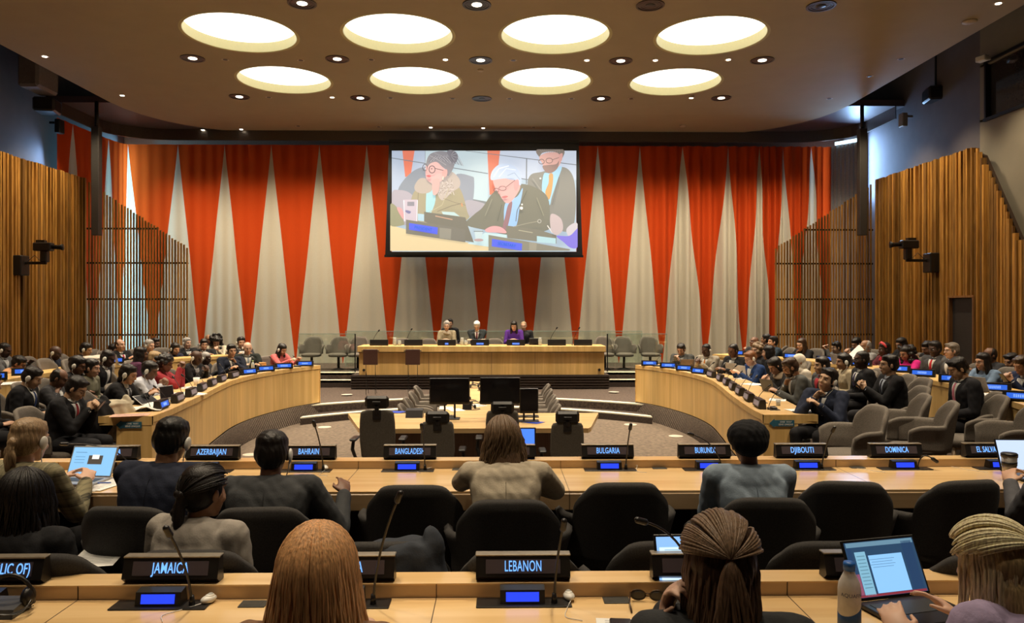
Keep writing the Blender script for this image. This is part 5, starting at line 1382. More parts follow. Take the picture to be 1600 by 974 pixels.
P_('person in a pale jacket hidden behind the white shirt wearer at left', 243, 562, 12.7, -.1, 80, 'light', 'short', (.35, .24, .12), (.35, .32, .28), None, None, 'lap', hp=.2, short='person in the pale jacket', chair_=False)
P_('person in a dark suit cut by the left edge, white cord on chest', -14, 600, 8.2, -.1, 80, 'light', 'short', HB, BLK, WSH, None, 'lap', hp=.3, ear='R', short='person at the left picture edge')
# left back desk
P_('person in a grey suit and headset at far left by the slat wall', 8, 548, 13.4, 0, 85, 'dark', 'buzz', HB, GREY, WSH, None, 'desk', hp=.35, ear='R', short='grey suited person by the left wall')
P_('person in a peach shawl writing at the left back desk', 30, 569, behind(30, -1, 0.78, 10.8, BACK), -.1, 80, 'tan', 'bun', HB, (.62, .33, .17), None, None, 'type', hp=.55, female=True, glasses=True, tilt=.3, short='person in the peach shawl')
P_('person in a dark navy suit with headset and bowed head at the left back desk', 87, 552, behind(87, -1, 0.78, 12.4, BACK), 0, 85, 'dark', 'bald', HB, NAVY, None, None, 'type', hp=.35, ear='R', glasses=True, short='bowed person in navy at left')
P_('person in a black suit and white shirt with earpiece at the left back desk', 135, 547, behind(135, -1, 0.78, 12.9, BACK), 0, 85, 'asian', 'short', HB, BLK, WSH, None, 'type', hp=.3, ear='R', short='black suited person at the left back desk')
P_('person in a dark suit with bright red tie before the slat screen at left', 188, 540, behind(188, -1, 0.78, 14.9, BACK), 0, 110, 'pale', 'receding', HBR, BLK, WSH, (.45, .02, .06), 'desk', hp=-.05, short='person with the bright red tie')
P_('person hiding the face behind a raised hand beside the bright red tie at left', 178, 548, behind(178, -1, 1.5, 14.2, BACK), 0, 95, 'light', 'short', HB, CHAR, None, None, 'cheekR', hp=.2, short='person behind the raised hand')
P_('person in dark blue clothes with glasses and headset before the slat screen at left', 234, 541, behind(234, -1, 0.78, 15.6, BACK), 0, 110, 'pale', 'short', HGR, (.02, .03, .05), None, None, 'desk', hp=.1, glasses=True, ear='R', short='dark blue person before the screen')
P_('person with short dark hair behind the glasses wearer in dark blue at left', 243, 538, behind(243, -1, 1.5, 16.6, BACK), 0, 110, 'brown', 'short', HB, BLK, None, None, 'desk', hp=.1, short='person behind the dark blue one')
P_('person in dark clothes with long dark hair and earpiece near the left screen edge', 274, 546, behind(274, -1, 0.78, 14.9, BACK), 0, 120, 'light', 'bob', HB, (.02, .02, .04), None, None, 'type', hp=.35, ear='R', female=True, short='dark haired person near the left screen')
P_('person in a black jacket and white shirt with headset before the pale curtain at left', 293, 537, behind(293, -1, 1.4, 17.0, BACK), 0, 130, 'pale', 'short', HGR, BLK, WSH, None, 'desk', hp=.05, ear='R', short='person in the black jacket before the curtain')
P_('person in a dark suit and pale shirt, hands together before the left curtain', 319, 539, behind(319, -1, 0.95, 17.0, BACK), 0, 150, 'light', 'short', HB, BLK, WSH, None, 'desk', hp=.2, ear='R', short='dark suited person before the left curtain')
P_('person mostly hidden behind the dark suit and the curly black hair at left', 326, 531, 18.9, 0, 150, 'tan', 'bald', HB, GREY, None, None, 'desk', hp=.1, glasses=True, short='mostly hidden person at left', chair_=False)
P_('person in a cream top with long curly black hair looking down before the left curtain', 338, 535, behind(338, -1, 1.5, 17.8, BACK), 0, 160, 'light', 'bigcurl', HB, (.60, .53, .40), None, None, 'phone', hp=.5, female=True, short='person in the cream top')
P_('person in a dark suit with earpiece behind the pale tie wearer at left', 377, 536, behind(377, -1, 1.5, 16.9, BACK), 0, 150, 'light', 'short', HB, CHAR, WSH, None, 'desk', hp=.1, ear='R', short='dark suited person behind the pale tie')
# right, at the curved desk
f = P_('person in grey jacket looking at a phone, podium end of right curved desk', 1064, 547, 16.2, SZ, -145, 'light', 'short', HB, (.05, .052, .05), (.25, .27, .27), None, 'phone', hp=.4, short='person in the grey jacket with a phone'); held_phone(f, 'dark phone held at the podium end of the right curved desk')
P_('person in a tan vest with white headset at the right curved desk', 1103, 548, behind(1103, 1, 0.74, 14.8), SZ, -130, 'dark', 'buzz', HB, (.28, .25, .20), WSH, (.5, .2, .05), 'phone', hp=.25, ear='L', short='person in the tan vest')
P_('person in a black suit behind two open grey laptops at the right curved desk', 1145, 549, behind(1145, 1, 0.74, 14.0), SZ, -120, 'brown', 'buzz', HB, BLK, WSH, None, 'type', hp=.3, short='person behind the two laptops')
P_('person in a bright blue suit with glasses and headset at the right curved desk', 1172, 561, behind(1172, 1, 0.74, 12.6), SZ, -105, 'pale', 'side', (.20, .08, .03), (.012, .035, .12), WSH, None, 'type', hp=.35, ear='L', glasses=True, tilt=.2, short='person in the bright blue suit')
P_('person in dark clothes with a grey scarf looking down at a phone at right', 1211, 573, behind(1211, 1, 0.74, 11.0), SZ, -100, 'light', 'longish', HB, (.03, .028, .03), None, None, 'phone', hp=.6, female=True, scarf=(.35, .27, .19), tilt=.25, short='person with the grey scarf')
P_('person in grey wool suit, hand at mouth, at the right curved desk', 1234, 575, behind(1234, 1, 0.74, 10.2), SZ, -88, 'tan', 'short', HBR, (.075, .078, .075), (.5, .55, .62), None, 'chinR', hp=.45, beard=HBR, tilt=.24, short='grey wool suited person')
P_('person in navy suit leaning cheek on fist beside the right arrow sign', 1292, 594, behind(1292, 1, 0.74, 8.9), SZ, -125, 'asian', 'short', HB, (.016, .022, .045), WSH, (.02, .03, .06), 'chinR', hp=-.12, hroll=-.25, ear='L', tilt=.22, short='person leaning cheek on fist', voxel=.0075, scale=1.14, chair_=False)
# right second line
P_('person with light brown curly hair in dark clothes behind the bright blue suit', 1183, 548, 14.3, -.1, -110, 'pale', 'curly', (.20, .13, .07), CHAR, None, None, 'lap', hp=.1, short='person with light brown curls', chair_=False)
P_('person in dark clothes with a black bob behind the bright blue suit at right', 1200, 552, 13.6, -.1, -60, 'light', 'bob', HB, BLK, None, None, 'lap', hp=.1, female=True, short='person with the black bob')
P_('person in a white headscarf mostly hidden behind the grey wool suit', 1247, 566, 12.0, -.1, -95, 'tan', 'hijab', (.55, .50, .42), (.5, .45, .38), None, None, 'lap', hp=.1, female=True, short='person in the white headscarf', chair_=False)
P_('person in a maroon shirt and grey jacket behind the fist-leaning navy suit', 1283, 572, 10.9, -.1, -95, 'asian', 'short', HB, (.05, .05, .055), (.35, .03, .04), None, 'lap', hp=.05, short='person in the maroon shirt', chair_=False)
P_('person in a beige jacket with white headset in the right second line', 1317, 566, 11.7, -.1, -90, 'tan', 'bun', HB, (.36, .30, .20), None, None, 'lap', hp=.1, ear='L', female=True, short='person in the beige jacket at right')
P_('person in a black suit, white shirt and dark tie in profile at right', 1345, 563, 10.6, -.1, -88, 'dark', 'buzz', HB, BLK, WSH, (.05, .04, .09), 'lap', hp=.02, glasses=True, tilt=.02, short='black suited person in profile')
f = P_('person in a black suit with glasses holding a phone before empty grey chairs at right', 1388, 571, 9.4, -.1, -85, 'asian', 'short', HB, BLK, (.45, .5, .6), (.02, .02, .03), 'phone', hp=.02, glasses=True, tilt=.05, short='person holding the phone before empty chairs', voxel=.0075); held_phone(f, 'black phone held by the glasses wearer before the empty grey chairs')
P_('person in a black suit and pink tie with hands in the lap among empty chairs', 1496, 577, 8.7, -.1, -85, 'asian', 'side', HB, (.014, .014, .017), WSH, (.60, .20, .27), 'lap', hp=.42, tilt=.05, short='person with the pink tie', voxel=.0075)
# right back desk and behind
P_('person in a dark suit raising the face, glasses on, before the right curtain', 1178, 535, behind(1178, 1, 0.78, 16.4, BACK), 0, -110, 'brown', 'bald', HB, (.03, .03, .035), None, None, 'desk', hp=-.2, glasses=True, short='person raising the face')
P_('person in a dark blue suit in profile before the right slat screen', 1207, 535, behind(1207, 1, 0.78, 15.4, BACK), 0, -95, 'light', 'short', HB, (.02, .035, .055), WSH, None, 'desk', hp=.0, short='person in the dark blue suit in profile')
P_('person with black hair behind the profile in dark blue at right', 1196, 531, behind(1196, 1, 1.5, 16.4, BACK), 0, -60, 'tan', 'bun', HB, BLK, None, None, 'desk', hp=.0, short='person behind the dark blue profile')
P_('person in a black top touching the face before the right slat screen', 1252, 539, behind(1252, 1, 0.78, 14.8, BACK), 0, -115, 'pale', 'longfront', HBR, BLK, None, None, 'cheekR', hp=.25, glasses=True, female=True, short='person in the black top touching the face')
P_('person in a grey suit reading a white paper in the right back rows', 1306, 544, behind(1306, 1, 1.5, 14.4, BACK), 0, -105, 'asian', 'short', HB, (.10, .10, .10), WSH, None, 'hands_up', hp=.2, glasses=True, short='person reading the white paper')
P_('person in dark clothes looking down in the right back row by the slats', 1338, 538, behind(1338, 1, 1.5, 15.2, BACK), 0, -110, 'light', 'bun', HB, BLK, WSH, None, 'phone', hp=.5, female=True, short='person looking down by the slats')
P_('person in a light grey suit with a beard at the right back desk', 1352, 542, behind(1352, 1, 0.78, 13.7, BACK), 0, -95, 'tan', 'receding', HGR, (.25, .25, .25), (.35, .42, .45), None, 'desk', hp=.05, beard=(.3, .27, .24), short='bearded person in light grey')
P_('person in a red scarf and pink headband at the right back desk', 1381, 547, behind(1381, 1, 0.78, 13.2, BACK), 0, -95, 'dark', 'longish', HB, (.10, .02, .03), None, None, 'desk', hp=.1, female=True, scarf=(.45, .02, .04), hat=(.75, .10, .12), short='person in the red scarf')
P_('person in a magenta sweater with a mass of curly hair at the right back desk', 1415, 553, behind(1415, 1, 0.78, 12.2, BACK), 0, -105, 'tan', 'bigcurl', HB, (.62, .02, .22), None, None, 'desk', hp=.3, female=True, glasses=True, short='person in the magenta sweater')
P_('person with dark hair in black behind the magenta sweater', 1408, 539, behind(1408, 1, 1.5, 13.9, BACK), 0, -100, 'tan', 'bob', HB, BLK, None, None, 'desk', hp=.3, female=True, short='person behind the magenta sweater')
P_('person in a grey suit, white shirt and red tie at the right back desk', 1460, 546, behind(1460, 1, 0.78, 11.8, BACK), 0, -110, 'dark', 'short', HB, (.06, .06, .065), WSH, (.45, .02, .03), 'lap', hp=.15, glasses=True, tilt=-.02, short='person with grey suit and red tie')
P_('person in black bent behind the grey suit and red tie at right', 1449, 545, behind(1449, 1, 1.5, 12.7, BACK), 0, -100, 'tan', 'short', HB, BLK, None, None, 'phone', hp=.4, short='person in black behind the red tie')
P_('person in a grey jacket with round glasses beside the doorway at right', 1486, 549, behind(1486, 1, 0.78, 11.0, BACK), 0, -90, 'pale', 'side', (.16, .13, .10), (.09, .09, .095), WSH, None, 'lap', hp=.02, glasses=True, short='grey jacketed person by the doorway')
P_('person in a light blue sweater with long black hair near the right edge', 1535, 566, behind(1535, 1, 0.78, 9.9, BACK), 0, -100, 'light', 'long', HB, (.16, .24, .36), None, None, 'type', hp=.15, glasses=True, female=True, tilt=.2, short='person in the light blue sweater')
P_('person with short hair hidden behind the light blue sweater', 1546, 556, behind(1546, 1, 1.5, 10.8, BACK), 0, -95, 'brown', 'receding', HB, CHAR, None, None, 'desk', hp=.1, short='person behind the light blue sweater')
P_('person in black holding the chin beside the dark blue suit at the right edge', 1580, 566, behind(1580, 1, 1.45, 10.4, BACK), 0, -105, 'tan', 'short', HB, BLK, None, None, 'chinR', hp=.25, short='person in black holding the chin', chair_=False)
f = P_('person in a dark blue suit tapping a phone at the right picture edge', 1596, 572, behind(1596, 1, 0.78, 9.0, BACK), 0, -100, 'light', 'short', HBR, (.014, .022, .06), WSH, None, 'phone', hp=.4, tilt=.2, short='blue suited person at the right edge'); held_phone(f, 'phone held at the right picture edge')
# podium
P_('person in a tan coat with fur collar seated at the left of the podium speakers', 698, 510, 20.55, .08, 180, 'pale', 'updo', HGR, (.28, .24, .16), None, None, 'type', hp=.1, glasses=True, female=True, scarf=(.42, .36, .27), short='person in the tan coat', voxel=.01, kind='pedestal')
P_('person in black seated behind the tan coat on the podium', 703, 506, 21.5, .08, 180, 'light', 'bun', HB, BLK, None, None, 'lap', hp=.1, female=True, short='person behind the tan coat', voxel=.01, kind='pedestal')
P_('person in a dark suit with white shirt reading at the podium centre', 745, 510, 20.5, .08, 182, 'pale', 'side', HWH, (.03, .04, .045), WSH, (.16, .03, .05), 'cross', hp=.5, glasses=True, short='person at the podium centre', voxel=.01, kind='pedestal', tilt=.2)
P_('person in a purple top with long dark hair at the podium', 803, 510, 20.5, .08, 184, 'pale', 'longfront', HB, (.10, .03, .28), None, None, 'type', hp=.4, female=True, short='person in the purple top', voxel=.01, kind='pedestal', tilt=.2)
P_('person in dark clothes with glasses behind the purple top on the podium', 818, 510, 21.5, .08, 190, 'pale', 'buzz', (.35, .25, .15), CHAR, None, None, 'lap', hp=.1, glasses=True, short='person behind the purple top', voxel=.01, kind='pedestal')
# papers, laptops and cups of the side desks
def desk_pt(px, py): v = atz(px, py, FZ+.005); return v
m = MB(); rows_ = []
for i in range(13):
    t = i/12; hz_ = .012+.05*math.exp(-((t-.72)/.12)**2)+.03*t*(1-t); rows_.append([((t-.5)*.62, y, hz_+.006*math.sin(y*20+t*4)+(.004 if k > 5 else 0)) for k, y in enumerate((-.2, -.12, -.04, .04, .12, .2))]+[((t-.5)*.62, y, hz_-.004+.006*math.sin(y*20+t*4)) for y in (.2, .12, .04, -.04, -.12, -.2)])
m.loft(rows_); o = m.build('newspaper', PAPER, None, True); o.location = desk_pt(212, 641); o.rotation_euler = (0, 0, .25); tag(o, 'white newspaper lying open on the near end of the left curved desk', 'newspaper')
papers(desk_pt(190, 649)+Vector((.1, 0, 0)), .3, 'pinkish paper sheet under the newspaper on the left curved desk', .4, .25, 1, plain('pink_paper', (.60, .35, .27), .7))
papers(desk_pt(283, 617), .7, 'white papers before the joined hands on the left curved desk', .5, .5, 3)
papers(desk_pt(300, 606), .4, 'second pile of white papers on the left curved desk', .3, .3, 2)
papers(desk_pt(424, 577), .2, 'white papers between two blue nameplates at left', .21, .3, 2)
laptop(desk_pt(262, 624), 1.25, 'small grey laptop on the left curved desk before the white shirt', 1.75, .8)
laptop(desk_pt(236, 632), 1.2, 'flat grey laptop before the suit leaning over the left desk', 2.6, .9)
laptop(Vector((at(184, 552, 14.0).x, 14.0, .757)), 2.2, 'grey laptop open at the left back desk below the bright red tie', 1.8, .9)
cup(desk_pt(307, 602), 'white paper cup on the left curved desk beside the joined hands', .12, .05)
bottle(desk_pt(395, 581), 'small clear water bottle beside the pale tie on the left curved desk', .22, .032, plain('clear_plastic', (.5, .55, .55), .15), plain('cap_green', (.35, .5, .25), .4))
m = MB(); m.box((0, 0, .075), (.14, .03, .15), bev=.004); m.box((0, -.017, .06), (.12, .004, .04), mi=1)
o = m.build('snack_box', [plain('box_orange', (.70, .36, .12), .6), plain('box_blue', (.08, .22, .35), .6)]); o.location = desk_pt(412, 578); o.location.x -= .02; tag(o, 'orange and blue carton standing between the pale tie and the pink top', 'box')
laptop(desk_pt(1074, 576), PI-.2, 'brown backed laptop standing open before the grey jacket at right', 1.75, .85, plain('laptop_brown', (.17, .12, .09), .4))
laptop(desk_pt(1134, 585)+Vector((.12, 0, 0)), 2.0, 'pale grey laptop, left one of two before the black suit at right', 1.75, .95, plain('laptop_pale', (.5, .48, .45), .5))
laptop(desk_pt(1148, 590)+Vector((.12, 0, 0)), 1.85, 'silver laptop, right one of two before the black suit at right', 1.7, .95, plain('laptop_pale', (.5, .48, .45), .5))
laptop(desk_pt(1196, 612)+Vector((.05, 0, 0)), -1.2+PI, 'dark laptop before the grey wool suit at right', 1.9, .85, plain('laptop_dark', (.06, .06, .065), .4))
papers(desk_pt(1165, 592), .4, 'white papers before the bright blue suit', .4, .25, 2)
papers(desk_pt(1178, 601), .4, 'white papers beside the grey nameplates at right', .3, .3, 2)
papers(desk_pt(1215, 625), -.4, 'white sheet before the grey wool suit', .21, .297, 1)
papers(desk_pt(1262, 642), .1, 'white sheets on the near end of the right curved desk', .45, .3, 2)
m = MB(); m.ell((0, 0, .012), (.10, .035, .012)); o = m.build('glasses_case', BLACK, None, True); o.location = desk_pt(1250, 645); tag(o, 'dark glasses case on the near end of the right curved desk', 'case')
cup(desk_pt(1216, 634), 'tiny glass tumbler on the right curved desk', .07, .03, plain('tumbler', (.4, .42, .42), .2))
p = at(1319, 545, 14.0); laptop(Vector((p.x-.2, 13.9, .757)), 1.6, 'laptop open before the white paper reader at right', 1.8, .9)
p = at(1522, 588, 9.5); laptop(Vector((p.x, 9.4, .757)), 1.9, 'pale laptop before the light blue sweater at right', 2.0, .9, plain('laptop_pale', (.5, .48, .45), .5))
papers(Vector((at(1560, 612, 8.9).x, 8.95, .757)), .6, 'white papers on the right back desk near the picture edge', .3, .4, 3)
papers(Vector((at(20, 588, 10.6).x, 10.6, .757)), .6, 'white papers before the peach shawl', .3, .4, 3)
m = MB(); m.box((0, 0, .02), (.02, .21, .297), bev=0); o = m.build('paper_sheet', PAPER); o.location = at(1336, 553, 14.0); o.rotation_euler = (.5, .6, .3); tag(o, 'white paper held up in the right back rows', 'paper')
# ------------------------------------------------------------------ visible empty chairs
def chair_px(px, ptop, face, floor, label, grp='empty grey armchairs at the side', fab='lit', ztop=.86, dy=.3, kind='legs', s=None):
    s = s or (1.08 if fab == 'lit' else 1.0)
    p = atz(px, ptop, floor+ztop*s); d = Vector((math.sin(R(face)), math.cos(R(face))))
    return chair(p.x+d.x*dy*s, p.y+d.y*dy*s, floor, face, label, grp, fab, kind, s)
chair_px(1374, 636, -95, -.15, 'grey armchair of the person leaning cheek on fist')
chair_px(1448, 618, -75, -.1, 'grey empty armchair between the phone holder and the pink tie')
chair_px(1492, 630, -70, -.1, 'grey empty armchair with a white earpiece on its seat, before the pink tie')
chair_px(1568, 620, -75, -.1, 'grey empty armchair with a paper on its seat, right of the pink tie')
chair_px(1625, 634, -75, -.1, 'grey empty armchair cut by the right picture edge')
chair_px(1447, 592, -88, -.1, 'grey empty armchair against the right back desk, left of the pink tie')
chair_px(1424, 587, -88, -.1, 'grey empty armchair against the right back desk behind the phone holder')

chair_px(1375, 578, -88, -.1, 'grey empty armchair between the two black suits in profile')
chair_px(1262, 566, -88, -.1, 'grey empty armchair behind the white headscarf')
chair_px(66, 562, 88, 0, 'grey empty armchair by the left slat wall'); chair_px(104, 563, 88, 0, 'grey empty armchair right of the bowed navy suit')
chair_px(200, 565, 88, -.1, 'grey empty armchair below the bright red tie at left'); 

for k, (px, lab) in enumerate([(487, 'leftmost'), (529, 'second from left'), (559, 'third from left'), (945, 'third from right'), (975, 'second from right'), (1016, 'rightmost')]):
    p = at(px, 540, 21.2); chair(p.x, 21.2, .08, 180, 'grey pedestal armchair on the podium stage, %s' % lab, 'pedestal armchairs on the stage', 'lit', 'pedestal', 1.05)
for px, lab in ((627, 'before the first left podium console'), (668, 'left of the tan coat'), (773, 'between the centre speaker and the purple top')):
    p = at(px, 540, 20.9); chair(p.x, 20.9, .08, 180, 'grey pedestal armchair ' + lab, 'pedestal armchairs on the stage', 'lit', 'pedestal')
# coats thrown over chairs
def drape(loc, rz, size, mat, label):
    m = MB(); w, d, h = size
    m.ell((0, 0, 0), (w*.5, d*.35, .05)); m.ell((w*.1, -d*.2, -h*.35), (w*.42, .07, h*.45)); m.ell((w*.32, 0, -h*.3), (.07, d*.3, h*.5)); m.ell((-w*.2, .04, -h*.25), (w*.2, .06, h*.3)); m.capsule((w*.3, -.02, 0), (w*.45, -.05, -h*.8), .05, .04)
    def fd(co): return co+np.c_[np.sin(co[:, 2]*40)*.006, np.sin(co[:, 0]*55+co[:, 2]*12)*.009, np.sin(co[:, 0]*30)*.004]
    o = link('draped_coat', remesh(m, 'draped_coat', mat, .009, 3, fd)); o.location = loc; o.rotation_euler = (0, 0, rz); tag(o, label, 'coat'); return o
drape(at(172, 632, 8.9), .8, (.55, .4, .55), cloth((.45, .40, .30)), 'cream coat hanging over a chair behind the leaning suit at left')
drape(at(138, 632, 8.7), .8, (.5, .4, .5), cloth((.012, .012, .014)), 'black coat bundled over a chair left of the cream coat')
drape(at(150, 560, 12.2), .8, (.5, .4, .5), cloth((.50, .45, .38)), 'pale coat over a chair behind the olive blazer')
# ------------------------------------------------------------------ podium things
for k, (px, w_, lit) in enumerate([(592, 29, 0), (646, 29, 0), (698, 28, 1), (750, 27, 1), (806, 27, 1), (870, 29, 0), (911, 29, 0)]):
    p = at(px, 531, 19.5); e = empty('podium_nameplate', (p.x, 19.5, .836)); tag(e, ['dark', 'blue lit'][lit] + ' nameplate, %s from the left on the podium desk' % ORD[k], 'nameplate', 'nameplates on the podium')
    m = MB(); m.loft([[(x, y, z) for y, z in ((0, 0), (-.02, .03), (0, .155), (.06, .155), (.07, 0))] for x in (-.235, .235)]); m.build('housing', BLACK, e)
    if lit:
        m = MB(); m.box((0 if k != 2 else 0, -.024, .05), (.09 if k == 2 else .19, .004, .05), bev=.001); m.build('display', LEDBLUE, e)
        m = MB()
        for q in range(4 if k == 2 else 9):
            x = (q-(1.5 if k == 2 else 4))*.019; m.box((x, -.0275, .05), (.005, .002, .028)); m.box((x+.006, -.0275, .05+(q % 3-1)*.01), (.009, .002, .006))
        m.build('lettering', LEDPALE, e)
for bx, by, hx, hy, lab in ((581, 529, 592, 517, 'at the left end of the podium desk'), (634, 529, 643, 515, 'second from left on the podium desk'), (858, 529, 870, 513, 'right of the purple top on the podium desk'), (894, 530, 905, 513, 'rightmost on the podium desk')):
    b = at(bx, by, 19.7); b.z = .836; gooseneck(b, at(hx, hy, 19.6), 'gooseneck microphone ' + lab, r=.006, group='microphones on the podium', hr=.02)
def glass_thing(loc, name, label, h, r, group=None):
    g = MATS.get('tumbler_glass') or glass_mat(); MATS['tumbler_glass'] = g
    m = MB(); m.loft([[(r*k*math.cos(2*PI*i/16), r*k*math.sin(2*PI*i/16), z*h) for i in range(16)] for z, k in ((0, .8), (.1, .95), (.7, 1), (.85, .8), (1, .9), (1, .8), (.1, .8))]); o = m.build(name, plain('pitcher_glass', (.45, .48, .46), .1), None, True); o.location = loc; tag(o, label, 'glassware', group)
for k, px in enumerate((617, 624, 722, 728, 844)):
    p = at(px, 528, 19.75); glass_thing((p.x, 19.75, .836), 'water_pitcher' if k in (0, 2, 4) else 'drinking_glass', ['glass pitcher', 'drinking glass'][k in (1, 3)] + [' between the first two podium nameplates', ' beside the left podium pitcher', ' right of the tan coat', ' beside the pitcher near the centre', ' right of the purple top'][k] , .2 if k in (0, 2, 4) else .13, .05)
m = MB(); m.box((0, 0, .09), (.3, .04, .18), bev=.01); m.box((0, .03, .02), (.1, .1, .04)); m.box((0, -.022, .1), (.26, .004, .12), mi=1); o = m.build('podium_monitor', [BLACK, plain('screen_off', (.02, .02, .025), .15)]); p = at(836, 528, 19.8); o.location = (p.x, 19.85, .836); tag(o, 'small black monitor on the podium desk right of the purple top', 'monitor')
# brown leather stands in front of the podium
for px, lab in ((579, 'left'), (645, 'right')):
    Y = 18.0; p = at(px, 545, Y); e = empty('podium_stand', (p.x, Y, PZ)); tag(e, 'dark brown leather panel stand on thin legs before the podium, %s one' % lab, 'stand', 'leather stands before the podium')
    zt = p.z-PZ; m = MB(); m.box((0, -.02, zt-.20), (.345, .03, .37), bev=.006); m.build('panel', plain('leather_brown', (.055, .02, .014), .45), e)
    m = MB(); m.tube([(-.21, -.02, zt-.055), (.21, -.02, zt-.055)], .012, 8); m.build('crossbar', BLACKM, e)
    for sx in (-1, 1):
        m = MB(); m.tube([(sx*.11, 0, zt-.03), (sx*.11, .02, 0)], .007, 6); m.build('leg', BLACKM, e)
    for sx in (-1, 1):
        m = MB(); m.tube([(sx*.11, 0, zt-.5), (sx*.10, .28, 0)], .006, 6); m.build('leg', BLACKM, e)
# floor boxes
for px, py, lab in ((542, 617, 'left of the stands on the upper floor'), (959, 613, 'right of the podium on the upper floor'), (507, 668, 'left side of the well floor'), (985, 664, 'right side of the well floor'), (1056, 682, 'far right of the well floor'), (565, 644, 'behind the first swivel chair'), (392, 711, 'left edge of the well floor')):
    p = atz(px, py, PZ if py < 625 else WZ); m = MB(); disc(m, .13, 0, .006); o = m.build('floor_box', plain('floor_cap', (.55, .50, .42), .4)); o.location = p-Vector((0, 0, .0)); tag(o, 'round pale floor outlet cap, ' + lab, 'floor outlet', 'round floor outlet caps')
# ------------------------------------------------------------------ technicians' table in the well
TZ = .25; e = empty('technician_table', (0, 0, WZ)); tag(e, 'low wide maple table with cut corners in the middle of the well', 'table')
a = atz(556, 671, TZ); b = atz(925, 669, TZ); c = atz(903, 645, TZ); d = atz(575, 647, TZ); y0 = (a.y+b.y)/2; y1 = (c.y+d.y)/2
poly_ = [(a.x, y0+.12), (a.x+.05, y0), (b.x-.05, y0), (b.x, y0+.12), (c.x+.3, y1), (d.x-.3, y1)]
m = MB(); m.prism(poly_, TZ-WZ-.06, TZ-WZ); m.build('table_top', MAPLE_TOP, e)
m = MB(); m.box(((a.x+b.x)/2, y0+.3, (TZ-WZ)/2-.03), (b.x-a.x-.3, .04, TZ-WZ-.06)); m.build('front_panel', wood('walnut_panel', (.09, .04, .02), (.14, .07, .035), 'Z', 1), e)
for sx in (a.x+.12, b.x-.12): m = MB(); m.box((sx, (y0+y1)/2, (TZ-WZ)/2-.03), (.05, .9, TZ-WZ-.06)); m.build('side_panel', DARKW, e)
xc = (a.x+b.x)/2
e2 = empty('long_centre_table', (xc, 0, WZ)); tag(e2, 'long narrow maple table running from the technician table towards the podium', 'table')
m = MB(); m.box((0, (y1+16.0)/2, TZ-WZ-.025), (1.05, 16.0-y1-.02, .05), bev=.006); m.build('table_top', MAPLE_TOP, e2)
for yy in (y1+.6, 15.3): 
    m = MB(); m.box((0, yy, (TZ-WZ)/2-.03), (.7, .06, TZ-WZ-.06)); m.build('leg_panel', DARKW, e2)
for k, (px, ptop, yy) in enumerate([(662, 597, 14.4), (655, 604, 13.4), (650, 612, 12.5), (645, 622, 11.7)]):
    chair(xc-.98+.02*k, yy, WZ, 90, 'beige-grey armchair on the left side of the centre table, %s from the podium' % ORD[k], 'armchairs of the centre table')
for k, yy in enumerate((14.7, 13.8, 12.9, 12.2, 11.6)):
    chair(xc+.98-.01*k, yy, WZ, -90, 'beige-grey armchair on the right side of the centre table, %s from the podium' % ORD[k], 'armchairs of the centre table')
# monitors
def monitor(xa, xb, ya, yb, Y, zbase, label, face=0):
    A = at(xa, ya, Y); B_ = at(xb, yb, Y); w = B_.x-A.x; h = A.z-B_.z
    e = empty('desktop_monitor', ((A.x+B_.x)/2, Y, zbase)); tag(e, label, 'monitor', 'black desktop monitors'); zc = (A.z+B_.z)/2-zbase
    m = MB(); m.box((0, 0, zc), (w, .035, h), bev=.006); m.build('bezel', BLACK, e)
    m = MB(); m.box((0, -.0185, zc+.01), (w-.03, .002, h-.05)); m.build('screen', plain('screen_dark', (.006, .006, .008), .12), e)
    for sx in (-.07, .07): m = MB(); m.box((sx, .03, (zc-h/2)/2+.02), (.025, .03, max(zc-h/2+.06, .03))); m.build('stand_leg', BLACKM, e)
    m = MB(); m.box((0, .03, .008), (.28, .18, .016), bev=.004); m.build('base', BLACKM, e)
monitor(671, 734, 591, 632, 10.55, TZ, 'large black monitor, left one of two on the technician table')
monitor(750, 813, 590, 632, 10.55, TZ, 'large black monitor, right one of two on the technician table')
monitor(812, 841, 607, 646, 10.3, TZ, 'narrow black monitor turned aside at the right of the technician table')
p = atz(648, 652, TZ); m = MB(); m.loft([[(x, y, z) for y, z in ((-.1, 0), (-.04, .10), (.06, .12), (.1, 0))] for x in (-.12, -.08, .08, .12)]); o = m.build('desk_telephone', BLACK); o.location = p; tag(o, 'black angular desk phone on the left of the technician table', 'telephone')
p = atz(730, 640, TZ); m = MB(); m.loft([[(x, y, z) for y, z in ((-.07, 0), (-.03, .12), (.04, .12), (.07, 0))] for x in (-.07, .07)]); o = m.build('desk_telephone', BLACK); o.location = p; tag(o, 'black desk phone between the two large monitors', 'telephone')
for k, (px, py, w_, d_, lab) in enumerate([(690, 652, .4, .14, 'black keyboard under the left monitor'), (822, 652, .36, .13, 'black keyboard right of the third swivel chair')]):
    m = MB(); m.box((0, 0, .01), (w_, d_, .018), bev=.004)
    for i in range(12):
        for j in range(4): m.box((-w_*.43+i*w_*.078, -d_*.36+j*d_*.24, .021), (w_*.062, d_*.17, .006), mi=1)
    o = m.build('keyboard', [BLACK, plain('keys', (.02, .02, .02), .5)]); o.location = atz(px, py, TZ); tag(o, lab, 'keyboard')
for k, (px, py, lab) in enumerate([(697, 638, 'loose white papers left of the left monitor stand'), (712, 641, 'white papers under the left monitor'), (745, 634, 'white papers between the monitors'), (832, 660, 'blue folder on the right of the technician table'), (617, 644, 'blue folder on the left of the technician table')]):
    papers(atz(px, py, TZ+.002), .3*k, lab, .2, .28, 2 if k < 3 else 1, None if k < 3 else plain('folder_blue', (.02, .06, .5), .5), k < 3)
rnd = random.Random(4)
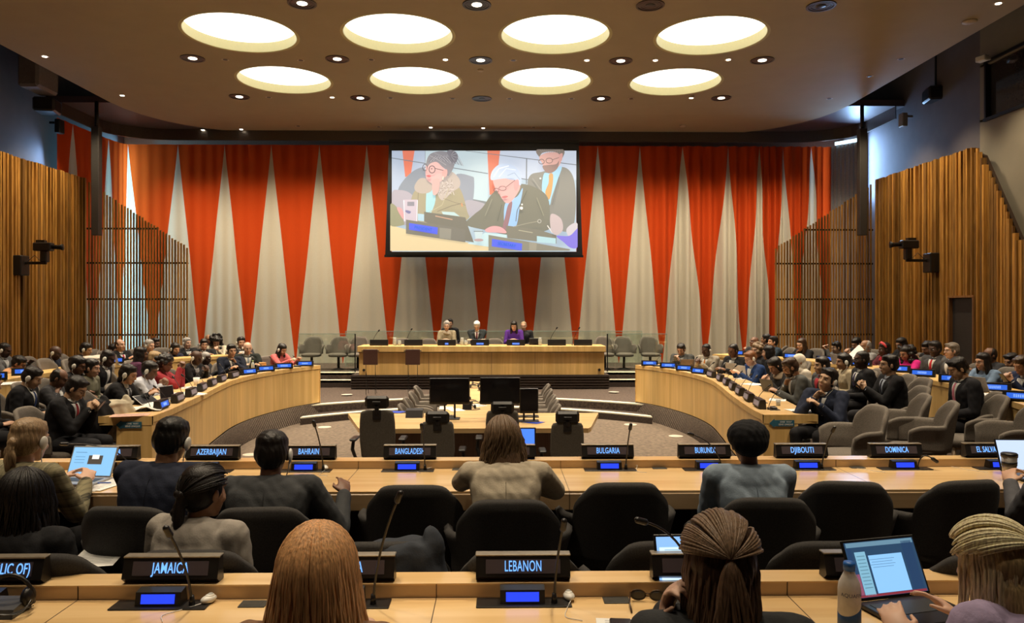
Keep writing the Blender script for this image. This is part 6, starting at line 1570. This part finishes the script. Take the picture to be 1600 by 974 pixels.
for k in range(8):
    yy = 11.6+k*.52; x = xc+rnd.uniform(-.25, .25); e = empty('headphones', (x, yy, TZ+.002), rnd.uniform(0, 3)); tag(e, 'black wired headphones on the centre table, %s from the camera' % ORD[k], 'headphones', 'headphones on the centre table')
    m = MB(); m.tube([(.08*math.cos(a), .10*math.sin(a), .02+.03*math.sin(a)) for a in [i*PI/10 for i in range(11)]], .008, 6); m.build('band', BLACK, e, True)
    for s in (-1, 1): m = MB(); m.ell((s*.08, 0, .035), (.02, .035, .035)); m.build('ear_cup', BLACK, e, True)
    m = MB(); cable(m, [Vector((.08, 0, .01)), Vector((.15, -.05, .004)), Vector((.05, -.14, .004)), Vector((-.1, -.08, .004)), Vector((-.05, .1, .004)), Vector((.12, .14, .004))], .005); m.build('cord', BLACK, e)
# swivel chairs with headrests, backs to the camera
def swivel(px, ptop, pw, htop, label):
    Y = 9.05 if px != 785 else 9.3
    p = at(px, ptop, Y); w = pw*Y/F; e = empty('swivel_chair', (p.x, Y, WZ)); tag(e, label, 'office chair', 'technicians swivel chairs')
    zt = p.z-WZ; zb = zt-.60
    m = MB(); rr = []
    for z, k, yo in ((zb, .72, .02), (zb+.05, .9, .01), (zb+.25, 1, .0), (zt-.15, .98, -.02), (zt-.04, .93, -.03), (zt-.01, .84, -.03), (zt, .6, -.03)):
        rr.append([(w/2*k*math.copysign(abs(math.cos(t))**.35, math.cos(t)), yo+.035*math.copysign(abs(math.sin(t))**.7, math.sin(t)), z) for t in [2*PI*i/24 for i in range(24)]])
    m.loft(rr); m.build('backrest', plain('swivel_fabric', (.085, .075, .06), .9, noise=.2, scale=80), e, True)
    m = MB(); m.box((0, -.06, zt-.05), (.10, .03, .12), bev=.01); m.box((0, -.07, zt+.02), (.05, .03, .13), bev=.01); m.build('headrest_bracket', BLACK, e)
    hz_ = at(px, htop, Y).z-WZ; m = MB(); m.box((0, -.05, hz_-.075), (.285, .07, .15), bev=.03); m.box((0, -.09, hz_-.08), (.10, .012, .035), bev=.004); m.build('headrest', BLACK, e)
    m = MB(); cushion(m, .50, .50, zb-.08, zb+.0, .28); m.build('seat', plain('swivel_fabric', (.085, .075, .06), .9), e, True)
    for s in (-1, 1):
        m = MB(); m.tube([(s*.27, .1, zb-.02), (s*.31, .05, zb+.12), (s*.30, .06, zb+.22)], [.02, .022, .02], 8); m.box((s*.29, .1, zb+.245), (.09, .26, .03), bev=.012); m.build('armrest', BLACK, e)
    m = MB(); m.tube([(0, .25, zb-.08), (0, .25, .08)], .03, 10); m.build('column', BLACKM, e)
    m = MB()
    for k in range(5): a = 2*PI*k/5; m.tube([(0, .25, .09), (.3*math.cos(a), .25+.3*math.sin(a), .05)], [.03, .018], 8); m.ell((.3*math.cos(a), .25+.3*math.sin(a), .03), (.03, .03, .03))
    m.build('star_base', BLACKM, e, True)
swivel(590, 641, 56, 618, 'grey swivel chair with black headrest, leftmost of four at the technician table')
swivel(684, 658, 53, 642, 'grey swivel chair with black headrest, second from left at the technician table')
swivel(785, 641, 53, 627, 'grey swivel chair with black headrest behind the head of the person in beige')
swivel(886, 660, 53, 642, 'grey swivel chair with black headrest, rightmost of four at the technician table')

# ------------------------------------------------------------------ near chairs
EM = 'dark empty armchairs of the near rows'
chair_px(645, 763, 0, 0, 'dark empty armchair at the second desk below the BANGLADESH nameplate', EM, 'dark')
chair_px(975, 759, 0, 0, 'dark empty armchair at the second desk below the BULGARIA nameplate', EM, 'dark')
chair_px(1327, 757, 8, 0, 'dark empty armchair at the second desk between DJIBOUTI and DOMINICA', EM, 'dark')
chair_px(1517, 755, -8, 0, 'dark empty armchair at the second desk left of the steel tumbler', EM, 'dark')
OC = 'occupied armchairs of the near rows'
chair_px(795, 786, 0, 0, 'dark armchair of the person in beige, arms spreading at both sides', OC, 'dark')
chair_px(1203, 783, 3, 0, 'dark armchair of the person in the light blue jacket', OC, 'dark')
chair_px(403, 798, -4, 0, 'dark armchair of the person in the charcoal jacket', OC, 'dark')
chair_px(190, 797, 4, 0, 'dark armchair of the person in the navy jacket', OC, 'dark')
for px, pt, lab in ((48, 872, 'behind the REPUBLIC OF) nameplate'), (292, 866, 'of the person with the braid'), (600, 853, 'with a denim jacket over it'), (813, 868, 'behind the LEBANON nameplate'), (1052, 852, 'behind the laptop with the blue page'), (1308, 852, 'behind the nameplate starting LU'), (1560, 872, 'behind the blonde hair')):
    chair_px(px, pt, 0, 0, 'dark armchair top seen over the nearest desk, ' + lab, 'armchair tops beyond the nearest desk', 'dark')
p = atz(628, 852, .87); drape((p.x, p.y+.06, .83), 0, (.34, .3, .5), cloth((.03, .035, .045)), 'dark denim jacket draped over the chair behind the nameplate ending IA')

# ------------------------------------------------------------------ foreground hair
def lock_mesh(name, f, mat, n, length, spread=.11, back=.10, seed=1, r=.0055, tie=None, mode='long', side_bias=0, crown=(0, -.01), wav=.006, top_r=(.098, .122, .124)):
    rnd = random.Random(seed); m = MB()
    M = f.HM; Ri = M.to_3x3()
    down = Ri.inverted() @ Vector((0, 0, -1))
    for i in range(n):
        th = rnd.uniform(-2.25, 2.25)      # 0 points backwards
        sx, cy = math.sin(th), -math.cos(th)
        jit = rnd.uniform(.97, 1.05); P = []; L_ = length*rnd.uniform(.75, 1.05); off = rnd.uniform(-.01, .01)
        ns = 16; ph = rnd.uniform(0, 6)
        if mode == 'tie':       # combed back to a tie point
            a0 = Vector((math.sin(th)*top_r[0], -math.cos(th)*top_r[1]*.9 if abs(th) > 1.2 else top_r[1]*.55*rnd.uniform(.2, 1), .04+.05*rnd.random()))
            if abs(th) <= 1.2: a0 = Vector((sx*.07, top_r[1]*rnd.uniform(.3, .8), .10))
            for k in range(ns):
                t = k/(ns-1); q = a0.lerp(Vector(tie), t); c = Vector((0, -.015, .02)); d = q-c; e_ = Vector((d.x/top_r[0], d.y/top_r[1], d.z/top_r[2])); 
                if e_.length > 1e-5: q = c+d/e_.length*jit
                P.append(q.lerp(Vector(tie), max(0, t-.85)/.15*.6))
        else:
            start = .35*rnd.random()**2+.01
            for k in range(ns):
                t = k/(ns-1)
                if t < .42:
                    ph_ = start+(PI/2-start)*(t/.42); P.append(Vector((crown[0]*(1-t)+sx*top_r[0]*math.sin(ph_)*jit, crown[1]*(1-t/.42)-.012+cy*top_r[1]*math.sin(ph_)*jit, .018+top_r[2]*math.cos(ph_)*jit)))
                else:
                    u = (t-.42)/.58; w_ = 1+(spread/.088-1)*min(1, u*1.3)
                    q = Vector((sx*top_r[0]*w_*jit, -.012+cy*top_r[1]*(1-.25*u)*jit-back*u*.35*(cy < .3), .018))+down*(L_*u)
                    if u > .75: q.x *= 1-(u-.75)*.5
                    P.append(q+Vector((math.sin(u*9+ph)*wav, math.cos(u*8+ph)*wav*.6, 0)))
        # keep the face free
        
        rr = [r*(.5+.5*math.sin(PI*min(1, .15+k/(ns-1)*.9))) for k in range(ns)]
        m.tube([M @ p for p in P], rr, 5)
    o = m.build(name, mat, f.o, True, fix=False); return o
def tail_locks(f, mat, n, start, length, spread, seed=2, r=.006, drift=(0, -.02), wav=.006, name='hair_length'):
    rnd = random.Random(seed); m = MB(); M = f.HM; down = M.to_3x3().inverted() @ Vector((0, 0, -1))
    for i in range(n):
        a = rnd.uniform(0, 2*PI); q = rnd.random()**.5; L_ = length*rnd.uniform(.8, 1.05); P = []; ph = rnd.uniform(0, 6)
        for k in range(13):
            t = k/12; w_ = spread*(1-math.exp(-4*t))*(1-.35*max(0, t-.6)/.4)
            P.append(M @ (Vector(start)+Vector((math.cos(a)*q*w_, math.sin(a)*q*w_*.35+drift[1]*math.sin(t*PI), 0))+Vector((drift[0]*t, 0, 0))+down*L_*t+Vector((math.sin(t*8+ph)*wav, 0, 0))))
        m.tube(P, [r*(.6+.4*math.sin(PI*min(1, t_/12+.15))) for t_ in range(13)], 5)
    return m.build(name, mat, f.o, True, fix=False)

# ------------------------------------------------------------------ second desk people
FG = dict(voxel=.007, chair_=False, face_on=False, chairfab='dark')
f = P_('person in an olive plaid coat with ponytail, at the open laptop far left', 49, 690, 4.15, 0, 14, 'pale', 'pony', (.30, .20, .11), (.15, .14, .085), None, None, 'type', hp=.15, ear='R', female=True, w=1.05, **FG)
pm = MATS.get('plaid')
def plaid():
    m, N, L, B = base_mat('plaid_wool'); t = N.new('ShaderNodeTexCoord'); B.inputs['Roughness'].default_value = .9
    last = None
    for ax, sc, w_ in (('X', 11, .22), ('Z', 11, .22), ('X', 44, .3), ('Z', 44, .3)):
        s = N.new('ShaderNodeSeparateXYZ'); L.new(t.outputs['Object'], s.inputs[0]); a = N.new('ShaderNodeMath'); a.operation = 'MULTIPLY'; a.inputs[1].default_value = sc; L.new(s.outputs[ax], a.inputs[0])
        b = N.new('ShaderNodeMath'); b.operation = 'FRACT'; L.new(a.outputs[0], b.inputs[0]); c = N.new('ShaderNodeMath'); c.operation = 'LESS_THAN'; c.inputs[1].default_value = w_; L.new(b.outputs[0], c.inputs[0])
        d = N.new('ShaderNodeMath'); d.operation = 'MULTIPLY'; d.inputs[1].default_value = .45 if sc == 11 else .2; L.new(c.outputs[0], d.inputs[0])
        if last is None: last = d
        else: e_ = N.new('ShaderNodeMath'); e_.operation = 'ADD'; L.new(last.outputs[0], e_.inputs[0]); L.new(d.outputs[0], e_.inputs[1]); last = e_
    mx = N.new('ShaderNodeMix'); mx.data_type = 'RGBA'; mx.inputs[6].default_value = (.24, .21, .12, 1); mx.inputs[7].default_value = (.025, .022, .015, 1); L.new(last.outputs[0], mx.inputs[0]); L.new(mx.outputs[2], B.inputs['Base Color'])
    return m
PL = plaid()
for c in kids(f.o):
    if c.name.startswith('top'): c.data.materials[0] = PL
tail_locks(f, hairm((.30, .20, .11)), 60, (0, -.12, .0), .17, .035, 5)
P_('person in a navy jacket with white headset at the second desk, left of AZERBAIJAN', 270, 690, 4.02, 0, 8, 'tan', 'short', (.008, .007, .006), (.016, .020, .038), (.3, .32, .36), None, 'type', hp=.25, hroll=.08, ear='R', w=1.12, tilt=.18, **FG)
P_('person in a charcoal jacket with white headset at the second desk, left of BAHRAIN', 426, 711, 3.95, 0, -4, 'brown', 'short', (.012, .009, .008), (.045, .047, .05), None, None, 'wide', hp=.2, ear='R', w=1.08, tilt=.18, hands=((.34, .34, .78), (-.14, .42, .80)), **FG)
f = P_('person in a beige jacket with long wavy hair leaning on the second desk', 787, 692, 4.12, 0, 0, 'light', 'long', (.14, .085, .05), (.42, .36, .27), None, None, 'type', hp=.35, hroll=-.1, female=True, w=1.1, tilt=.30, hands=((.04, .40, .82), (-.02, .36, .90)), pole=(1.2, .35, -.5), **FG)
lock_mesh('hair_strands', f, hairm((.16, .10, .055)), 220, .30, spread=.115, seed=11, wav=.012, r=.005)
f = P_('person in light blue jacket and black head wrap at the second desk', 1167, 694, 4.05, 0, 3, 'brown', 'wrap', (.010, .010, .012), (.23, .29, .36), None, None, 'wide', hp=.15, female=True, w=1.08, tilt=.16, hands=((.06, .34, .82), (-.08, .36, .82)), **FG)
P_('person at the right picture edge, only a grey striped sleeve showing beside the tumbler', 1668, 700, 4.0, 0, -5, 'light', 'short', HB, (.08, .08, .09), None, None, 'type', **FG)
f = P_('person in black with very long black hair and earpiece, nearest at the left edge', 42, 782, 3.35, 0, 8, 'light', 'long', (.010, .008, .008), (.012, .012, .014), None, None, 'lap', hp=.1, ear='R', female=True, w=1.1, **FG)
lock_mesh('hair_strands', f, hairm((.014, .011, .010)), 260, .42, spread=.125, seed=3, r=.005, wav=.01)
f = P_('person in a light grey blazer with a long black braid before the JAMAICA nameplate', 322, 770, 3.36, 0, 18, 'tan', 'half', (.014, .011, .010), (.30, .27, .235), None, None, 'lap', hp=.12, hy=.25, female=True, w=1.12, **FG)
for c in kids(f.o):
    if c.name.startswith('hair'): bpy.data.objects.remove(c)
m = MB(); hair_volume(m, f.HM, 'pony', random.Random(3)); link('hair', remesh(m, 'hair', hairm((.014, .011, .010)), .007, 3), f.o)
m = MB(); down = f.HM.to_3x3().inverted() @ Vector((0, 0, -1))
for k in range(15):
    for s in (-1, 1): q = Vector((s*.011-.01-.035*k/15, -.125+.012*math.sin(k*1.5), .0))+down*(k*.026); m.ell(tuple(q), (.019-.0004*k, .020, .020), M=f.HM @ Matrix.Identity(4))
link('braid', remesh(m, 'braid', hairm((.014, .011, .010)), .0055, 1), f.o)
lock_mesh('hair_strands', f, hairm((.014, .011, .010)), 110, .1, tie=(0, -.115, .0), mode='tie', seed=8, r=.004, top_r=(.094, .112, .110))

# ------------------------------------------------------------------ nearest people
f = P_('person with long smooth auburn hair seen from behind at the nearest desk', 497, 902, 1.98, 0, 2, 'pale', 'long', (.42, .20, .08), (.22, .12, .07), None, None, 'type', hp=.12, female=True, **FG)
lock_mesh('hair_strands', f, hairm((.70, .38, .17)), 460, .46, spread=.135, seed=21, r=.0045, wav=.004)
f = P_('person in a dark grey jacket with half-tied brown hair at the nearest desk', 1124, 884, 1.95, 0, 4, 'pale', 'half', (.075, .042, .026), (.040, .042, .045), None, None, 'cheekR', hp=.08, female=True, w=1.05, hands=((.10, .40, .80), (-.13, .15, 1.0)), curl=.9, **FG)
hm_ = hairm((.20, .12, .072)); lock_mesh('hair_strands', f, hm_, 230, .42, spread=.105, seed=31, r=.0045, top_r=(.084, .098, .085))
lock_mesh('tied_hair', f, hairm((.24, .155, .095)), 200, .1, tie=(0, -.125, .045), mode='tie', seed=32, r=.0042, top_r=(.101, .120, .120))
tail_locks(f, hm_, 110, (0, -.128, .045), .42, .06, 33, r=.0048)
fn2 = f
f = P_('person in a lavender jacket with blonde clipped hair, typing on the laptop at the right', 1548, 884, 2.2, 0, -22, 'pale', 'half', (.48, .34, .17), (.42, .34, .52), None, None, 'type', hp=.25, hy=-.15, female=True, w=1.0, tilt=.22, shrug=.03, hands=((.12, .36, .80), (-.16, .34, .79)), **FG)
hb_ = hairm((.80, .62, .38)); lock_mesh('hair_strands', f, hb_, 240, .42, spread=.11, seed=41, r=.0045, top_r=(.084, .098, .085), wav=.006)
lock_mesh('tied_hair', f, hairm((.90, .70, .44)), 210, .1, tie=(.02, -.125, .05), mode='tie', seed=42, r=.0042, top_r=(.101, .120, .120), wav=.01)
tail_locks(f, hb_, 110, (.02, -.128, .05), .40, .06, 43, r=.0048, drift=(.03, -.02))
m = MB(); m.box((0, 0, 0), (.06, .018, .025), bev=.006)
for k in range(6): m.tube([(-.025+.01*k, .0, .01), (-.025+.01*k, -.012, -.022)], .0025, 5)
o = m.build('hair_clip', plain('clip_tortoise', (.05, .02, .012), .25), f.o); o.matrix_local = f.HM @ Matrix.Translation((.02, -.145, .05)); fn3 = f
m = MB(); M = Matrix.Translation(f.H[1]) ; d = (f.H[1]-f.E[1]).normalized(); m.tube([f.H[1]-d*.012, f.H[1]+d*.014], .034, 16); m.build('wrist_watch', plain('watch_band', (.02, .02, .04), .4), f.o, True)

# ------------------------------------------------------------------ things on the near desks
def page_screen(name, bg, glow=1.0): return emit(name, bg, glow)
def lap1(e, M):
    def r_(x, z, w, h, mat, k): m = MB(); m.box((x, -.0018-.0004*k, .105+z), (w, .001, h), M=M); m.build('screen_window', mat, e)
    r_(0, .085, .29, .016, emit('ui_bar', (.10, .19, .26), .8), 1); r_(-.135, -.05, .03, .07, emit('ui_pink', (.20, .06, .10), .8), 1); r_(-.138, .02, .02, .11, emit('ui_navy', (.012, .03, .07), 1), 1)
    r_(-.095, -.015, .045, .15, emit('ui_list', (.13, .27, .36), 1), 1); r_(.01, -.02, .145, .13, emit('ui_page', (.16, .33, .55), 1), 1); r_(.115, .0, .045, .17, emit('ui_navy', (.012, .03, .07), 1), 1)
    for k in range(4): r_(-.01, .03-.009*k, .09 if k % 2 else .11, .0018, emit('ui_line', (.07, .15, .24), 1), 2)
    for k in range(10): r_(-.095, .045-.012*k, .034, .003, emit('ui_line2', (.07, .15, .2), 1), 2)
    r_(0, -.090, .29, .008, emit('ui_red', (.14, .02, .03), 1), 1)
a = atz(1336, 958, ZD); b = atz(1462, 938, ZD)
laptop(Vector(((a.x+b.x)/2+.01, (a.y+b.y)/2+.03, ZD+.003)), math.atan2(b.y-a.y, b.x-a.x)*.8, 'black laptop showing a blue document page, before the lavender jacket', 2.0, 1.0, BLACK, emit('screen_navy', (.02, .05, .10), .7), detail=lap1)
def lap2(e, M):
    def r_(x, z, w, h, mat, k): m = MB(); m.box((x, -.0018-.0004*k, .105+z), (w, .001, h), M=M); m.build('screen_window', mat, e)
    r_(-.04, .03, .2, .05, emit('pg_white', (.42, .58, .8), 1), 1); r_(-.05, -.02, .17, .014, emit('pg_dark', (.01, .03, .09), 1), 1); r_(-.04, -.055, .2, .05, emit('pg_white', (.42, .58, .8), 1), 1)
    for k in range(5): r_(-.06, .045-.009*k, .12, .002, emit('ui_line', (.07, .15, .24), 1), 2)
p = atz(1080, 938, ZD); laptop(Vector((p.x+.04, p.y+.05, ZD+.003)), .04, 'laptop with a pale blue web page, half hidden by brown hair', 1.95, .95, BLACK, emit('screen_sky', (.20, .38, .70), .8), detail=lap2)
def lap3(e, M):
    def r_(x, z, w, h, mat, k): m = MB(); m.box((x, -.0018-.0004*k, .105+z), (w, .001, h), M=M); m.build('screen_window', mat, e)
    r_(.02, .01, .10, .06, emit('pic_dark', (.05, .04, .03), 1), 1); r_(.02, .03, .05, .03, emit('pic_pale', (.5, .5, .48), 1), 2); r_(-.09, .06, .08, .004, emit('ui_line', (.07, .15, .24), 1), 1)
    for k in range(3): r_(-.09, .03-.02*k, .07, .003, emit('ui_line', (.07, .15, .24), 1), 1)
a = atz(103, 753, ZD); b = atz(160, 752, ZD); laptop(Vector(((a.x+b.x)/2-.0, a.y+.05, ZD+.003)), -.10, 'silver laptop showing a light blue page before the plaid coat', 2.0, .92, plain('laptop_grey', (.42, .41, .40), .4, .5), emit('screen_pale', (.17, .36, .58), .9), detail=lap3)
papers(atz(158, 757, ZD+.001), -.35, 'white papers with a pen between the laptop and the navy jacket', .24, .32, 2)
m = MB(); m.tube([(-.07, 0, .006), (.07, .015, .006)], .004, 7); o = m.build('pen', plain('pen_blue', (.03, .10, .45), .4), None, True); o.location = atz(153, 757, ZD+.006); tag(o, 'blue pen lying on the papers beside the navy jacket', 'pen')
p = atz(800, 726, ZD); laptop(Vector((p.x-.0, p.y+.06, ZD+.003)), .0, 'laptop with a bright blue screen in front of the person in beige', 1.85, 1.05, BLACK, emit('screen_blue', (.05, .16, .75), .9))
p = atz(1600, 745, ZD); laptop(Vector((p.x+.06, p.y+.06, ZD+.003)), -.05, 'laptop showing a pale page at the right edge beside the tumbler', 1.95, 1.0, BLACK, emit('screen_white', (.42, .52, .72), .8))
cup(atz(1577, 751, ZD), 'steel and black travel tumbler at the right end of the second desk', .155, .044, plain('steel_cup', (.45, .42, .38), .3, .7), BLACK, True)
bottle(atz(1327, 985, ZD), 'white water bottle with blue cap and blue band beside the black laptop', .225, .036, plain('bottle_white', (.62, .60, .56), .45), plain('cap_blue', (.02, .14, .5), .35), band=plain('band_blue', (.04, .09, .20), .4), brand='AQUAFINA')
# sunglasses
e = empty('sunglasses', atz(1012, 940, ZD), -.15); tag(e, 'dark sunglasses lying left of the laptop with the blue page', 'sunglasses')
m = MB()
for s in (-1, 1):
    m.tube([(s*.034+.027*math.cos(a), .0, .022+.019*math.sin(a)) for a in [i*PI/9 for i in range(19)]], .002, 6)
    m.tube([(s*.062, 0, .03), (s*.066, -.06, .018), (s*.06, -.12, .004)], .0028, 6)
m.tube([(-.008, 0, .028), (.008, 0, .028)], .002, 6); m.build('frame', plain('tortoise', (.05, .025, .012), .25), e, True)
for s in (-1, 1): m = MB(); m.ell((s*.034, 0, .022), (.026, .0015, .018)); m.build('lens', plain('lens_dark', (.02, .018, .018), .1), e, True)
papers(atz(990, 985, ZD+.001), -.08, 'white printed sheet at the bottom edge below the sunglasses', .24, .17, 1)
phone(atz(968, 975, ZD+.008)+Vector((.0, -.04, .001)), (0, 0, -.1), 'black phone on the white sheet at the bottom edge')
# headphones and cables bottom left
p = atz(10, 960, ZD); e = empty('headset', (p.x, p.y, ZD)); tag(e, 'black headset tangled with cables on a device at the bottom left corner', 'headset')
m = MB(); m.loft([[(x, y, z) for y, z in ((-.05, 0), (-.04, .03), (.05, .045), (.06, 0))] for x in (-.1, -.09, .04, .05)]); m.build('device_box', plain('device_grey', (.06, .06, .06), .4), e)
m = MB(); m.tube([(.02+.075*math.sin(a)-.03, .03+.01*a, .04+.085*math.cos(a)) for a in [-1.5+i*.3 for i in range(12)]], .007, 8); m.build('headband', BLACK, e, True)
for s in (-1, 1): m = MB(); m.ell((s*.07-.02, .04, .045), (.02, .035, .035)); m.build('ear_cup', BLACK, e, True)
m = MB()
for k in range(4): cable(m, [Vector((.05+.01*k, .02, .02)), Vector((.085, .0, .05-.008*k)), Vector((.075-.01*k, -.05, .02)), Vector((0, -.06-.01*k, .03)), Vector((-.06, -.03, .04)), Vector((-.05, .05, .03)), Vector((.03, .05, .012*k+.01))], .0018)
m.build('cable', BLACK, e)
papers(at(153, 872, 3.55), .2, 'white paper held on the lap beside the long black hair', .2, .27, 1)
# small things on empty side chairs
earpiece_on_desk(atz(1460, 680, .36), .5, 'white earpiece lying on the empty grey seat before the pink tie', 1.2)
papers(atz(1510, 672, .36), .8, 'white paper on the empty grey seat right of the pink tie', .21, .297, 1)
